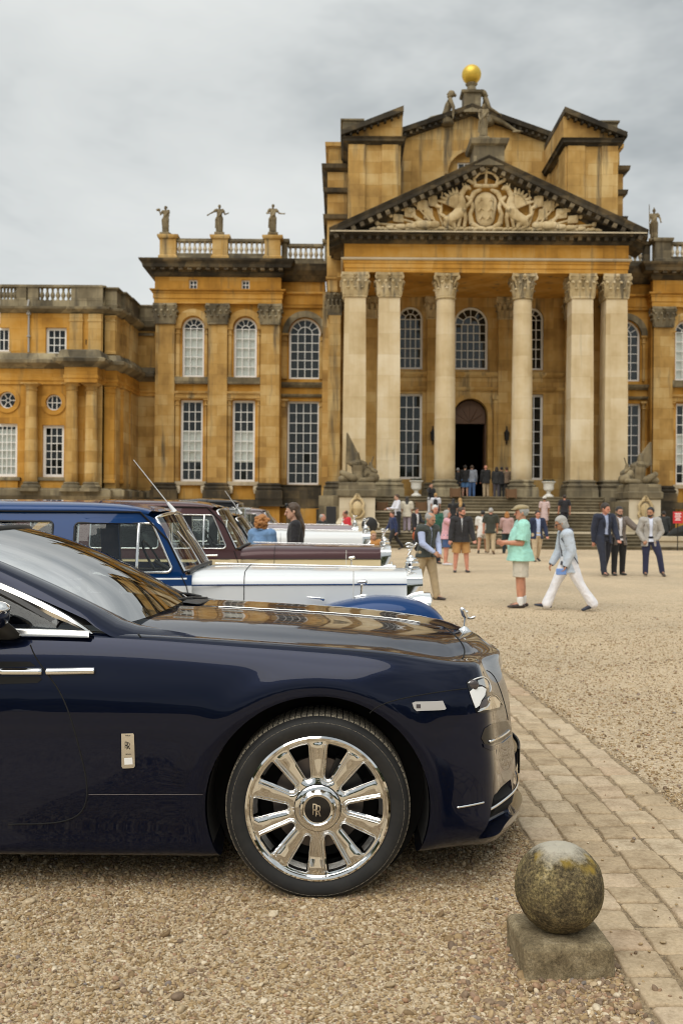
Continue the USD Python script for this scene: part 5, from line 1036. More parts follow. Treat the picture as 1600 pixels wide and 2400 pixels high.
def hit(px, py):
    """Where the viewing ray of a photograph point meets the coachwork (car coordinates) and the surface normal there."""
    near = (np.abs(_pj[:, 0] - px) < 26) & (np.abs(_pj[:, 1] - py) < 26); T = _tri[near]
    if len(T) == 0: return None, None
    o = CAM - H0; d = ray(px, py); e1, e2 = T[:, 1] - T[:, 0], T[:, 2] - T[:, 0]; h = np.cross(d, e2); a = (e1 * h).sum(1); ok = np.abs(a) > 1e-12; a = np.where(ok, a, 1)
    s = o - T[:, 0]; u = (s * h).sum(1) / a; q = np.cross(s, e1); v = (q @ d) / a; t = (e2 * q).sum(1) / a
    good = ok & (u >= -1e-6) & (v >= -1e-6) & (u + v <= 1 + 1e-6) & (t > 0); i = np.where(good)[0]
    if len(i) == 0: return None, None
    k = i[np.argmin(t[i])]; n = np.cross(e1[k], e2[k]); n /= np.linalg.norm(n); n = n if n @ d < 0 else -n
    return o + d * t[k], n
def on_body(pts, off=0.0):
    out, last = [], None
    for p in pts:
        q, n = hit(*p)
        if q is None: continue
        out.append(q + n * off)
    return np.array(out)
def densify(pts, step=8):
    p = np.array(pts, float); o = [p[0]]
    for a, b_ in zip(p[:-1], p[1:]):
        n = max(1, int(np.linalg.norm(b_ - a) / step)); o += [a + (b_ - a) * k / n for k in range(1, n + 1)]
    return np.array(o)
def line_on(name, pts, r, mat, off=0.0, smooth_pts=True, parent=None, sides=6):
    p = spline(pts, 40) if smooth_pts and len(pts) > 2 else densify(pts); q = on_body(p, off)
    if len(q) < 2: return None
    mb = MB().tube(q, r, sides)
    return part(parent or hero, name, mb.mesh(), mat, True)
def mirrored(name, mesh, mat, smooth=False, parent=None):
    part(parent or hero, name, mesh, mat, smooth); v, f, _ = meshkit.arrays(mesh); part(parent or hero, name, (v * [1, -1, 1], f[:, ::-1]), mat, smooth)
def patch(poly, off, thick, step=5.0):
    """A plate that follows the coachwork: outline in photograph points, raised by off, thick."""
    poly = Polygon(poly); x0, y0, x1, y1 = poly.bounds; pts = [np.array(p) for p in densify(list(poly.exterior.coords), step)[:-1]]; nbd = len(pts)
    for x in np.arange(x0 + step / 2, x1, step):
        for y in np.arange(y0 + step / 2, y1, step):
            if poly.buffer(-step * .45).contains(Point(x, y)): pts.append(np.array([x, y]))
    from scipy.spatial import Delaunay
    P2 = np.array(pts); tri = Delaunay(P2).simplices; tri = np.array([t for t in tri if poly.buffer(.01).contains(Point(P2[t].mean(0)))])
    A, N = zip(*[hit(*p) for p in P2])
    if any(a is None for a in A):
        good = [i for i, a in enumerate(A) if a is not None]; A, N = list(A), list(N)
        for i in range(len(A)):
            if A[i] is None: j = min(good, key=lambda g: np.linalg.norm(P2[g] - P2[i])); A[i], N[i] = A[j], N[j]
    A, N = np.array(A), np.array(N); N = N / np.linalg.norm(N, axis=1, keepdims=True); top, bot = A + N * (off + thick), A + N * off; n = len(P2)
    e = np.cross(top[tri[:, 1]] - top[tri[:, 0]], top[tri[:, 2]] - top[tri[:, 0]]); fl = (e * N[tri[:, 0]]).sum(1) < 0; tri[fl] = tri[fl][:, ::-1]
    Fc = [tri, tri[:, ::-1] + n]; rim = []
    for k in range(nbd): q = (k + 1) % nbd; rim += [[k, q, n + q], [k, n + q, n + k]]
    return np.vstack([top, bot]), np.vstack(Fc + [np.array(rim)])

# --- shut lines
line_on('door_gap', [(71, 1512), (102, 1568), (138, 1619), (168, 1691), (189, 1767), (204, 1849), (186, 1908), (102, 1931), (20, 1934)], .0028, 'gap_black')
line_on('sill_seam', [(208, 1863), (475, 1862)], .0012, 'brake_steel', .0005)
line_on('bonnet_gap', [(1040, 1470), (1062, 1486), (1080, 1506), (1088, 1524), (1083, 1544)], .0035, 'gap_black')
line_on('bonnet_gap', [(283, 1462), (305, 1470), (330, 1494)], .004, 'gap_black')
line_on('bonnet_gap', [(330, 1494), (560, 1504), (760, 1520), (950, 1537), (1060, 1545), (1083, 1544)], .0018, 'gap_black', -.001)
line_on('bumper_gap', [(866, 1672), (900, 1650), (960, 1634), (1030, 1622), (1094, 1614)], .0022, 'gap_black')
# --- trim on the side
def bar(y0, y1, xa, xb, th): return [(xa, y0), (xb - 8, y0 + 1), (xb, (y0 + y1) / 2), (xb - 6, y1), (xa, y1)]
part(hero, 'handle_recess', patch([(0, 1586), (92, 1586), (99, 1592), (88, 1601), (0, 1604)], .0005, .002), 'gap_black')
part(hero, 'handle_recess', patch([(0, 1551), (70, 1551), (84, 1562), (0, 1565)], .0005, .002), 'gap_black')
line_on('door_handle', [(0, 1574.5), (99, 1574.5)], .0148, 'chrome', .004, True, None, 12)
line_on('wing_bar', [(109, 1574.5), (160, 1574), (212, 1573), (224, 1573)], [.0148] * 37 + [.0135, .010, .005], 'chrome', .004, True, None, 12)
bad = part(hero, 'wing_badge', patch([(285, 1719), (313, 1718), (315, 1722), (317, 1795), (314, 1799), (289, 1800), (286, 1796)], .001, .007, 4), 'brushed_chrome', 30)
def rr_monogram(c, h, d=.0015):
    """Two overlapping capital R letters, as meshes facing -y."""
    out = []
    for k, (dx, dz) in enumerate(((-.16, .07), (.16, -.07))):
        m = meshkit.text_mesh('R', h, d); v = np.array(m.vertices); v = v * [.82, 1.25, 1]; v -= [v[:, 0].mean(), v[:, 1].min() + (np.ptp(v[:, 1])) / 2, 0]; out.append((np.stack([v[:, 0] + dx * h + c[0], c[1] - v[:, 2] - k * .0004, v[:, 1] + dz * h + c[2]], 1), np.array(m.faces)))
    return out
q, n = hit(301, 1746); mb = MB(); [mb.add(m_) for m_ in rr_monogram(q + n * .0085, .022)]; part(bad, 'monogram', mb.mesh(), 'black_trim')
part(bad, 'badge_panel', patch([(288, 1729), (314, 1728), (315, 1760), (289, 1761)], .0082, .0005, 4), 'brushed_chrome')
for y_ in (1723, 1767):
    q, n = hit(301, y_); m = meshkit.text_mesh('ROLLS' if y_ < 1750 else 'ROYCE', .0045, .0012); v = np.array(m.vertices); v -= [v[:, 0].mean(), 0, 0]; part(bad, 'lettering', (np.stack([v[:, 0] + q[0], q[1] + n[1] * .0085 - v[:, 2], v[:, 1] + q[2] - .003], 1), np.array(m.faces)), 'black_trim')
part(bad, 'reflector', patch([(292, 1776), (311, 1775), (312, 1790), (293, 1791)], .0075, .002, 4), 'lamp_white')
mk = part(hero, 'side_marker_lamp', patch([(965, 1648), (972, 1645), (1036, 1643), (1044, 1661), (1040, 1664), (975, 1667), (969, 1661)], .001, .006, 4), 'marker_grey', 30)
part(mk, 'marker_dot', patch([(974, 1651), (984, 1651), (984, 1660), (974, 1660)], .0072, .001, 3), 'lamp_dark')
# --- wheels
from scipy.spatial import cKDTree
_wc = {}
def wheel(parent, c, s):
    """s = -1: outer face looks to the near side."""
    W = lambda v: np.asarray(v, float) * [1, -s, 1] + np.asarray(c)            # local: outer face at y = 0, inwards positive
    def P(name, mesh, mat, sm=False, par=None):
        v, f, _ = meshkit.arrays(mesh); v = v.copy(); v[:, 1] *= -s if s < 0 else -s
        v = v + np.asarray(c); f = f if s < 0 else f[:, ::-1]; return part(par or w, name, (v, f), mat, sm)
    w = UsdGeom.Xform.Define(stage, _unique(parent, 'wheel')); w = str(w.GetPath())
    R, Ri = WR, .287
    prof = [(Ri - .004, .022), (Ri + .004, .006), (Ri + .018, -.002), (R - .045, -.010), (R - .024, -.004), (R - .012, .012), (R - .003, .030), (R, .055), (R, .205), (R - .012, .24), (R - .04, .262), (Ri + .01, .255), (Ri - .01, .235)]
    ang = np.linspace(0, 2 * PI, 145)
    Pm = np.array([[(r * math.cos(a), y, r * math.sin(a)) for r, y in prof] for a in ang]); v, f = gridmesh(Pm); ty = P('tyre', (v, f), 'tyre_rubber', 40)
    mb = MB()                                                   # shoulder blocks and tread ribs
    n = 96
    for k in range(n):
        a0, a1 = 2 * PI * k / n, 2 * PI * (k + .80) / n
        for (ra, ya), (rb, yb) in (((R - .026, -.0055), (R + .0015, .036)), ((R + .0015, .046), (R + .003, .085)), ((R + .003, .092), (R + .003, .165)), ((R + .003, .172), (R + .0015, .22))):
            V = [];
            for r, y in ((ra, ya), (rb, yb), (rb - .008, yb), (ra - .008, ya + .006)):
                for a in (a0, a1): V.append((r * math.cos(a), y, r * math.sin(a)))
            mb.add((np.array(V), np.array([[0, 1, 3], [0, 3, 2], [0, 2, 4], [1, 5, 3], [2, 3, 5], [2, 5, 4], [0, 6, 1], [1, 6, 7]])))
    P('tread', mb.mesh(), 'dusty_tread', par=ty)
    # rim: outer lip and barrel
    mb = MB(); rp = [(Ri + .006, .012), (Ri + .004, .002), (Ri - .004, -.001), (Ri - .012, .002), (Ri - .016, .012), (Ri - .020, .035), (Ri - .026, .10), (Ri - .028, .235)]
    v, f = gridmesh(np.array([[(r * math.cos(a), y, r * math.sin(a)) for r, y in rp] for a in ang])); P('rim', (v, f), 'chrome', 40)
    # ten spokes cut from one dished disc; window outlines as in the photograph
    N = 10; wins = []; ctr = math.radians(90)
    for k in range(N):
        a = ctr + (k + .5) * 2 * PI / N; r0, r1 = .118, .262
        hw0, hw1 = .013, .043
        u, t = np.array([math.cos(a), math.sin(a)]), np.array([-math.sin(a), math.cos(a)])
        pts = [u * (r0 + .018 * (1 - math.cos(x))) * 1 + t * hw0 * math.sin(x) * 1.1 for x in np.linspace(-PI / 2, PI / 2, 9)]
        arc = [np.array([math.cos(a + q), math.sin(a + q)]) * r1 for q in np.linspace(hw1 / r1, -hw1 / r1, 9)]
        wins.append(Polygon(pts + arc).buffer(-.008).buffer(.008))
    disc = Point(0, 0).buffer(Ri - .010, 96); face = disc.difference(unary_union(wins))
    if 'spokes' not in _wc:
        m = trimesh.creation.extrude_polygon(face, .026); v, f = trimesh.remesh.subdivide_to_size(np.array(m.vertices), np.array(m.faces), .012, max_iter=14); v = np.array(v); r = np.hypot(v[:, 0], v[:, 1])
        bd = np.vstack([densify(np.array(q.exterior.coords), .002) for q in wins]); de = np.minimum(cKDTree(bd).query(v[:, :2])[0], .03) / .03
        v[:, 2] += np.where(v[:, 2] > .013, .0075 * (1 - (1 - de) ** 2) * np.clip((.268 - r) / .02, 0, 1) - .003, 0)
        y = .004 + np.interp(r, [0, .09, .12, .2, .262, .277], [.016, .018, .022, .018, .008, .004]); _wc['spokes'] = (np.stack([v[:, 0], y + .026 - v[:, 2], v[:, 1]], 1), f)
    P('spokes', _wc['spokes'], 'chrome', 38)
    yf = lambda r: np.interp(r, [0, .09, .12, .2, .262, .277], [.016, .018, .022, .018, .008, .004])
    for k in range(N):                                        # every other window has a raised lip in two steps, the rest a sharp edge
        for off, r_ in (((.0085, .0042), (.0185, .0022)) if k % 2 else ((0.0, .0016),)):
            c2 = np.array(wins[k].buffer(off).exterior.coords)[:-1]; rr_ = np.hypot(c2[:, 0], c2[:, 1]); u = np.array([math.cos(ctr + (k + .5) * 2 * PI / N), math.sin(ctr + (k + .5) * 2 * PI / N)]); tt = c2 @ np.array([-u[1], u[0]])
            o = np.argsort(-np.arctan2(tt, -(c2 @ u) + .20)); c2 = c2[o]; rr_ = rr_[o]; keep = rr_ < .257 if off else rr_ < 1; c2, rr_ = c2[keep], rr_[keep]
            if not off: c2 = np.array(wins[k].exterior.coords); rr_ = np.hypot(c2[:, 0], c2[:, 1])
            P('spoke_lip', MB().tube(np.stack([c2[:, 0], yf(rr_) + .0012, c2[:, 1]], 1), r_, 6, cap=bool(off)).mesh(), 'chrome', True)
    for k in range(N):
        a = ctr + (k + .5) * 2 * PI / N; ts = np.linspace(a - .14, a + .14, 9); P('barrel_step', gridmesh(np.array([[(r * math.cos(t), y, r * math.sin(t)) for r, y in ((.262, .045), (.250, .060), (.246, .065))] for t in ts])), 'brushed_chrome', True)
    P('hub', MB().lathe([(.094, -.020), (.092, -.010), (.086, -.006), (.076, -.004), (.070, .004), (.068, .012), (.062, .015), (.058, .012), (.053, .010)], 64, (0, 0, 0), 'y').mesh(), 'chrome', 30)
    P('hub_groove', MB().tube([(.094 * math.cos(a), .0165, .094 * math.sin(a)) for a in ang], .0016, 5, cap=False).mesh(), 'gap_black', True)
    cap_ = P('hub_cap', MB().lathe([(.052, -.005), (.052, .0105), (.049, .0115)], 64, (0, 0, 0), 'y').mesh(), 'gloss_black', 30)
    if s < 0:
        mb = MB(); [mb.add(m_) for m_ in rr_monogram(np.array([0, -.0125, 0.0]), .036)]; P('monogram', mb.mesh(), 'chrome', par=cap_)
    P('brake_disc', MB().lathe([(.185, -.125), (.185, -.100)], 48, (0, 0, 0), 'y').mesh(), 'brake_steel', 30)
    cal = Polygon([(.11 * math.cos(a), .11 * math.sin(a)) for a in np.linspace(.4, 1.2, 8)] + [(.20 * math.cos(a), .20 * math.sin(a)) for a in np.linspace(1.2, .4, 8)]); m = trimesh.creation.extrude_polygon(cal, .06); v = np.array(m.vertices); P('brake_caliper', (np.stack([v[:, 0], .08 + v[:, 2], v[:, 1]], 1), np.array(m.faces)), 'black_trim')
    P('inner_barrel', MB().lathe([(.25, -.24), (.25, -.19), (.02, -.17)], 48, (0, 0, 0), 'y').mesh(), 'gap_black', 30)
    P('valve', MB().tube([(.035, .004, -.258), (.035, -.012, -.255)], .004, 6).mesh(), 'black_trim')
    return w
w0_ = wheel(hero, (0, -.945, WZ), -1)
for wx, turn in ((WB, 0), (0, 180), (WB, 180)):
    x_ = UsdGeom.Xform.Define(stage, _unique(hero, 'wheel')); x_.GetPrim().GetReferences().AddInternalReference(w0_); x_.AddTranslateOp().Set(Gf.Vec3d(wx, 0, 0)); x_.AddRotateZOp().Set(turn)
for wx in (0.0, WB):       # dark liners inside the arches
    for s in (-1, 1):
        a = np.linspace(-.35, PI + .35, 40); y0, y1 = (-.90, -.60) if s < 0 else (.60, .90)
        v, f = gridmesh(np.array([[(wx + .449 * math.cos(t), y0, WZ + .449 * math.sin(t)), (wx + .449 * math.cos(t), y1, WZ + .449 * math.sin(t))] for t in a])); part(hero, 'arch_liner', (v, f), 'gap_black', True)
        part(hero, 'arch_wall', MB().lathe([(.45, 0), (.45, .01)], 48, (wx, s * .635, WZ), 'y').mesh(), 'gap_black')
# --- nose: grille, headlamps, lower grille, plate, mascot
mb = MB()
for k in range(25): y = -.30 + .6 * k / 24; mb.tube([(.905 - .20 * abs(y) ** 1.3, y, .47), (.885 - .20 * abs(y) ** 1.3, y, .66), (.850 - .20 * abs(y) ** 1.3, y, .80)], .0055, 6)
part(hero, 'grille_slats', mb.mesh(), 'chrome', True)
part(hero, 'grille_back', MB().box(.79, .82, -.33, .33, .44, .83).mesh(), 'gap_black')
gs = [(.815, -.325, .80), (.845, -.325, .62), (.865, -.318, .455)]; fr_ = np.array(gs + [(.90, -.2, .448), (.912, 0, .446), (.90, .2, .448)] + [(x, -y, z) for x, y, z in gs[::-1]] + [(.838, .2, .825), (.845, 0, .828), (.838, -.2, .825), gs[0]]); part(hero, 'grille_surround', MB().tube(fr_, .011, 8).mesh(), 'brushed_chrome', True)
HL = [(1092, 1600), (1100, 1592), (1131, 1587), (1141, 1594), (1147, 1606), (1146, 1622), (1136, 1634), (1128, 1645), (1125, 1657), (1113, 1662), (1104, 1640)]
hl = part(hero, 'headlamp', patch([(1092, 1600), (1100, 1592), (1131, 1586), (1142, 1593), (1149, 1606), (1150, 1622), (1160, 1626), (1172, 1640), (1177, 1654), (1170, 1664), (1146, 1670), (1116, 1672), (1104, 1640)], -.002, .004, 4), 'gloss_black', 30)
part(hl, 'lamp_reflector', patch([(1099, 1622), (1110, 1612), (1128, 1610), (1137, 1616), (1134, 1630), (1126, 1642), (1122, 1654), (1113, 1660), (1106, 1642)], .0025, .002, 3), 'lamp_white', 30)
part(hl, 'lamp_reflector', patch([(1117, 1596), (1132, 1590), (1140, 1598), (1143, 1612), (1138, 1613), (1128, 1607), (1120, 1605)], .0025, .002, 3), 'brushed_chrome', 30)
part(hl, 'lower_lamp', patch([(1138, 1642), (1148, 1634), (1158, 1633), (1170, 1646), (1168, 1658), (1144, 1664), (1120, 1666), (1128, 1654)], .0025, .002, 3), 'chrome', 30)
part(hl, 'lamp_louvre', patch([(1122, 1652), (1130, 1640), (1140, 1636), (1146, 1642), (1138, 1656), (1122, 1662)], .0048, .001, 3), 'lamp_dark', 30)
q, n = hit(1107, 1606); part(hl, 'lamp_projector', (np.array(trimesh.creation.icosphere(3).vertices) * [.024, .012, .022] + q + n * .001, trimesh.creation.icosphere(3).faces), 'lamp_dark', True)
line_on('light_strip', [(1096, 1602), (1106, 1595), (1130, 1588), (1141, 1595), (1147, 1608), (1146, 1622)], .0026, 'lamp_white', .004, True, hl)
line_on('lower_lamp_edge', [(1118, 1668), (1136, 1660), (1144, 1648), (1140, 1640), (1152, 1630), (1164, 1636), (1176, 1652)], .0022, 'chrome', .005, True, hl)
def cp(x, y, z): return np.array([x, y, z])
for s in (-1, 1):
    strip = spline([(.66, s * .80, .292), (.73, s * .71, .290), (.80, s * .58, .286), (.88, s * .40, .282), (.935, s * .18, .278), (.952, 0, .276)], 30); part(hero, 'bumper_chrome_strip', MB().tube(strip, .0075, 6).mesh(), 'chrome', True)
line_on('bumper_chrome_strip', [(1070, 1893), (1100, 1888), (1132, 1881)], [.001] + [.0045] * 39, 'chrome', .002)
part(hero, 'bumper_recess', patch([(1126, 1730), (1134, 1708), (1150, 1697), (1186, 1690), (1196, 1706), (1194, 1722), (1170, 1738), (1148, 1746), (1134, 1744)], .0008, .002, 4), 'gloss_black', 30)
part(hero, 'recess_edge', patch([(1130, 1744), (1150, 1750), (1176, 1741), (1197, 1724), (1200, 1732), (1178, 1750), (1150, 1760), (1132, 1752)], .001, .004, 4), 'navy_paint', 30)
line_on('pocket_fin', [(1144, 1739), (1160, 1733), (1178, 1723), (1190, 1713)], .0062, 'chrome', .005)
line_on('grille_panel_edge', [(1140, 1572), (1156, 1584), (1170, 1612), (1182, 1650), (1190, 1688)], .0022, 'gap_black', 0)
part(hero, 'lower_grille_back', hull(blob((.70, -.60, .28), .07, 1), blob((.70, .60, .28), .07, 1), blob((.80, .42, .27), .075, 1), blob((.80, -.42, .27), .075, 1)), 'gap_black')
yy = np.linspace(-.26, .26, 15); g = np.stack([np.stack([.954 - .49 * yy ** 2 + o, yy, 0 * yy + z], 1) for o, z in ((.0, .325), (.008, .325), (.008, .440), (.0, .440), (.0, .325))], 1); part(hero, 'number_plate', gridmesh(g), 'black_trim')
def mascot(parent, c, h, s=1.0, name='mascot', mat='chrome', lean=.35):
    """The winged lady leaning forward on a round foot."""
    c = np.asarray(c, float); q = lambda x, y, z: c + np.array([x, y, z]) * h
    m_ = parent and UsdGeom.Xform.Define(stage, _unique(parent, name)); m_ = str(m_.GetPath())
    part(m_, 'foot', MB().lathe([(.30 * h, -.05 * h), (.30 * h, .02 * h), (.20 * h, .06 * h), (.16 * h, .14 * h), (.12 * h, .18 * h)], 20, c).mesh(), mat, 30)
    mb = MB()
    for p_, r_ in (([q(-.05, 0, .18), q(0, 0, .42), q(.10, 0, .62), q(.24, 0, .80)], [.085 * h, .075 * h, .075 * h, .085 * h]), ([q(.24, 0, .80), q(.31, 0, .90)], [.05 * h, .04 * h])):
        for z in chain(p_, p_ and r_): mb.add(z)
    mb.add(hull(blob(q(.36, 0, .96), .075 * h, 1), blob(q(.40, 0, .95), .055 * h, 1)))
    for k in range(3): [mb.add(z) for z in chain([q(-.02, .05 * (k - 1), .45), q(-.12, .08 * (k - 1), .30), q(-.20, .10 * (k - 1), .20)], [.06 * h, .045 * h, .03 * h])]
    part(m_, 'figure', mb.mesh(), mat, 40); mb = MB()
    for sy in (-1, 1):
        [mb.add(z) for z in chain([q(.22, sy * .07, .82), q(.08, sy * .17, .92), q(-.08, sy * .24, .98), q(-.24, sy * .27, .97), q(-.34, sy * .27, .90)], [.05 * h, .06 * h, .06 * h, .05 * h, .03 * h], 2)]; [mb.add(z) for z in chain([q(.14, sy * .07, .72), q(-.02, sy * .15, .74), q(-.16, sy * .20, .76), q(-.28, sy * .22, .74)], [.05 * h, .06 * h, .055 * h, .03 * h], 2)]; [mb.add(z) for z in chain([q(.05, sy * .05, .55), q(-.08, sy * .10, .54), q(-.18, sy * .12, .50)], [.05 * h, .045 * h, .025 * h], 2)]
    part(m_, 'wing_robe', mb.mesh(), mat, 40)
q, n = hit(1106, 1492)
mq = lambda x, y, z: np.array([.70, 0, .955]) + np.array([x, y, z]) * .112
mh = str(UsdGeom.Xform.Define(stage, _unique(hero, 'mascot')).GetPath())
part(mh, 'foot', union([hull(blob(mq(-.05, 0, .0), (.042, .03, .010), 2), blob(mq(0, 0, .22), .008, 1)), hull(blob(mq(-.35, 0, .0), (.02, .012, .006), 1), blob(mq(0, 0, .05), (.02, .02, .01), 1))]), 'chrome', 40)
part(mh, 'figure', union(chain([mq(0, 0, .15), mq(.0, 0, .38), mq(.03, 0, .55), mq(.06, 0, .72)], [.008, .0065, .0085, .010]) + chain([mq(.05, 0, .66), mq(.24, 0, .60), mq(.42, 0, .66)], [.007, .006, .008])), 'chrome', 40)
part(mh, 'wing_robe', union([hull(blob(mq(-.04, s * .10, .84), (.013, .008, .020), 2), blob(mq(.06, 0, .62), (.010, .006, .01), 1), blob(mq(-.10, s * .16, .98), (.010, .006, .012), 2)) for s in (-1, 1)] + [hull(blob(mq(.08, 0, .88), .009, 2))]), 'chrome', 40)
# --- windscreen, pillars, roof, side glass
def bow(a, m, b_, n): return spline([a, m, b_], n)
base = spline([(-.80, -.725, 1.072), (-.74, -.42, 1.080), (-.715, 0, 1.086), (-.74, .42, 1.080), (-.80, .725, 1.072)], 31)
mid_ = spline([(-1.24, -.665, 1.268), (-1.13, -.38, 1.300), (-1.09, 0, 1.31), (-1.13, .38, 1.300), (-1.24, .665, 1.268)], 31)
head = spline([(-1.66, -.585, 1.415), (-1.56, -.33, 1.448), (-1.52, 0, 1.458), (-1.56, .33, 1.448), (-1.66, .585, 1.415)], 31)
scr = np.stack([spline([base[i], mid_[i], head[i]], 17) for i in range(31)]); v, f = orient(gridmesh(scr), (.6, 0, 1)); part(hero, 'windscreen', (v, f), 'tinted_windscreen', True)
part(hero, 'windscreen_frame', MB().tube(head + [0, 0, .003], .012, 6).mesh(), 'black_trim', True)
rx = [-1.66, -2.05, -2.5, -2.9, -3.35]; rz = [1.458, 1.498, 1.492, 1.44, 1.20]
rows = [head + [0, 0, .004]]
for x, zc_, ye, ze in ((-2.05, 1.498, .585, 1.445), (-2.5, 1.492, .585, 1.435), (-2.95, 1.41, .575, 1.36), (-3.40, 1.20, .60, 1.16), (-3.78, 1.03, .66, 1.01)):
    rows.append(spline([(x - .03, -ye, ze), (x, -ye * .55, zc_ - .010), (x, 0, zc_), (x, ye * .55, zc_ - .010), (x - .03, ye, ze)], 31))
rows = np.array(rows); roof = np.stack([spline(rows[:, i], 40) for i in range(31)]); v, f = gridmesh(roof); part(hero, 'roof', (v, f), 'navy_paint', True)
for s in (-1, 1):
    ge = np.vstack([spline([base[0], mid_[0], head[0]], 14), roof[0][2:]]) * [1, -s, 1] if s > 0 else np.vstack([spline([base[0], mid_[0], head[0]], 14), roof[0][2:]])
    # pillar and roof side: from the glass edge out to the window line
    out = []
    for p in ge:
        t = np.clip((-p[0] - .83) / .83, 0, 1); back = np.clip((-p[0] - 2.6) / 1.2, 0, 1)
        out.append(p + np.array([-.02, s * (.165 - .085 * t + .06 * back), -.035 - .045 * t - .05 * back]))
    out = np.array(out); out[0] = (-.80, s * .895, 1.018); out[1] = out[1] * .5 + .5 * np.array((-.92, s * .885, 1.055))
    mdl = (ge + out) / 2 + np.array([0, s * .022, .018])
    g = np.stack([spline([(-.46, s * .790, 1.008), (-.48, s * .80, 1.006), (-.50, s * .815, 1.0)], 9), spline([(-.66, s * .765, 1.048), (-.66, s * .805, 1.036), (-.66, s * .85, 1.012)], 9)] + [spline([ge[i], mdl[i], out[i]], 9) for i in range(len(ge))]); g = np.stack([spline(g[:, j], 60) for j in range(9)], 1); g = g if s < 0 else g[:, ::-1]; v, f = gridmesh(g); part(hero, 'roof_pillar', (v, f), 'navy_paint', True)
    # bright window frame: strip along the pillar, meeting the waist strip in a point
    k0 = out[:22]; ch = []
    top_ = spline([(-.915, s * .905, 1.044), (-1.13, s * .866, 1.165), (-1.40, s * .818, 1.272), (-1.70, s * .765, 1.365), (-2.1, s * .735, 1.405), (-2.6, s * .74, 1.385), (-3.0, s * .78, 1.25), (-3.25, s * .86, 1.04)], 50)
    mb = MB(); wdt = np.concatenate([np.linspace(.004, .030, 6), np.full(44, .030)])
    lowp = top_ - np.stack([0 * wdt + .006, -s * wdt * .25, wdt * 1.25], 1); lowp[:6, 2] = np.maximum(lowp[:6, 2], 1.042)
    g = np.stack([top_, (top_ + lowp) / 2 + [0, s * .008, 0], lowp], 1); g2 = g - [0, s * .02, 0]; ring = np.concatenate([g, g2[:, ::-1]], 1); ring = np.concatenate([ring, ring[:, :1]], 1); v, f = gridmesh(ring if s > 0 else ring[:, ::-1]); part(hero, 'window_frame_strip', (v, f), 'brushed_chrome', 40)
    w0 = spline([(-.925, s * .918, 1.052), (-1.5, s * .916, 1.062), (-2.4, s * .914, 1.062), (-3.25, s * .89, 1.045)], 30); g = np.stack([w0 + [0, -s * .012, .004], w0 + [0, s * .004, .0], w0 + [0, s * .006, -.024]], 1); v, f = gridmesh(g if s > 0 else g[:, ::-1]); part(hero, 'waist_strip', (v, f), 'brushed_chrome', True)
    pa, pb = spline(lowp[2:48] - [0, s * .035, -.004], 40), spline(ge[:48] - [0, s * .004, .03], 40); part(hero, 'pillar_lining', gridmesh(np.stack([pa, (pa + pb) / 2 - [0, s * .01, 0], pb], 1)), 'leather_dark', True)
    # black quarter frame, glass
    gl = np.stack([spline([lowp[i], lowp[i] * [1, 0, 0] + [0, s * (.5 * abs(lowp[i][1]) + .46), .5 * lowp[i][2] + .5 * 1.03], np.array([lowp[i][0], s * .905, 1.035])], 6) for i in range(4, 49)]); v, f = orient(gridmesh(gl), (0, s, .3)); part(hero, 'side_glass', (v, f), 'car_glass', True)
    part(hero, 'quarter_frame', MB().tube([(-1.42, s * .90, 1.03), (-1.40, s * .865, 1.15), (-1.38, s * .82, 1.245)], .02, 6).mesh(), 'black_trim')
    part(hero, 'quarter_frame', MB().tube([(-1.06, s * .880, 1.075), (-1.25, s * .850, 1.175), (-1.42, s * .815, 1.252)], .017, 6).mesh(), 'black_trim')
    # door mirror
    mc = np.array([-1.355, s * 1.03, 1.13]); part(hero, 'door_mirror', hull(blob(mc, (.07, .10, .075), 2), blob(mc + [.07, -s * .01, -.01], (.07, .085, .055), 2)), 'navy_paint', 30); part(hero, 'mirror_cap', hull(blob(mc + [0, 0, .035], (.072, .102, .045), 2), blob(mc + [.072, -s * .01, .02], (.071, .086, .035), 2)), 'chrome', 30); part(hero, 'mirror_glass', hull(blob(mc + [-.072, 0, 0], (.006, .085, .06), 2)), 'chrome', 30)
    part(hero, 'mirror_foot', hull(blob((-1.26, s * .91, 1.035), (.06, .03, .02), 1), blob((-1.28, s * .98, 1.09), (.05, .03, .02), 1)), 'black_trim', 30)
# cowl, wipers
part(hero, 'cowl', hull(*[blob((x, y, z), (.016, .02, .006), 1) for x, y, z in ((-.70, .12, 1.082), (-.64, .12, 1.074), (-.72, .40, 1.072), (-.63, .40, 1.066), (-.76, .66, 1.048), (-.66, .66, 1.042))]), 'black_trim')
for a, b_ in (((-.66, .62, 1.06), (-.74, .10, 1.098)), ((-.70, .66, 1.065), (-.80, .30, 1.115))): part(hero, 'wiper', MB().tube([a, (np.array(a) + b_) / 2 + [0, 0, .008], b_], [.010, .007, .005], 6).mesh(), 'black_trim')
part(hero, 'bonnet_chrome_line', MB().tube(spline([(-.52, .02, 1.070), (-.1, .02, 1.051), (.28, .02, 1.024), (.48, .01, 1.0)], 30), .004, 6).mesh(), 'brushed_chrome', True)
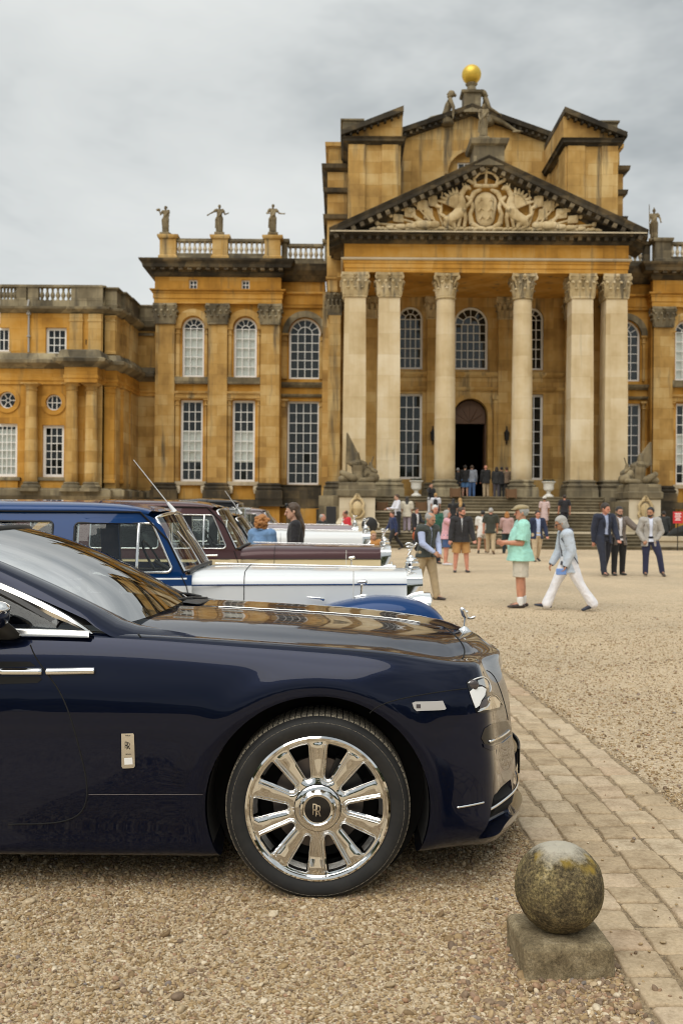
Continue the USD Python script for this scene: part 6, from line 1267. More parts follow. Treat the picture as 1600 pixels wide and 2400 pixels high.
# cabin
part(hero, 'dashboard', hull(*[blob((x, y, z), .05, 1) for x, y, z in ((-.98, -.6, .98), (-.98, .6, .98), (-1.25, -.6, .95), (-1.25, .6, .95), (-1.2, -.6, .80), (-1.2, .6, .8))]), 'leather_dark', 40)
part(hero, 'steering_wheel', MB().tube([(-1.45 - .06 * math.sin(a), .36 + .18 * math.cos(a), .98 + .17 * math.sin(a)) for a in np.linspace(0, 2 * PI, 25)], .014, 6).mesh(), 'leather_dark', True)
for y in (-.36, .36):
    for x in (-1.9, -2.65): part(hero, 'seat', union([hull(blob((x - .25, y - .18, .62), .09, 2), blob((x - .25, y + .18, .62), .09, 2), blob((x + .28, y - .18, .64), .08, 2), blob((x + .28, y + .18, .64), .08, 2)), hull(blob((x - .28, y - .17, .65), .08, 2), blob((x - .28, y + .17, .65), .08, 2), blob((x - .42, y - .15, 1.12), .06, 2), blob((x - .42, y + .15, 1.12), .06, 2)), hull(blob((x - .43, y - .09, 1.2), .05, 2), blob((x - .44, y + .09, 1.26), .05, 2))]), 'leather_tan', 40)
part(hero, 'mirror_inside', hull(blob((-1.46, -.11, 1.37), (.015, .03, .03), 1), blob((-1.46, .11, 1.37), (.015, .03, .03), 1)), 'black_trim')
part(hero, 'tail_lamp', hull(blob((-4.2, -.62, .74), (.03, .05, .08), 1), blob((-4.15, -.72, .70), (.03, .04, .06), 1)), 'sign_red'); part(hero, 'tail_lamp', hull(blob((-4.2, .62, .74), (.03, .05, .08), 1), blob((-4.15, .72, .70), (.03, .04, .06), 1)), 'sign_red')
# ---------------------------------------------------------------- the row of older motor cars behind: x forward, y across, z up, origin on the ground at the middle of the radiator line
def sheet_xz(poly, thick, fy, side, step=.06):
    """A panel drawn in x-z, bent to y = side * fy(x, z) and given thickness inwards."""
    m = trimesh.creation.extrude_polygon(poly, thick); v, f = trimesh.remesh.subdivide_to_size(np.array(m.vertices), np.array(m.faces), step)
    y = side * (fy(v[:, 0], v[:, 1]) - v[:, 2]); v = np.stack([v[:, 0], y, v[:, 1]], 1); return v, (f[:, ::-1] if side < 0 else f)
def loft(sections, n=40, m=30):
    """Smooth skin through open section curves (each from near sill over the top to the far sill)."""
    S = [spline(s, m) for s in sections]; G_ = np.stack([spline([s[i] for s in S], n) for i in range(m)], 1); return gridmesh(G_)
def vintage(label, X, Y, c, group=None, xr=.60, xa=-1.20, xat=-1.42, zb=1.06, zr=1.64, zh=1.09, zl=.98, hwr=.64, hwf=.36, tone=None, stripes=False, detail=True, fend=.916, trim='chrome', aerial=None, xrear=-4.35):
    t = thing('vintage_car', label, 'car', (X, Y, 0), group=group)
    w = lambda x: .83 - .15 * np.clip((x - (xa - .75)) / .8, 0, 1) ** 1.6 - .12 * np.clip((xrear + .9 - x) / .9, 0, 1) ** 2
    zdr = zr - .11
    fy = lambda x, z: w(x) - .10 * np.clip((z - zb) / (zdr - zb), 0, 1) ** 1.3
    k = (zdr - zb) / .48
    zz_ = lambda q: zb + q * k
    front = lambda z: xa + (xat - xa) * (z - zb) / (zdr - zb)
    # cabin side with real window openings
    outer = Polygon([(xrear + .25, zb - .02), (xa + .02, zb - .02), (front(zdr - .10), zdr - .10), (xat - .03, zdr - .03), (xat - .10, zdr), (-3.3, zdr + .005), (-3.75, zdr - .10), (-4.05, zdr - .28), (xrear + .12, zb + .05)])
    outer = outer.buffer(-.09).buffer(.09).union(outer.intersection(rect(-9, 9, 0, zb + .12)))
    def win(x0, x1, z0, z1, fr=None):
        p = Polygon([(x0, z0), (fr(z0) if fr else x1, z0), (fr(z1) if fr else x1, z1), (x0, z1)]); return p.buffer(-.035).buffer(.035)
    fw = lambda z: front(z) - (.062 if stripes else .09)
    W = [win(-2.02, 0, zz_(.025), zz_(.405), fw), win(-3.0, -2.185, zz_(.025), zz_(.415)), win(-3.72, -3.14, zz_(.05), zz_(.40))]
    for s in (-1, 1):
        part(t, 'cabin_side', sheet_xz(outer.difference(unary_union(W)), .035, fy, s), c['top'], 40)
        for wi in W:
            v, f = sheet_xz(wi.buffer(.008), .004, lambda x, z: fy(x, z) - .018, s, .15); part(t, 'window_glass', orient((v[:len(v)], f), (0, s, 0)) if False else (v, f), 'car_glass')
            q = np.array(wi.exterior.coords); p_ = np.stack([q[:, 0], s * (fy(q[:, 0], q[:, 1]) + .001), q[:, 1]], 1); part(t, 'window_surround', MB().tube(p_, .008, 6, cap=False).mesh(), 'black_trim' if stripes else trim, True)
        if stripes:
            xb_ = fw(zz_(.40)) - .10; pv = W[0].intersection(rect(xb_, 9, 0, 9)); q = np.array(pv.exterior.coords); part(t, 'vent_surround', MB().tube(np.stack([q[:, 0], s * (fy(q[:, 0], q[:, 1]) + .003), q[:, 1]], 1), .011, 6, cap=False).mesh(), trim, True)
        zz2_ = np.linspace(zz_(.03), zz_(.40), 6); xx = fw(zz_(.40)) - .10; part(t, 'window_bar', MB().tube(np.stack([np.full(6, xx), s * (fy(np.full(6, xx), zz2_) + .002), zz2_], 1), .013, 6).mesh(), trim, True)
        xs_ = np.linspace(-3.4, xat - .12, 14); part(t, 'drip_rail', MB().tube(np.vstack([np.stack([xs_, s * (fy(xs_, xs_ * 0 + zdr) + .012), xs_ * 0 + zdr + .012], 1), [(front(zdr - .2) + .0, s * (fy(front(zdr - .2), zdr - .2) + .008), zdr - .2)], [(xa, s * (fy(xa, zb) + .006), zb + .02)]]), .008, 6).mesh(), 'gap_black', True)
    # roof
    secs = []
    for x, dz, wd in ((xat - .04, -.085, .80), (xat - .22, -.03, .93), (xat - .7, -.002, 1), (-2.8, 0, 1), (-3.4, -.03, .98), (-3.85, -.15, .94), (-4.15, -.36, .92), (xrear + .14, zb - zr + .02, .98)):
        zc = zr + dz; ze = min(zdr + .008, zc - .02) if zc > zdr else zc - .03; yw = float(fy(np.array(x), np.array(max(min(ze, zdr), zb)))) + .004
        secs.append([(x - .02, -yw, ze - .01), (x - .01, -yw * .985, ze + (zc - ze) * .42), (x, -yw * .80, ze + (zc - ze) * .78), (x, -yw * .4, zc - .008), (x, 0, zc), (x, yw * .4, zc - .008), (x, yw * .80, ze + (zc - ze) * .78), (x - .01, yw * .985, ze + (zc - ze) * .42), (x - .02, yw, ze - .01)])
    part(t, 'roof', loft(secs, 50, 41), c['top'], True)
    # windscreen with bright frame
    yb, yt = float(fy(np.array(xa), np.array(zb))) - .03, float(fy(np.array(xat), np.array(zdr - .04))) - .03
    cb, ct = [(xa, -yb, zb + .03), (xa + .07, 0, zb + .05), (xa, yb, zb + .03)], [(xat - .01, -yt, zdr - .03), (xat + .04, 0, zdr + .01), (xat - .01, yt, zdr - .03)]
    B_, T_ = spline(cb, 13), spline(ct, 13); g = np.stack([B_ + (T_ - B_) * q for q in np.linspace(0, 1, 6)]); part(t, 'windscreen', orient(gridmesh(g), (1, 0, .4)), 'car_glass', True)
    part(t, 'windscreen_surround', MB().tube(np.vstack([B_, T_[::-1], B_[:1]]), .013, 6, cap=False).mesh(), trim, True)
    for y in (-.28, .22): part(t, 'wiper', MB().tube([(xa + .07, y, zb + .06), (xa - .03, y + .02, zb + .22), (xa - .10, y - .12, zb + .33)], .007, 5).mesh(), trim, True)
    # body below the waist
    secs = []
    for x in (xrear, xrear + .2, -3.6, -2.6, -1.9, xa - .25, xa + .05):
        ww = float(w(np.array(x))) * (.80 if x == xrear else 1); secs.append([(x, -ww * .96, .32), (x, -ww - .01, .60), (x, -ww - .012, .85), (x, -ww, zb), (x, -ww * .82, zb + .005), (x, 0, zb + .01), (x, ww * .82, zb + .005), (x, ww, zb), (x, ww + .012, .85), (x, ww + .01, .60), (x, ww * .96, .32)])
    G0 = [np.array(s) for s in secs]
    low = [np.vstack([spline(s[:4], 12), ]) for s in G0]
    def skin(rows, a, b_, name, mat, n=50):
        g = np.stack([spline([r[i] for r in rows], n) for i in range(a, b_)], 1); part(t, name, gridmesh(g), mat, True); part(t, name, (gridmesh(g)[0] * [1, -1, 1], gridmesh(g)[1][:, ::-1]), mat, True)
    side_rows = []
    for x in (xrear, xrear + .2, -3.6, -2.6, -1.9, xa - .25, xa + .06):
        ww = float(w(np.array(x))) * (.85 if x == xrear else 1); side_rows.append(np.array([(x, -ww * .95, .30), (x, -ww - .004, .55), (x, -ww - .012, .80), (x, -ww - .012, zl - .02), (x, -ww - .011, zl), (x, -ww - .006, (zl + zb) / 2), (x, -ww + .002, zb)]))
    skin(side_rows, 0, 5, 'lower_side', c['side']); skin(side_rows, 4, 7, 'waist_band', c['top'])
    part(t, 'interior_deck', MB().box(xrear + .3, xa, -.62, .62, .70, zb - .12).mesh(), 'leather_dark')
    for x in (-2.05, -3.1):
        for y in (-.34, .34): part(t, 'seat', union([hull(blob((x - .2, y - .2, zb - .1), .08, 1), blob((x - .2, y + .2, zb - .1), .08, 1), blob((x - .34, y - .2, zb + .16), .06, 1), blob((x - .34, y + .2, zb + .16), .06, 1))]), 'leather_tan' if not detail else 'leather_dark', 40)
    part(t, 'dashboard', hull(*[blob((xa + x, y, z), .03, 1) for x, z in ((0, zb), (-.16, zb - .02)) for y in (-.55, .55)]), 'wood_veneer', 40)
    part(t, 'steering_wheel', MB().tube([(xa - .42 - .10 * math.sin(a), .34 + .2 * math.cos(a), zb + .06 + .17 * math.sin(a)) for a in np.linspace(0, 2 * PI, 23)], .011, 6).mesh(), 'black_trim', True)
    part(t, 'steering_column', MB().tube([(xa - .42, .34, zb + .06), (xa - .1, .34, zb - .12)], .02, 6).mesh(), 'black_trim')
    # bonnet: silver or coloured top, side below the moulding line
    rows = []
    L_ = xr - .13
    for q in np.linspace(0, 1, 7):
        x = xa + .0 + (L_ - xa) * q; hw = hwr + (hwf - hwr) * q ** .85; zt = (zb + .05) * (1 - min(q * 6, 1)) + (zh + .02 * (1 - q)) * min(q * 6, 1)
        if q == 0: zt = zb + .035
        rows.append(np.array([(x, -hw - .02, .50), (x, -hw - .01, .75), (x, -hw, zl - .004), (x, -hw, zl), (x, -hw * .985, zl + (zt - zl) * .42), (x, -hw * .88, zl + (zt - zl) * .78), (x, -hw * .52, zt - .012), (x, -hw * .2, zt - .002), (x, 0, zt)]))
    skin(rows, 0, 4, 'bonnet_side', c['side']); skin(rows, 3, 9, 'bonnet_top', c['hood'])
    for s in (-1, 1):
        part(t, 'waist_moulding', MB().tube(np.vstack([[(x_, s * (float(w(np.array(x_))) + .010), zl + .004)] for x_ in np.linspace(-4.0, xa - .1, 8)] + [[(r[3][0], s * (abs(r[3][1]) + .002), zl)] for r in rows[1:]]), .006, 6).mesh(), c.get('line', 'black_trim'), True)
        if stripes:
            for dz, r_, m_ in ((.052, .011, c['side']), (.075, .004, 'slate_blue_paint'), (.026, .004, 'slate_blue_paint')): part(t, 'coach_line', MB().tube([(x_, s * (float(w(np.array(x_))) + .004 - .010 * dz / .08), zl + dz) for x_ in np.linspace(-4.0, xa + .02, 12)], r_, 6).mesh(), m_, True)
        q = rows[2] * .55 + rows[1] * .45; p_ = spline(q[3:] * [1, -s if s > 0 else 1, 1] if s > 0 else q[3:], 14); part(t, 'bonnet_seam', MB().tube(np.vstack([[q[1] * [1, -s, 1], q[2] * [1, -s, 1]], q[3:] * [1, -s, 1]]) + [0, 0, .0015], .0035, 5).mesh(), 'gap_black', True)
        part(t, 'door_seam', MB().tube([(xa - .02, s * (float(fy(np.array(xa - .02), np.array(zb))) + .006), zb), (xa + .02, s * (float(w(np.array(xa))) + .012), zl), (xa + .07, s * (float(w(np.array(xa))) + .014), .75), (xa + .10, s * (float(w(np.array(xa))) + .012), .5)], .004, 5).mesh(), 'gap_black', True)
        part(t, 'door_handle', MB().tube([(xa - .42, s * .865, zl + .05), (xa - .32, s * .875, zl + .052), (xa - .20, s * .868, zl + .056)], [.008, .011, .014], 6).mesh(), trim, True)
        xh = xr - .92; part(t, 'bonnet_latch', MB().tube([(xh, s * (hwf + .17), .885), (xh + .10, s * (hwf + .165), .878), (xh + .13, s * (hwf + .15), .872)], [.006, .010, .020], 6).mesh(), trim, True)
        # sweeping wing over the front wheel
        st_ = []
        for x, zc, hw_, yc in ((xr - 1.60, .42, .13, .68), (xr - 1.20, .66, .18, .655), (xr - .80, fend - .085, .21, .64), (xr - .50, fend - .015, .225, .635), (xr - .32, fend, .225, .63), (xr - .04, fend - .045, .22, .625), (xr + .12, fend - .16, .19, .62), (xr + .20, fend - .34, .13, .61), (xr + .215, fend - .46, .08, .60)):
            st_.append([(x, s * (yc + hw_), zc - .42), (x, s * (yc + hw_ * 1.0), zc - .16), (x, s * (yc + hw_ * .72), zc - .03), (x, s * yc, zc), (x, s * (yc - hw_ * .7), zc - .03), (x, s * (yc - hw_), zc - .14), (x, s * (yc - hw_ * 1.05), zc - .40)])
        part(t, 'front_wing', loft(st_, 40, 24), c.get('wing', c['top']), True)
        st_ = [[(x, s * (yc + hw_), zc - .45), (x, s * (yc + hw_), zc - .15), (x, s * (yc + hw_ * .6), zc - .02), (x, s * yc, zc), (x, s * (yc - hw_), zc - .1)] for x, zc, hw_, yc in ((-3.9 - .5, .5, .1, .74), (-4.1, .72, .14, .76), (-3.6, .84, .16, .78), (-3.1, .72, .14, .78), (-2.75, .45, .08, .78))]
        part(t, 'rear_wing', loft(st_, 24, 16), c.get('wing', c['top']), True)
        # headlamp, bumper guard, side lamp
        part(t, 'headlamp', MB().lathe([(.0, -.17), (.05, -.16), (.085, -.10), (.098, -.03), (.10, .03), (.085, .042), (.0, .05)], 24, (xr + .015, s * .45, .825), 'x').mesh(), trim, 40)
        part(t, 'headlamp_bracket', MB().tube([(xr - .02, s * .30, .80), (xr - .01, s * .45, .76), (xr - .02, s * .60, .80)], .016, 6).mesh(), trim, True)
        part(t, 'bumper_guard', bevel_box(xr + .24, xr + .31, s * .46 - .035, s * .46 + .035, .36, .60, .02), trim, 40)
        xs = xr - .50; part(t, 'side_lamp', union([hull(blob((xs - .03, s * .63, fend - .02), (.03, .018, .015), 1), blob((xs + .03, s * .63, fend - .01), (.03, .022, .02), 1)), hull(blob((xs, s * .63, fend), .009, 1), blob((xs + .005, s * .63, fend + .075), .010, 1)), hull(blob((xs - .02, s * .63, fend + .095), .014, 1), blob((xs + .03, s * .63, fend + .10), .020, 1))]), trim, 40)
        part(t, 'wing_mast', MB().tube([(xs - .06, s * .70, fend - .03), (xs - .06, s * .70, fend + .19)], .004, 5).mesh(), 'number_plate')
        for xw in (xr - .26, -3.55):
            a = np.linspace(0, 2 * PI, 37); pr = [(.20, .03), (.22, -.005), (.31, -.012), (.345, .01), (.355, .05), (.355, .13), (.33, .17)]; v, f = gridmesh(np.array([[(r * math.cos(q), s * (.80 - y), r * math.sin(q)) for r, y in pr] for q in a])); wq = part(t, 'wheel', (v + [xw, 0, .355], f), 'tyre_rubber', 40)
            part(wq, 'hub_cap', MB().lathe([(.20, -.03), (.20, 0), (.12, .02), (.10, .04), (.04, .055), (0, .056)], 30, (xw, s * .79, .355), 'y').mesh() if s < 0 else (MB().lathe([(.20, -.03), (.20, 0), (.12, .02), (.10, .04), (.04, .055), (0, .056)], 30, (0, 0, 0), 'y').arr()[0] * [1, -1, 1] + [xw, .79, .355], MB().lathe([(.20, -.03), (.20, 0), (.12, .02), (.10, .04), (.04, .055), (0, .056)], 30, (0, 0, 0), 'y').arr()[1][:, ::-1]), trim, 40)
    part(t, 'bumper', MB().tube(spline([(xr + .10, -.86, .44), (xr + .24, -.62, .45), (xr + .29, 0, .45), (xr + .24, .62, .45), (xr + .10, .86, .44)], 24), .045, 8).mesh(), trim, True)
    part(t, 'bonnet_hinge', MB().tube([(xa + .15, 0, zh + .03), (xr - .2, 0, zh + .008)], .006, 6).mesh(), trim, True)
    part(t, 'scuttle_trim', MB().tube(spline([(xa + .03, -yb * .98, zb + .02), (xa + .07, -yb * .5, zb + .055), (xa + .10, 0, zb + .065), (xa + .07, yb * .5, zb + .055), (xa + .03, yb * .98, zb + .02)], 20), 0.015, 8).mesh(), 'black_trim', True)
    # upright radiator with slats and mascot
    hw, z0, z1 = hwf - .02, .42, zh + .012
    shell = Polygon([(-hw, z0), (hw, z0), (hw, z1 - .14), (hw * .93, z1 - .07), (hw * .55, z1 - .012), (0, z1), (-hw * .55, z1 - .012), (-hw * .93, z1 - .07), (-hw, z1 - .14)]); inner = rect(-hw + .06, hw - .06, z0 + .03, z1 - .22)
    def yz(poly, x0, x1): v, f = MB().prism(poly, 0, x1 - x0).mesh(); return np.stack([x1 - v[:, 1], v[:, 0], v[:, 2]], 1), f
    ra = part(t, 'radiator', yz(shell.difference(inner), xr - .13, xr), trim, 25)
    part(ra, 'radiator_core', MB().box(xr - .10, xr - .06, -hw + .05, hw - .05, z0 + .02, z1 - .2).mesh(), 'gap_black')
    mb = MB(); [mb.box(xr - .05, xr - .015, y - .006, y + .006, z0 + .03, z1 - .22) for y in np.linspace(-hw + .08, hw - .08, 14)]; part(ra, 'radiator_slats', mb.mesh(), trim)
    part(ra, 'filler_cap', MB().lathe([(.05, 0), (.065, .01), (.065, .035), (.045, .05), (.055, .07), (.02, .085)], 20, (xr - .065, 0, z1 - .003)).mesh(), trim, 30)
    mascot(t, (xr - .075, 0, z1 + .075), .125)
    if aerial: part(t, 'aerial_base', MB().tube([aerial[0], aerial[0] + (np.array(aerial[1]) - aerial[0]) * .18], [.020, .011], 8).mesh(), 'lamp_white'); part(t, 'aerial', MB().tube([aerial[0], aerial[1]], [.005, .003], 5).mesh(), 'number_plate')
    return t
Y2c = 8.34
b0 = np.array([-1.50, -.10, 1.60]); 
a1 = at_depth(313, 1078, Y2c - .10); a0 = at_depth(410, 1200, Y2c - .10)
vintage('royal blue over silver vintage saloon with upright chrome radiator, behind the navy coupe', 0, Y2c, dict(top='royal_blue_paint', side='silver_paint', hood='silver_paint', wing='royal_blue_paint', line='royal_blue_paint'), None, xr=.655, stripes=True, aerial=(a0 - [0, Y2c, 0], a1 - [0, Y2c, 0]))
Y3c = 12.75
vintage('maroon over cream vintage saloon, second in the row of old cars', 0, Y3c, dict(top='maroon_paint', side='cream_paint', hood='maroon_paint', wing='cream_paint'), None, xr=.62, xa=-1.27, xat=-1.50, zb=1.09, zr=1.71, zh=1.145, zl=.985, aerial=(at_depth(565, 1204, Y3c) - [0, Y3c, 0], at_depth(527, 1150, Y3c) - [0, Y3c, 0]))
Y4c = 17.2
vintage('black vintage coupe with a white bonnet, third in the row of old cars', 0, Y4c, dict(top='black_paint', side='black_paint', hood='white_paint', wing='black_paint'), None, xr=.49, xa=-1.49, xat=-1.74, zb=1.06, zr=1.60, zh=1.255, zl=1.03, hwf=.38, aerial=None)
Y5c = 21.6
vintage('tall black limousine with a mauve grey bonnet, fourth in the row of old cars', 0, Y5c, dict(top='black_paint', side='grey_mauve_paint', hood='grey_mauve_paint', wing='black_paint'), None, xr=.36, xa=-2.02, xat=-2.18, zb=1.12, zr=1.87, zh=1.31, zl=1.08, hwf=.38, xrear=-4.6)
Y6c = 26.5
vintage('grey vintage saloon at the far end of the row of old cars', 0, Y6c, dict(top='grey_mauve_paint', side='slate_blue_paint', hood='slate_blue_paint', wing='grey_mauve_paint'), None, xr=.1, xa=-1.70, xat=-1.98, zb=1.12, zr=1.72, zh=1.22, zl=1.05)
# ---------------------------------------------------------------- people: one continuous body each, clothes and hair as children
SKIN = {}
def skin(col):
    k = tuple(col)
    if k not in SKIN:
        SKIN[k] = look(f'skin_{len(SKIN):02d}', {'g': ('geometry', {}), 'n': ('noise_texture', {'scale': 14, 'detail': 3}), 'r': ('rgb_ramp', {'ramp': [(0.3, dark(col, .85)), (0.7, dark(col, 1.1))]}), 'p': ('principled_bsdf', {'roughness': .55, 'subsurface_weight': .08, 'subsurface_scale': .01})}, [('g.position', 'n.vector'), ('n.fac', 'r.fac'), ('r.color', 'p.base_color')])
    return SKIN[k]
FAIR, RUDDY, TAN, BROWN = (.52, .30, .21), (.55, .25, .17), (.40, .20, .115), (.25, .125, .07)
HAIRS = dict(black=(.012, .010, .009), brown=(.06, .034, .018), darkbrown=(.028, .017, .011), grey=(.34, .33, .31), white=(.58, .57, .55), blond=(.42, .25, .09), ginger=(.36, .15, .035), bald=None)
def rx(v, a): v = np.asarray(v, float); return np.array([v[0], v[1] * math.cos(a) - v[2] * math.sin(a) * 1, v[1] * math.sin(a) + v[2] * math.cos(a)])
def lean_(v, a): v = np.asarray(v, float); return np.array([v[0], v[1] * math.cos(a) - v[2] * math.sin(a), v[1] * math.sin(a) + v[2] * math.cos(a)])
def skeleton(H, pose):
    g = lambda k, d: math.radians(pose.get(k, d))
    J = {}; le = g('lean', 2); pel = np.array([0, 0, .525 * H])
    for s, n in ((-1, 'r'), (1, 'l')):
        hip = pel + [s * .052 * H, 0, 0]; th, kb, sp = g('th_' + n, 0), g('kn_' + n, 3), g('sp_' + n, 2)
        d1 = np.array([s * math.sin(sp), -math.sin(th) * math.cos(sp), -math.cos(th) * math.cos(sp)]); d2 = np.array([s * math.sin(sp) * .6, -math.sin(th - kb), -math.cos(th - kb)]); d2 /= np.linalg.norm(d2)
        kn = hip + d1 * .243 * H; an = kn + d2 * .243 * H; ft = g('ft_' + n, 0) ; fd = np.array([s * .12, -math.cos(ft), -math.sin(ft)]); fd /= np.linalg.norm(fd)
        J['hip_' + n], J['knee_' + n], J['ankle_' + n] = hip, kn, an; J['heel_' + n], J['toe_' + n] = an - fd * .030 * H + [0, 0, -.022 * H], an + fd * .105 * H + [0, 0, -.026 * H]
    up = lean_((0, 0, 1), le)
    J['pelvis'], J['waist'], J['chest'], J['neck'] = pel, pel + up * .085 * H, pel + up * .205 * H, pel + up * .300 * H
    hl = le + g('nod', 0); J['head'] = J['neck'] + lean_((0, -.012 * H, .098 * H), hl); yaw = g('look', 0)
    J['hy'], J['hn'] = yaw, hl
    for s, n in ((-1, 'r'), (1, 'l')):
        sh = pel + lean_((s * .108 * H * pose.get('broad', 1), 0, .278 * H), le); a, b_, e, c = g('a_' + n, 5), g('b_' + n, 8), g('e_' + n, 15), g('c_' + n, 5)
        d1 = np.array([s * math.sin(b_), -math.sin(a) * math.cos(b_), -math.cos(a) * math.cos(b_)]); d2 = np.array([s * (math.sin(b_) * .5 - math.sin(c)), -math.sin(a + e) * math.cos(c), -math.cos(a + e) * math.cos(c)]); d2 /= np.linalg.norm(d2)
        el = sh + d1 * .172 * H; wr_ = el + d2 * .150 * H; J['sh_' + n], J['el_' + n], J['wr_' + n], J['fd_' + n] = sh, el, wr_, d2
    low = min(J[k][2] for k in ('heel_l', 'heel_r', 'toe_l', 'toe_r')) - .012 * H
    for k in J:
        if isinstance(J[k], np.ndarray) and not k.startswith('fd_'): J[k] = J[k] - [0, 0, low]
    return J
def head_at(J, H, v):
    """A point given in head units (x to the left ear, -y to the face, z up)."""
    v = np.asarray(v, float) * H * 1.10; c, s = math.cos(J['hy']), math.sin(J['hy']); v = np.array([v[0] * c - v[1] * s, v[0] * s + v[1] * c, v[2]]); return J['head'] + lean_(v, J['hn'])
def hblob(J, H, c, r, n=1):
    return np.array([head_at(J, H, np.asarray(c) + q * np.asarray(r)) for q in sphere_pts(n)])
def torso(J, H, fat, grow, down=0.0, n=1):
    f = 1 + (fat - 1) * .75; e = grow
    P_ = [(J['pelvis'] + [0, .004 * H, -down], (.093 * H * f + e, .066 * H * f + e, .055 * H)), (J['pelvis'] + [0, -.006 * H * (fat - 1) * 6, .05 * H], (.088 * H * f + e, .066 * H * fat + e, .05 * H)), (J['waist'] + [0, -.03 * H * (fat - 1) * 2, .015 * H], (.080 * H * f + e, .062 * H * fat + e, .06 * H)), (J['chest'] + [0, -.012 * H * (fat - 1) * 2, .0], (.090 * H * (1 + (fat - 1) * .5) + e, .064 * H * (1 + (fat - 1) * .6) + e, .07 * H)), (J['chest'] + (J['neck'] - J['chest']) * .62, (.082 * H + e, .050 * H + e, .035 * H))]
    B = [blob(c, r, n) for c, r in P_]; out = [hull(B[i], B[i + 1]) for i in range(len(B) - 1)]
    out.append(hull(B[-1], blob(J['sh_l'], .036 * H + e, n), blob(J['neck'], (.034 * H + e * .5, .034 * H + e * .5, .02 * H), n))); out.append(hull(B[-1], blob(J['sh_r'], .036 * H + e, n), blob(J['neck'], (.034 * H + e * .5, .034 * H + e * .5, .02 * H), n))); return out
def arm(J, H, n, grow=0, to='wrist', fat=1):
    s, e, w = J['sh_' + n], J['el_' + n], J['wr_' + n]; r = [(.036 * H + grow) * 1, .028 * H * (1 + (fat - 1) * .4) + grow, .0185 * H + grow * .8]
    return chain([s, e, w], r) if to == 'wrist' else chain([s, s + (e - s) * to], [r[0], r[0] * .30 + r[1] * .70 + .004])
def leg(J, H, n, grow=0, fat=1, to=1.0, flare=0):
    h, k, a = J['hip_' + n], J['knee_' + n], J['ankle_' + n]; f = 1 + (fat - 1) * .4; r = [.060 * H * f + grow, .037 * H * f + grow, .023 * H + grow]
    if to >= 1: return chain([h, h + (k - h) * .5, k, k + (a - k) * .35, a], [r[0], .052 * H * f + grow, r[1], .034 * H * f + grow, r[2] + flare])
    e = h + (k - h) * to * 2 if to < .5 else k + (a - k) * (to - .5) * 2
    return chain([h, (h + e) / 2, e], [r[0], .055 * H * f + grow, r[1] + .012 + flare])
def hand(J, H, n, s, curl=35):
    w, d = J['wr_' + n], J['fd_' + n]; k = H / 1.75
    side_ = np.cross(d, [0, 1.0, 0]); side_ = side_ / (np.linalg.norm(side_) + 1e-9) if np.linalg.norm(side_) > .2 else np.array([1.0, 0, 0])
    nrm = np.cross(side_, d); nrm /= np.linalg.norm(nrm); pal = w + d * .085 * k
    out = [hull(blob(w, .024 * k, 1), blob(w + d * .03 * k + side_ * .022 * k, .014 * k, 1), blob(w + d * .03 * k - side_ * .022 * k, .014 * k, 1), blob(pal + side_ * .030 * k, .012 * k, 1), blob(pal - side_ * .030 * k, .012 * k, 1))]
    for i, L_ in enumerate((.062, .074, .070, .056)):
        o = pal + side_ * (.030 - .020 * i) * k; a = math.radians(curl); d1 = d * math.cos(a * .5) + nrm * math.sin(a * .5) * -s; d2 = d * math.cos(a * 1.6) + nrm * math.sin(a * 1.6) * -s
        out += chain([o, o + d1 * L_ * .52 * k, o + d1 * L_ * .52 * k + d2 * L_ * .5 * k], [.0105 * k, .0098 * k, .0082 * k], 0)
    o = w + d * .030 * k + side_ * .028 * k; dt = d * .75 + side_ * .6; dt /= np.linalg.norm(dt); out += chain([o, o + dt * .036 * k, o + (dt * .6 + d * .4) * .064 * k], [.0135 * k, .011 * k, .009 * k], 0)
    return out
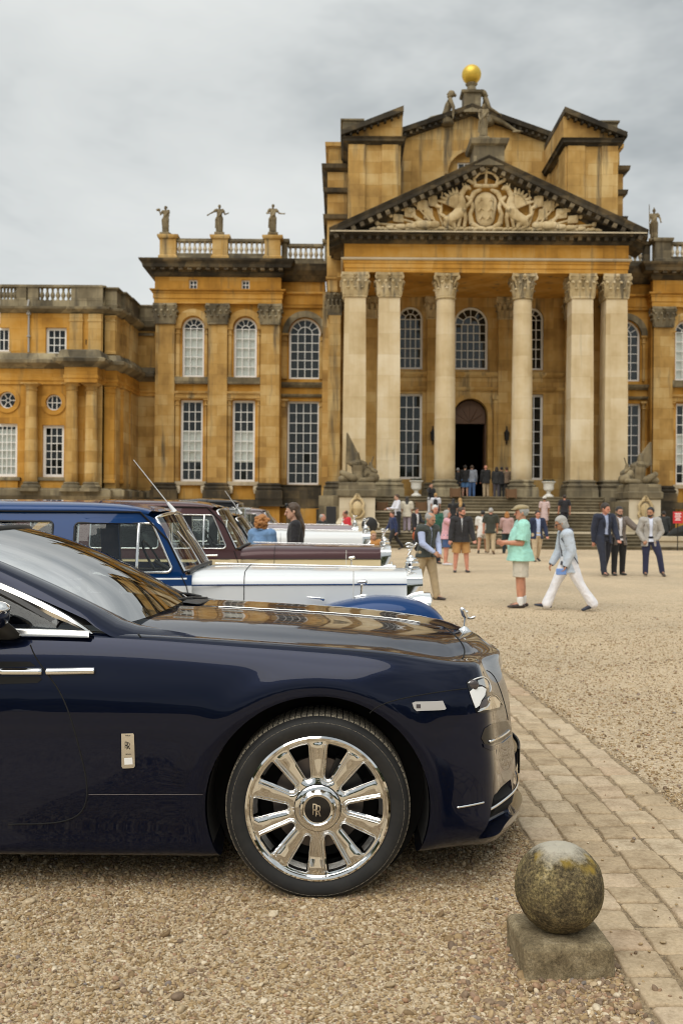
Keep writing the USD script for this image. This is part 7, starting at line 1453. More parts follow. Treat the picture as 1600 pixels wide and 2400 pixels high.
def person(label, foot, H, rz, pose=None, top=None, bottom=None, hair=('brown', 'short'), sk=FAIR, fat=1.0, shoes=(.02, .018, .016), extra=None, group=None, fine=True, kind='person', name='person', mono=None):
    pose = pose or {}; J = skeleton(H, pose); t = thing(name, label, kind, foot, math.radians(rz), group)
    ln = .022 if fine else .04
    def build(nm, ms, mat, it=5, l=None):
        u = union(ms)
        if u.is_empty(): return None
        return part(t, nm, smooth_man(u, l or ln, it), mono or mat, True)
    body = torso(J, H, fat, 0) + arm(J, H, 'l', fat=fat) + arm(J, H, 'r', fat=fat) + leg(J, H, 'l', fat=fat) + leg(J, H, 'r', fat=fat)
    body += chain([J['neck'] - [0, 0, .01 * H], head_at(J, H, (0, .008, -.035))], [.033 * H * (1 + (fat - 1) * .4), .031 * H * (1 + (fat - 1) * .4)])
    body += [hull(hblob(J, H, (0, .006, .012), (.044, .054, .054)), hblob(J, H, (0, -.020, -.040), (.026, .026, .022)), hblob(J, H, (0, -.008, -.025), (.037, .038, .03)))]
    body += [hull(hblob(J, H, (0, -.049, -.002), (.006, .007, .008), 0), hblob(J, H, (0, -.058, -.018), (.009, .009, .007), 0)), hull(hblob(J, H, (0, -.044, -.034), (.014, .006, .005), 0)), hull(hblob(J, H, (0, -.044, .010), (.028, .010, .006), 0))]
    for s in (-1, 1): body += [hull(hblob(J, H, (s * .045, .006, -.004), (.006, .011, .016), 0))]
    for n, s in (('l', 1), ('r', -1)): body += hand(J, H, n, s, pose.get('curl', 35)); body += [hull(blob(J['heel_' + n], .020 * H, 0), blob(J['toe_' + n], .014 * H, 0), blob(J['ankle_' + n], .022 * H, 0))]
    sm = skin(sk); build('body', body, sm, 4, .018 if fine else .035)
    if not mono:
        mb = MB()
        for s in (-1, 1): mb.add(hull(hblob(J, H, (s * .018, -.046, .001), (.008, .006, .005), 0)))
        mb.add(hull(hblob(J, H, (0, -.0465, -.0345), (.012, .005, .0022), 0))); part(t, 'face_features', mb.mesh(), cloth((.10, .045, .035)))
    bz = lambda q: q * H
    # shoes
    for n in ('l', 'r'):
        hl_, to_, an = J['heel_' + n], J['toe_' + n], J['ankle_' + n]
        m_ = hull(blob(hl_, (.024 * H, .024 * H, .018 * H), 1), blob(to_, (.026 * H, .026 * H, .012 * H), 1), blob((hl_ + to_) / 2, (.026 * H, .02 * H, .018 * H), 1), blob(an * .5 + (hl_ * .6 + to_ * .4) * .5, .022 * H, 1)); part(t, 'shoe', smooth_man(m_, .03, 2), mono or cloth(shoes, .5), True)
    # lower clothes
    if bottom:
        k, col = bottom[0], bottom[1]
        pel_ = hull(blob(J['pelvis'] + [0, 0, .045 * H], (.090 * H * fat ** .75 + .012, .068 * H * fat + .012, .03 * H), 1), blob(J['pelvis'] - [0, 0, .03 * H], (.098 * H * fat ** .7 + .012, .070 * H * fat ** .6 + .014, .04 * H), 1))
        if k in ('trousers', 'slim', 'wide'):
            fl = {'trousers': .012, 'slim': .004, 'wide': .03}[k]; ms = [pel_] + leg(J, H, 'l', .020, fat, 1, fl) + leg(J, H, 'r', .020, fat, 1, fl); build(k if k == 'trousers' else 'trousers', ms, cloth(col))
        elif k == 'shorts':
            ms = [pel_]
            for n in ('l', 'r'):
                q = union(leg(J, H, n, .020, fat, bottom[2] if len(bottom) > 2 else .46, .024)); h_, k_ = J['hip_' + n], J['knee_' + n]; d = (k_ - h_) / np.linalg.norm(k_ - h_); e = h_ + (k_ - h_) * (bottom[2] if len(bottom) > 2 else .46) * 2; ms.append(q.trim_by_plane(list(-d), float(-(d @ e))))
            build('shorts', ms, cloth(col), 2)
        elif k in ('skirt', 'dress'):
            z1 = bottom[2] * H; a = np.array([J['pelvis'][0], J['pelvis'][1], z1]); build('skirt', [hull(blob(J['waist'], (.078 * H, .06 * H, .02 * H), 1), blob(J['pelvis'], (.105 * H, .085 * H, .03 * H), 1), blob(a + [0, 0, .02 * H], (.135 * H, .12 * H, .012 * H), 1))], cloth(col))
    # upper clothes
    def top_piece(nm, col, grow, hem, sleeve, opening=None, cut_neck=True, mat=None):
        grow = grow + (.012 if grow > .02 else .002)
        dn = J['pelvis'][2] - hem * H; ms = torso(J, H, fat, grow, max(0, dn))
        f2 = 1 + (fat - 1) * .75
        if dn > .03: ms.append(hull(blob(J['pelvis'] + [0, 0, .03 * H], (.093 * H * f2 + grow, .066 * H * fat + grow, .04 * H), 1), blob(J['pelvis'] - [0, 0, dn], (.100 * H * f2 + grow * 1.5, .076 * H * fat + grow * 1.5, .02 * H), 1)))
        u = union(ms).trim_by_plane([0, 0, 1], hem * H)
        sl = []
        for n in ('l', 'r'):
            if sleeve == 'long': sl += arm(J, H, n, grow * .75 + .004, fat=fat)
            elif sleeve:
                q = union(arm(J, H, n, grow + .012, sleeve, fat)); s_, e_ = J['sh_' + n], J['el_' + n]; d = (e_ - s_) / np.linalg.norm(e_ - s_); sl.append(q.trim_by_plane(list(-d), float(-(d @ (s_ + (e_ - s_) * sleeve)))))
        if opening:
            w0, w1, w2 = (q * H for q in opening); zt, zm, zb = J['neck'][2] + .03 * H, J['waist'][2], hem * H - .02
            yb = .02 * H; box_ = lambda w, z: np.array([[sx * w, y, z] for sx in (-1, 1) for y in (-.6, -.02 * H)])
            u = u - hull(box_(w0, zt), box_(w1, zm)) - hull(box_(w1, zm), box_(w2, zb))
        u = union([u] + sl)
        nk = hull(blob(J['neck'] + [0, 0, .02 * H], (.030 * H + grow * .3, .030 * H + grow * .3, .03 * H), 1)); 
        return part(t, nm, smooth_man(u, ln, 3), mono or mat or cloth(col), True)
    if top:
        for g in top: top_piece(*g)
        if any(g[0] in ('shirt', 'polo', 'jacket', 'fleece', 'coat', 'blazer') for g in top) and not mono:
            g = [g for g in top if g[0] in ('shirt', 'polo', 'jacket', 'fleece', 'coat', 'blazer')][0]
            mb = MB().tube([J['neck'] + lean_((.040 * H * math.cos(a), .040 * H * math.sin(a) + .004 * H, .012 * H + .012 * H * math.sin(a)), 0) for a in np.linspace(-1.2, 4.34, 16)], .010 * H, 6); part(t, 'collar', mb.mesh(), cloth(g[1]), True)
    # hair and hats
    hc, hk = hair[0], hair[1]
    if hk != 'none' and HAIRS.get(hc):
        hm = mono or cloth(HAIRS[hc], .6); cap_ = hull(hblob(J, H, (0, .012, .020), (.050, .060, .056)))
        face = np.array([head_at(J, H, (x, y, z)) for x in (-.07, .07) for y, z in ((-.12, .040 if hk != 'fringe' else .022), (-.030, .034), (-.008, -.015), (-.008, -.09), (-.12, -.09))]); cap_ = cap_ - hull(face)
        ms = [cap_]
        if hk == 'long': ms += [hull(hblob(J, H, (0, .030, .0), (.046, .034, .04)), hblob(J, H, (0, .052, -.07), (.046, .026, .03))), hull(hblob(J, H, (0, .052, -.07), (.046, .026, .03)), blob(J['chest'] + [0, .068 * H, .06 * H], (.050 * H, .020 * H, .03 * H), 1)), hull(blob(J['chest'] + [0, .068 * H, .06 * H], (.050 * H, .020 * H, .03 * H), 1), blob(J['chest'] + [.0, .068 * H, -.03 * H], (.028 * H, .014 * H, .02 * H), 1))]
        if hk == 'bob': ms += [hull(hblob(J, H, (0, .020, -.01), (.056, .046, .05)), hblob(J, H, (0, .030, -.05), (.054, .036, .02))) - hull(face)]
        if hk == 'curly':
            r_ = np.random.default_rng(5); ms += [hull(hblob(J, H, q * np.array([.056, .060, .060]) * r_.uniform(.85, 1.15) + [0, .016, .012 - .02], np.array([1, 1, 1]) * r_.uniform(.014, .024), 0)) for q in sphere_pts(2)[::2] if not (q[1] < -.35 and q[2] < .55)]
        if hk == 'balding': ms = [cap_ - hull(hblob(J, H, (0, -.02, .075), (.048, .075, .045)))]
        if hk == 'bun': ms += [hull(hblob(J, H, (0, .075, .02), (.026, .022, .026)))]
        if hk == 'afro': ms += [hull(hblob(J, H, (0, .01, .035), (.075, .075, .065)))]
        u = union(ms)
        if not u.is_empty(): part(t, 'hair', smooth_man(u, .02, 1) if hk != 'curly' else u, hm, 40)
        if len(hair) > 2 and hair[2] == 'beard': part(t, 'beard', hull(hblob(J, H, (0, -.022, -.046), (.030, .028, .018)), hblob(J, H, (0, -.006, -.03), (.041, .03, .016))) - hull(hblob(J, H, (0, -.07, -.012), (.03, .03, .018))), hm, 40)
    if extra: extra(t, J, H)
    return t
def stairs_z(d):
    """Height of the steps at depth d (palace coordinates)."""
    if d < Y0s: return 0.0
    if d < yA: return zA / 5 * (1 + min(4, int((d - Y0s) / ((yA - Y0s) / 5))))
    if d < yA + .5: return zA
    if d < yB: return zA + (zB - zA) / 6 * (1 + min(5, int((d - yA - .5) / ((yB - yA - .5) / 6))))
    if d < yB + .5: return zB
    if d < -1.12: return zB + (LAND - zB) / 5 * (1 + min(4, int((d - yB - .5) / ((-1.12 - yB - .5) / 5))))
    return LAND
def stand(px, py):
    """Where a foot seen at (px, py) stands: on the gravel or on a step."""
    for d in np.arange(-50, 6, .02):
        q = at_depth(px, py, PY + d)
        if q[2] <= stairs_z(d) + (0 if d < Y0s else .02): return np.array([q[0], q[1], stairs_z(d)])
    return q
def tall(px, py, ptop, where=None):
    w_ = stand(px, py) if where is None else where; return w_, (py - ptop) / F * w_[1]
WALK = dict(th_l=22, kn_l=6, th_r=-20, kn_r=12, ft_r=25, a_l=-14, a_r=16, e_l=16, e_r=22, lean=3)
WALK2 = dict(th_r=20, kn_r=5, th_l=-16, kn_l=16, ft_l=22, a_r=-14, a_l=14, e_l=20, e_r=14, lean=3)
def add(label, px, py, ptop, rz, where=None, H=None, **k):
    w_, h_ = tall(px, py, ptop, where); return person(label, w_, H or min(max(h_, 1.5), 1.93), rz, fine=w_[1] < 33, **k)
WHITE, BLACK, NAVY, KHAKI = (.66, .66, .68), (.012, .012, .013), (.012, .016, .035), (.40, .30, .18)
# --- the two in the middle of the court
def mint_extra(t, J, H):
    part(t, 'flat_cap', union([hull(hblob(J, H, (0, .004, .052), (.056, .066, .026)), hblob(J, H, (0, -.035, .040), (.046, .04, .014))), hull(hblob(J, H, (0, -.07, .030), (.036, .022, .006)), hblob(J, H, (0, -.04, .036), (.044, .02, .008)))]), cloth((.34, .27, .15)), 40)
    for n in ('l', 'r'): part(t, 'sock', union(chain([J['ankle_' + n] + [0, 0, .055 * H], J['ankle_' + n]], [.032 * H, .030 * H])), cloth((.72, .72, .70)), True)
    part(t, 'wrist_watch', MB().tube([J['wr_l'] - J['fd_l'] * .02 + .030 * np.array([0, math.sin(a), math.cos(a)]) for a in np.linspace(0, 2 * PI, 13)], .010, 6).mesh(), cloth((.6, .55, .45)))
add('stout man in mint green shirt, pale shorts and flat cap with hands clasped', 1219, 1423, 1184, -92, pose=dict(a_l=8, e_l=82, c_l=18, b_l=6, a_r=10, e_r=80, c_r=16, b_r=6, curl=70, sp_l=3, sp_r=3, lean=-2, th_l=3, th_r=-3), top=[('shirt', (.35, .68, .58), .028, .455, .88)], bottom=('shorts', (.52, .48, .40), .47), hair=('grey', 'balding'), sk=(.50, .235, .145), fat=1.42, shoes=(.03, .018, .014), extra=mint_extra)
def coat_extra(t, J, H):
    part(t, 'hood', hull(blob(J['neck'] + [0, .045 * H, .01 * H], (.075 * H, .035 * H, .035 * H), 1), blob(J['neck'] + [0, .06 * H, -.05 * H], (.05 * H, .03 * H, .03 * H), 1)), cloth((.05, .055, .10)), True)
    for n in ('l', 'r'): part(t, 'cuff', union(chain([J['wr_' + n] - J['fd_' + n] * .055, J['wr_' + n] + J['fd_' + n] * .004], [.036 * H, .034 * H])), cloth((.02, .022, .035)), True)
    part(t, 'shoulder_strap', MB().tube([J['neck'] + [.05 * H, .03 * H, 0], J['chest'] + [.085 * H, -.070 * H, .03 * H], J['waist'] + [.12 * H, .02 * H, 0], J['pelvis'] + [.125 * H, .07 * H, -.02 * H]], .008, 6).mesh(), cloth((.02, .022, .03)))
    part(t, 'sunglasses', union([hull(hblob(J, H, (s * .020, -.050, .002), (.016, .006, .011), 0)) for s in (-1, 1)] + [hull(hblob(J, H, (s * .046, -.03, .004), (.003, .03, .003), 0)) for s in (-1, 1)]), 'gloss_black')
    q = J['wr_l'] + J['fd_l'] * .10; part(t, 'wallet', bevel_box(-.03, .03, -.10, .06, -.05, .05, .01).translate(list(q + [.0, -.02, -.02])), cloth((.16, .28, .60)))
add('grey haired woman in pale blue raincoat and white trousers walking left', 1331, 1430, 1200, -90, pose=dict(th_r=27, kn_r=4, th_l=-24, kn_l=10, ft_l=20, ft_r=-8, lean=7, nod=14, a_l=-12, e_l=34, b_l=8, a_r=10, e_r=20), top=[('top', (.018, .018, .035), .008, .46, 'long'), ('coat', (.46, .52, .60), .030, .385, 'long', (.045, .060, .095))], bottom=('wide', (.72, .72, .76)), hair=('grey', 'bob'), sk=TAN, shoes=(.012, .016, .035), extra=coat_extra)
# --- three men in suits on the right
def lapels(col):
    def f(t, J, H):
        for s in (-1, 1): part(t, 'lapel', hull(blob(J['neck'] + [s * .040 * H, -.050 * H, -.005 * H], (.012 * H, .010 * H, .012 * H), 0), blob(J['chest'] + [s * .048 * H, -.094 * H, .02 * H], (.020 * H, .008 * H, .014 * H), 0), blob(J['waist'] + [s * .026 * H, -.088 * H, .06 * H], (.006 * H, .008 * H, .01 * H), 0)), cloth(col))
        part(t, 'belt', MB().tube([J['waist'] + [.092 * H * math.cos(a), .078 * H * math.sin(a), -.055 * H] for a in np.linspace(0, 2 * PI, 25)], .014, 6, cap=False).mesh(), cloth(BLACK))
    return f
def suit(col, shirt): return [('shirt', shirt, .010, .50, None), ('blazer', col, .026, .435, 'long', (.040, .022, .052))]
add('tallest suited man, navy suit and pale blue shirt, leftmost of the three suits', 1414, 1350, 1176, 14, pose=dict(WALK2, look=28, nod=8, sp_l=7, sp_r=3, broad=1.05), top=suit((.014, .019, .040), (.36, .42, .60)), bottom=('trousers', (.013, .016, .030)), hair=('darkbrown', 'short'), sk=RUDDY, shoes=(.05, .028, .015), extra=lapels((.011, .015, .034)))
add('suited man in taupe jacket and white shirt raising one arm, middle of three', 1449, 1348, 1186, 4, pose=dict(th_r=8, kn_r=4, th_l=-4, kn_l=6, b_l=38, a_l=34, e_l=78, c_l=-25, b_r=22, e_r=20, a_r=-4, look=6, sp_l=3, sp_r=5), top=suit((.155, .125, .105), (.70, .69, .72)), bottom=('trousers', BLACK), hair=('black', 'short', 'beard'), sk=(.44, .24, .16), extra=lapels((.13, .105, .09)))
add('suited man in light grey jacket and navy trousers striding, rightmost of three', 1522, 1350, 1190, -6, pose=dict(th_l=14, kn_l=16, th_r=4, kn_r=4, sp_l=17, sp_r=2, ft_l=18, b_r=18, a_r=-2, e_r=30, c_r=30, b_l=20, a_l=-8, e_l=34, c_l=40, look=-32, curl=60), top=suit((.36, .34, .31), (.62, .66, .78)), bottom=('trousers', (.016, .019, .055)), hair=('black', 'short', 'beard'), sk=TAN, shoes=(.045, .025, .015), extra=lapels((.32, .30, .27)))
# --- group beside the bonnets
def pack_extra(t, J, H):
    part(t, 'rucksack', hull(blob(J['chest'] + [0, .125 * H, .01 * H], (.075 * H, .045 * H, .09 * H), 1), blob(J['waist'] + [0, .115 * H, -.01 * H], (.08 * H, .05 * H, .06 * H), 1)), cloth((.03, .025, .024)), True); part(t, 'rucksack_panel', hull(blob(J['chest'] + [-.035 * H, .160 * H, -.01 * H], (.045 * H, .020 * H, .06 * H), 1)), cloth((.45, .10, .03)), True)
    for s in (-1, 1): part(t, 'strap', MB().tube([J['chest'] + [s * .06 * H, .06 * H, .07 * H], J['neck'] + [s * .06 * H, 0, .012 * H], J['chest'] + [s * .068 * H, -.085 * H, .04 * H], J['waist'] + [s * .085 * H, -.03 * H, .02 * H]], .013, 6).mesh(), cloth((.02, .02, .02)))
pv_ = on_ground(996, 1404)
add('grey haired man in dark gilet over pale blue shirt beside the silver bonnet', 996, 1404, 1195, 38, where=pv_, pose=dict(th_l=16, kn_l=4, th_r=-10, kn_r=8, lean=8, a_l=14, e_l=26, b_l=4, c_l=26, a_r=18, e_r=30, c_r=34, look=8, nod=8), top=[('shirt', (.40, .46, .66), .012, .50, 'long'), ('gilet', (.045, .052, .045), .028, .47, None, (.012, .008, .016))], bottom=('trousers', (.38, .29, .17)), hair=('grey', 'balding'), sk=(.45, .24, .15), shoes=(.03, .02, .015), extra=pack_extra)
add('white haired man in green fleece standing behind the man in the gilet', 1018, 1321, 1183, 8, pose=dict(look=14, a_l=10, e_l=30), top=[('fleece', (.018, .10, .062), .030, .455, 'long')], bottom=('trousers', (.016, .018, .024)), hair=('white', 'short'), sk=RUDDY, fat=1.12)
add('woman in pink jumper and denim shorts raising a camera to the palace', 1045, 1324, 1195, 78, pose=dict(a_l=62, e_l=52, c_l=10, a_r=66, e_r=48, c_r=10, b_l=4, b_r=4, look=10, nod=-6), top=[('jumper', (.60, .33, .38), .024, .47, 'long')], bottom=('shorts', (.045, .085, .20), .42), hair=('grey', 'bob'), sk=RUDDY, fat=1.15, shoes=(.6, .6, .62))
add('bald bearded man in black zip jumper and tan shorts facing the camera', 1080, 1341, 1188, 0, pose=dict(look=52, sp_l=6, sp_r=6, b_l=12, b_r=12, e_l=24, e_r=24, c_l=-4, c_r=-4, broad=1.08), top=[('shirt', (.5, .5, .5), .010, .55, None), ('jumper', (.016, .015, .017), .030, .46, 'long', (.014, .001, .001))], bottom=('shorts', (.44, .24, .085), .47), hair=('brown', 'beardonly', 'beard'), sk=RUDDY, fat=1.16, shoes=(.012, .012, .012))
add('man in navy jumper striding left across the foot of the steps', 921, 1289, 1194, -72, pose=dict(WALK, th_l=26, th_r=-28), top=[('jumper', (.014, .026, .085), .022, .47, 'long')], bottom=('trousers', BLACK), hair=('brown', 'short'), sk=RUDDY)
add('man in white shirt and black trousers on the lower landing by the steps', 931, 1258, 1162, -70, pose=dict(a_r=24, e_r=60, c_r=10, a_l=20, e_l=70, look=-8), top=[('shirt', (.62, .63, .70), .018, .47, 'long')], bottom=('trousers', (.014, .016, .020)), hair=('brown', 'short'), sk=FAIR)
add('woman with long dark hair in a cream cape on the lower landing', 953, 1245, 1164, 176, pose=dict(th_l=4, th_r=-4), top=[('cape', (.55, .50, .40), .05, .42, .9)], bottom=('trousers', (.36, .30, .36)), hair=('black', 'long'), sk=FAIR)
add('man in dark jacket and white shirt half hidden behind the gilet man', 974, 1284, 1196, 40, pose=dict(e_l=60, a_l=20), top=[('shirt', WHITE, .010, .5, None), ('jacket', (.015, .015, .02), .026, .44, 'long', (.045, .03, .06))], bottom=('trousers', BLACK), hair=('brown', 'short'), sk=RUDDY)
add('man in black top and white trousers phoning on the upper steps', 1009, 1207, 1135, 30, pose=dict(a_r=60, e_r=108, c_r=10, b_r=20, look=-20), top=[('jumper', (.012, .012, .014), .022, .48, 'long')], bottom=('trousers', (.60, .60, .62)), hair=('brown', 'balding'), sk=(.42, .22, .14))
def black_pack(t, J, H): part(t, 'rucksack', hull(blob(J['chest'] + [0, .12 * H, 0], (.07 * H, .045 * H, .09 * H), 1), blob(J['waist'] + [0, .11 * H, 0], (.075 * H, .05 * H, .05 * H), 1)), cloth(BLACK), True)
add('person in white shirt with black rucksack climbing the steps', 1020, 1236, 1162, 172, pose=dict(th_l=20, kn_l=30), top=[('shirt', (.58, .58, .62), .02, .46, .8)], bottom=('trousers', (.02, .02, .025)), hair=('blond', 'short'), sk=FAIR, extra=black_pack)
add('dark haired woman in black dress on the steps beside a blonde woman', 1061, 1246, 1168, 170, top=[('top', BLACK, .016, .45, .5)], bottom=('skirt', BLACK, .28), hair=('black', 'long'), sk=FAIR)
add('blonde woman in black top on the steps above the tan shorts man', 1077, 1246, 1167, 185, pose=dict(look=20), top=[('top', (.014, .013, .014), .014, .46, .4)], bottom=('trousers', (.016, .016, .02)), hair=('blond', 'long'), sk=FAIR)
add('grey haired man in dark green polo and khaki trousers walking to the steps', 1149, 1299, 1192, 168, pose=dict(WALK, th_l=14, th_r=-12, b_l=14, a_l=-2), top=[('polo', (.030, .032, .022), .024, .455, .8)], bottom=('trousers', (.40, .31, .19)), hair=('grey', 'short'), sk=RUDDY, fat=1.1, shoes=(.14, .08, .04))
add('dark haired woman in white top and shorts beside the man in khaki trousers', 1130, 1297, 1195, 165, pose=dict(WALK2, lean=6), top=[('shirt', (.62, .60, .56), .026, .42, .9)], bottom=('shorts', (.55, .53, .5), .34), hair=('black', 'short'), sk=TAN)
add('blonde woman in dusty pink blouse behind the man in mint green', 1187, 1297, 1199, 175, pose=dict(a_l=20, e_l=60), top=[('blouse', (.42, .27, .25), .026, .47, 'long')], bottom=('trousers', (.015, .03, .035)), hair=('ginger', 'bob'), sk=FAIR)
add('man in navy blazer and beige trousers walking behind the man in mint', 1258, 1316, 1196, 8, pose=dict(WALK2, th_r=6, th_l=-14, a_l=10, b_l=14), top=[('shirt', (.40, .48, .68), .010, .5, None), ('blazer', (.012, .020, .055), .026, .44, 'long', (.045, .035, .055))], bottom=('trousers', (.48, .38, .25)), hair=('darkbrown', 'short'), sk=RUDDY, shoes=(.02, .016, .014))
def hat(col, brim): return lambda t, J, H: part(t, 'hat', union([hull(hblob(J, H, (0, .006, .045), (.054, .062, .045))), hull(hblob(J, H, (0, .006, .022), (brim, brim * 1.08, .008)))]), cloth(col), True)
add('woman in white hat and pale pink dress climbing the steps', 1275, 1240, 1165, 172, pose=dict(th_l=14, kn_l=20), top=[('dress', (.52, .39, .37), .020, .45, .9)], bottom=('dress', (.50, .37, .35), .24), hair=('brown', 'short'), sk=TAN, extra=hat((.70, .68, .62), .072))
add('man in black T-shirt going up the steps behind the grey haired woman', 1322, 1246, 1166, 174, pose=dict(b_l=16, b_r=16, th_r=16, kn_r=26), top=[('T_shirt', (.012, .011, .015), .022, .47, .75)], bottom=('trousers', (.02, .02, .03)), hair=('darkbrown', 'short'), sk=RUDDY)
# --- visitors at the door
for lab, px, py, tp_, rz, tops, bot, hr, sk_ in (
    ('person in dark coat at the left edge of the doorway', 1072, 1163, 1096, 150, [('jacket', (.02, .02, .022), .026, .43, 'long')], ('trousers', BLACK), ('grey', 'short'), FAIR),
    ('man in black top and blue shorts entering the palace doorway', 1089, 1161, 1089, 176, [('jumper', BLACK, .026, .46, 'long')], ('shorts', (.07, .16, .32), .45), ('black', 'short'), FAIR),
    ('person in grey shirt and blue jeans at the palace doorway', 1105, 1164, 1085, 170, [('shirt', (.22, .24, .28), .024, .46, 'long')], ('trousers', (.06, .12, .26)), ('brown', 'short'), FAIR),
    ('bald man in black jacket and khaki trousers at the doorway', 1138, 1162, 1088, 200, [('jacket', BLACK, .036, .43, 'long')], ('trousers', (.42, .32, .20)), ('brown', 'none'), RUDDY),
    ('woman in black jacket and grey trousers right of the doorway', 1163, 1163, 1099, 165, [('jacket', (.02, .02, .02), .026, .44, 'long')], ('trousers', (.07, .06, .07)), ('darkbrown', 'bob'), FAIR),
    ('person all in black just right of the doorway', 1175, 1163, 1098, 190, [('jacket', BLACK, .026, .42, 'long')], ('trousers', BLACK), ('black', 'short'), FAIR),
    ('person in brown top beside the right round column', 1187, 1163, 1094, 185, [('jumper', (.16, .11, .07), .024, .46, 'long')], ('trousers', (.03, .025, .02)), ('brown', 'short'), RUDDY)):
    w_ = at_depth(px, py, PY + (1.0 if px > 1080 else 2.6)); w_[2] = LAND; add(lab, px, py, tp_, rz, where=w_, H=1.72 if tp_ < 1092 else 1.64, top=tops, bottom=bot, hair=hr, sk=sk_)
# --- among the cars
w_ = at_depth(691, 1182, 15.0); add('brunette woman with very long hair and black top between the old cars', 0, 0, 0, -84, where=np.array([w_[0] + .02, w_[1], 0]), H=1.715, pose=dict(nod=6, lean=2, look=8), top=[('top', (.012, .011, .014), .020, .45, 'long')], bottom=('trousers', BLACK), hair=('brown', 'long'), sk=FAIR, extra=lambda t, J, H: part(t, 'head_sunglasses', union([hull(hblob(J, H, (s * .022, -.036, .062), (.019, .010, .011), 0)) for s in (-1, 1)]), 'gloss_black'))
w_ = at_depth(613, 1212, 15.4); add('woman with curly ginger blond hair and denim shirt between the old cars', 0, 0, 0, 150, where=np.array([w_[0], w_[1], 0]), H=1.535, top=[('shirt', (.13, .24, .42), .022, .46, 'long')], bottom=('trousers', (.05, .06, .1)), hair=('ginger', 'curly'), sk=RUDDY)
w_ = at_depth(754, 1206, 33); add('bald man in black coat beyond the mauve bonnet', 0, 0, 0, 60, where=np.array([w_[0], w_[1], 0]), H=1.57, top=[('coat', BLACK, .03, .42, 'long')], bottom=('trousers', BLACK), hair=('grey', 'balding'), sk=RUDDY)
w_ = at_depth(817, 1197, 37); add('man in bright red jumper in front of the left pedestal', 0, 0, 0, -70, where=np.array([w_[0], w_[1], 0]), H=1.72, pose=dict(lean=8, nod=10), top=[('jumper', (.55, .022, .035), .024, .46, 'long')], bottom=('trousers', (.02, .02, .025)), hair=('brown', 'balding'), sk=(.42, .2, .13))
w_ = at_depth(873, 1246, 19.5); add('fair haired child in orange top beside the white bonnet', 0, 0, 0, 20, where=np.array([w_[0], w_[1], 0]), H=1.23, top=[('top', (.45, .20, .05), .03, .44, 'long')], bottom=('trousers', (.03, .03, .05)), hair=('blond', 'bob'), sk=FAIR)
w_ = at_depth(866, 1213, 30); bw = thing('black_wheel_cover', 'large round black cover standing on edge behind the chrome mascots', 'wheel cover', (w_[0], 30, 0)); mb = MB().lathe([(.0, -.09), (.20, -.085), (.24, -.05), (.245, 0), (.24, .05), (.20, .085), (.0, .09)], 30, (0, 0, w_[2] - .225), 'y'); part(bw, 'cover', mb.mesh(), 'black_trim', 40); part(bw, 'post', MB().tube([(0, .05, 0), (0, .05, w_[2] - .3)], .03, 8).mesh(), 'iron')
w_ = on_ground(776, 1287); zt_ = at_depth(776, 1187, 42)[2]; bo = thing('black_board', 'tall black display board standing left of the pedestal', 'board', (at_depth(776, 1187, 42)[0], 42, 0)); part(bo, 'panel', bevel_box(-.21, .21, -.02, .02, .25, zt_, .008), 'black_board'); [part(bo, 'leg', bevel_box(s * .18 - .02, s * .18 + .02, -.15, .15, 0, .26, .005), 'black_board') for s in (-1, 1)]
w_ = at_depth(1555, 1197, PY + Y0s + 1.2); add('person in dark clothes beyond the low wall at the right edge', 0, 0, 0, 160, where=np.array([w_[0], w_[1], .05]), H=1.78, top=[('coat', (.02, .022, .022), .03, .42, 'long')], bottom=('trousers', BLACK), hair=('black', 'short'), sk=TAN)
dY = PY + Y0s - .6; q0 = at_depth(1588, 1213, dY); sg = thing('notice_board', 'small red notice with white lines of print at the right edge', 'sign', (q0[0], dY, 0))
hs = .225; part(sg, 'panel', bevel_box(-hs, hs, -.012, .012, q0[2] - .27, q0[2] + .27, .004), 'sign_red'); part(sg, 'post', MB().tube([(0, .03, 0), (0, .03, q0[2])], .025, 8).mesh(), 'iron')
for k, wd in enumerate((.15, .12, .15, .10, .13)): part(sg, 'print_line', MB().box(-wd, wd, -.0145, -.0125, q0[2] + .17 - k * .075, q0[2] + .205 - k * .075).mesh(), 'sign_white')
q1 = at_depth(1590, 1240, PY + Y0s + .3); part_ = hull(*[blob((x, y, z), r, 1) for x, y, z, r in ((-.42, 0, .08, .1), (.5, 0, .1, .12), (-.1, .1, .28, .14), (.35, .05, .42, .16), (.6, -.1, .38, .12))]); v, f, _ = meshkit.arrays(part_.refine_to_length(.06)); v = v + .07 * (meshkit.fbm(v * 5, 3, 2)[:, None] - .5); zz0 = ZZ(1254, Y0s); solo('dark_cover', (v + [q1[0], PY + Y0s + .35, zz0 - .02], f), cloth((.016, .018, .016)), 'dark cloth heaped on the low stone wall at the right edge', 'cloth', True)
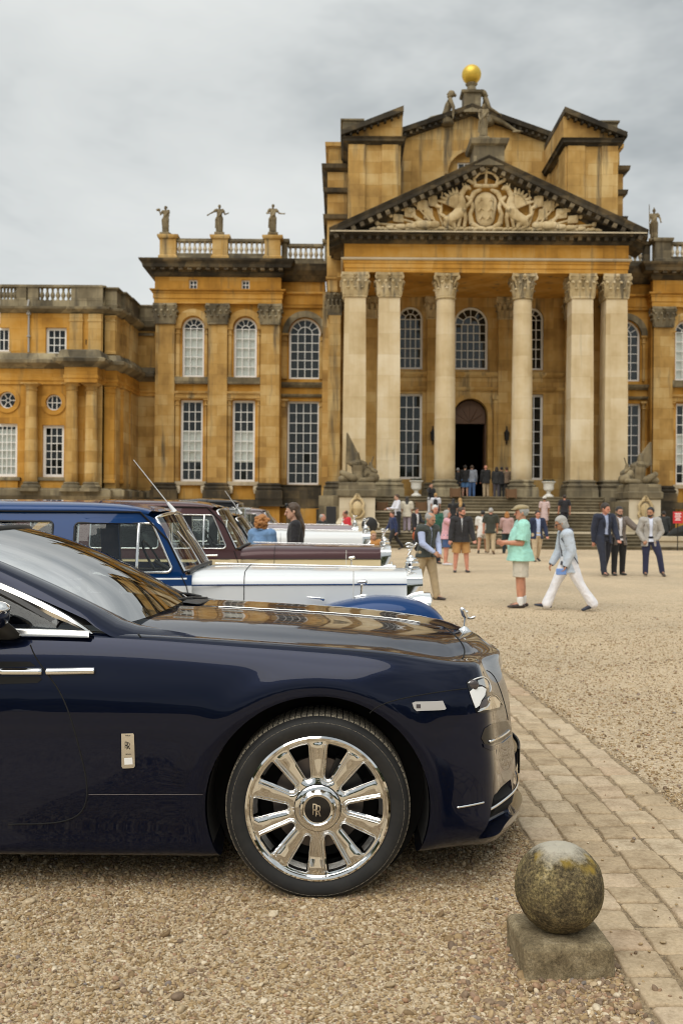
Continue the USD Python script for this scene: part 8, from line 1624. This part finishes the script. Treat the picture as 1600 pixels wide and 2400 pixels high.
# ---------------------------------------------------------------- statues
def statue(label, px, py, ptop, d, pose, rz=0, group='statues along the roof balustrades', robe=True, plinth=.18, seated=False, extra=None):
    w_ = at_depth(px, py, PY + d); H = (py - ptop) / F * w_[1] - plinth
    def ex(t, J, H_):
        part(t, 'plinth', bevel_box(-.30, .30, -.26, .26, -plinth, .0, .03), 'statue_stone')
        if robe and not seated:
            part(t, 'robe', smooth_man(union([hull(blob(J['waist'], (.090 * H_, .075 * H_, .03 * H_), 1), blob(J['pelvis'], (.112 * H_, .095 * H_, .05 * H_), 1)), hull(blob(J['pelvis'], (.112 * H_, .095 * H_, .05 * H_), 1), blob((.02 * H_, 0, .04 * H_), (.105 * H_, .10 * H_, .04 * H_), 1))] + chain([J['sh_l'], J['waist'] + [.02, -.09 * H_, 0], J['pelvis'] + [-.11 * H_, -.03 * H_, -.05 * H_], (-.13 * H_, .04 * H_, .2 * H_)], [.035 * H_, .04 * H_, .045 * H_, .03 * H_])), .05, 2), 'statue_stone', True)
            mb = MB()
            for k in range(11): a = 2 * PI * k / 11; mb.tube([J['waist'] + [.085 * H_ * math.cos(a), .075 * H_ * math.sin(a), 0], J['pelvis'] + [.118 * H_ * math.cos(a), .10 * H_ * math.sin(a), 0], np.array([.11 * H_ * math.cos(a + .3), .105 * H_ * math.sin(a + .3), .03 * H_])], [.012, .026, .03], 5)
            part(t, 'robe_folds', mb.mesh(), 'statue_stone', True)
        if extra: extra(t, J, H_)
    return person(label, w_ + [0, 0, plinth], H, rz, pose=pose, hair=('grey', 'bun'), group=group, fine=False, kind='statue', name='roof_statue', mono=M['statue_stone'], extra=ex, top=[('tunic', (1, 1, 1), .02, .5, .5)])
d = D2 + .1
statue('stone statue holding a bundle to its shoulder, leftmost on the roof balustrade', 388, 552, 482, d, dict(a_r=30, e_r=125, b_r=20, look=-20, th_l=6), -15, extra=lambda t, J, H: part(t, 'bundle', hull(blob(J['wr_r'] + [-.05 * H, 0, .03 * H], (.09 * H, .06 * H, .05 * H), 1)), 'statue_stone', True))
statue('stone statue with both arms spread, middle of the left roof balustrade', 514, 552, 479, d, dict(b_r=58, e_r=15, c_r=-40, b_l=30, a_l=10, e_l=80, c_l=-30, look=15), 5)
statue('stone statue with one hand on its hip, third from the left on the balustrade', 639, 552, 478, d, dict(b_r=38, e_r=70, c_r=50, a_l=12, b_l=45, e_l=58, c_l=-45, look=-10), 10)
statue('stone statue in a helmet with a spear, on the right roof balustrade', 1532, 566, 489, d, dict(b_l=30, e_l=20, a_l=10, a_r=10, e_r=60, look=10), -20, extra=lambda t, J, H: (part(t, 'spear', MB().tube([J['wr_r'] + [-.02, -.05, -.25 * H], J['wr_r'] + [-.03, -.05, .52 * H]], .025, 6).mesh(), 'statue_stone'), part(t, 'helmet_crest', hull(hblob(J, H, (0, 0, .06), (.02, .06, .03)), hblob(J, H, (0, .02, .1), (.012, .05, .02))), 'statue_stone', True)))
statue('stone statue of a robed figure with a spear above the pediment point', 1132, 330, 243, -.5, dict(a_r=12, e_r=30, a_l=10, e_l=60, c_l=30), 0, group=None)
def seated(label, px, py, ptop, s):
    """Reclining captive against the ball pedestal."""
    w_ = at_depth(px, py, PY + DG - .1); H = 3.5
    pose = dict(th_l=82, kn_l=26, th_r=66, kn_r=8, lean=-14, a_l=-18, b_l=22, e_l=20, a_r=20, e_r=40, look=20)
    def ex(t, J, H_): part(t, 'drapery', union([hull(blob(J['pelvis'], (.12 * H_, .11 * H_, .05 * H_), 1), blob((J['knee_l'] + J['knee_r']) / 2, (.10 * H_, .05 * H_, .05 * H_), 1)), hull(blob(J['pelvis'] - [0, -.03 * H_, .09 * H_], (.13 * H_, .12 * H_, .06 * H_), 1), blob(J['pelvis'], (.11 * H_, .1 * H_, .04 * H_), 1))]), 'statue_stone', True)
    z = at_depth(px, ptop, PY + DG - .1)[2]; J = skeleton(H, pose); base = np.array([w_[0], w_[1], z - (J['head'][2] + .06 * H)])
    person(label, base, H, -90 if s < 0 else 90, pose=pose, hair=('grey', 'bun'), fine=False, kind='statue', name='roof_statue', mono=M['statue_stone'], extra=ex)
seated('stone figure seated on the roof slope left of the gold ball', 1043, 285, 213, -1); seated('stone figure seated on the roof slope right of the gold ball', 1146, 285, 213, 1)
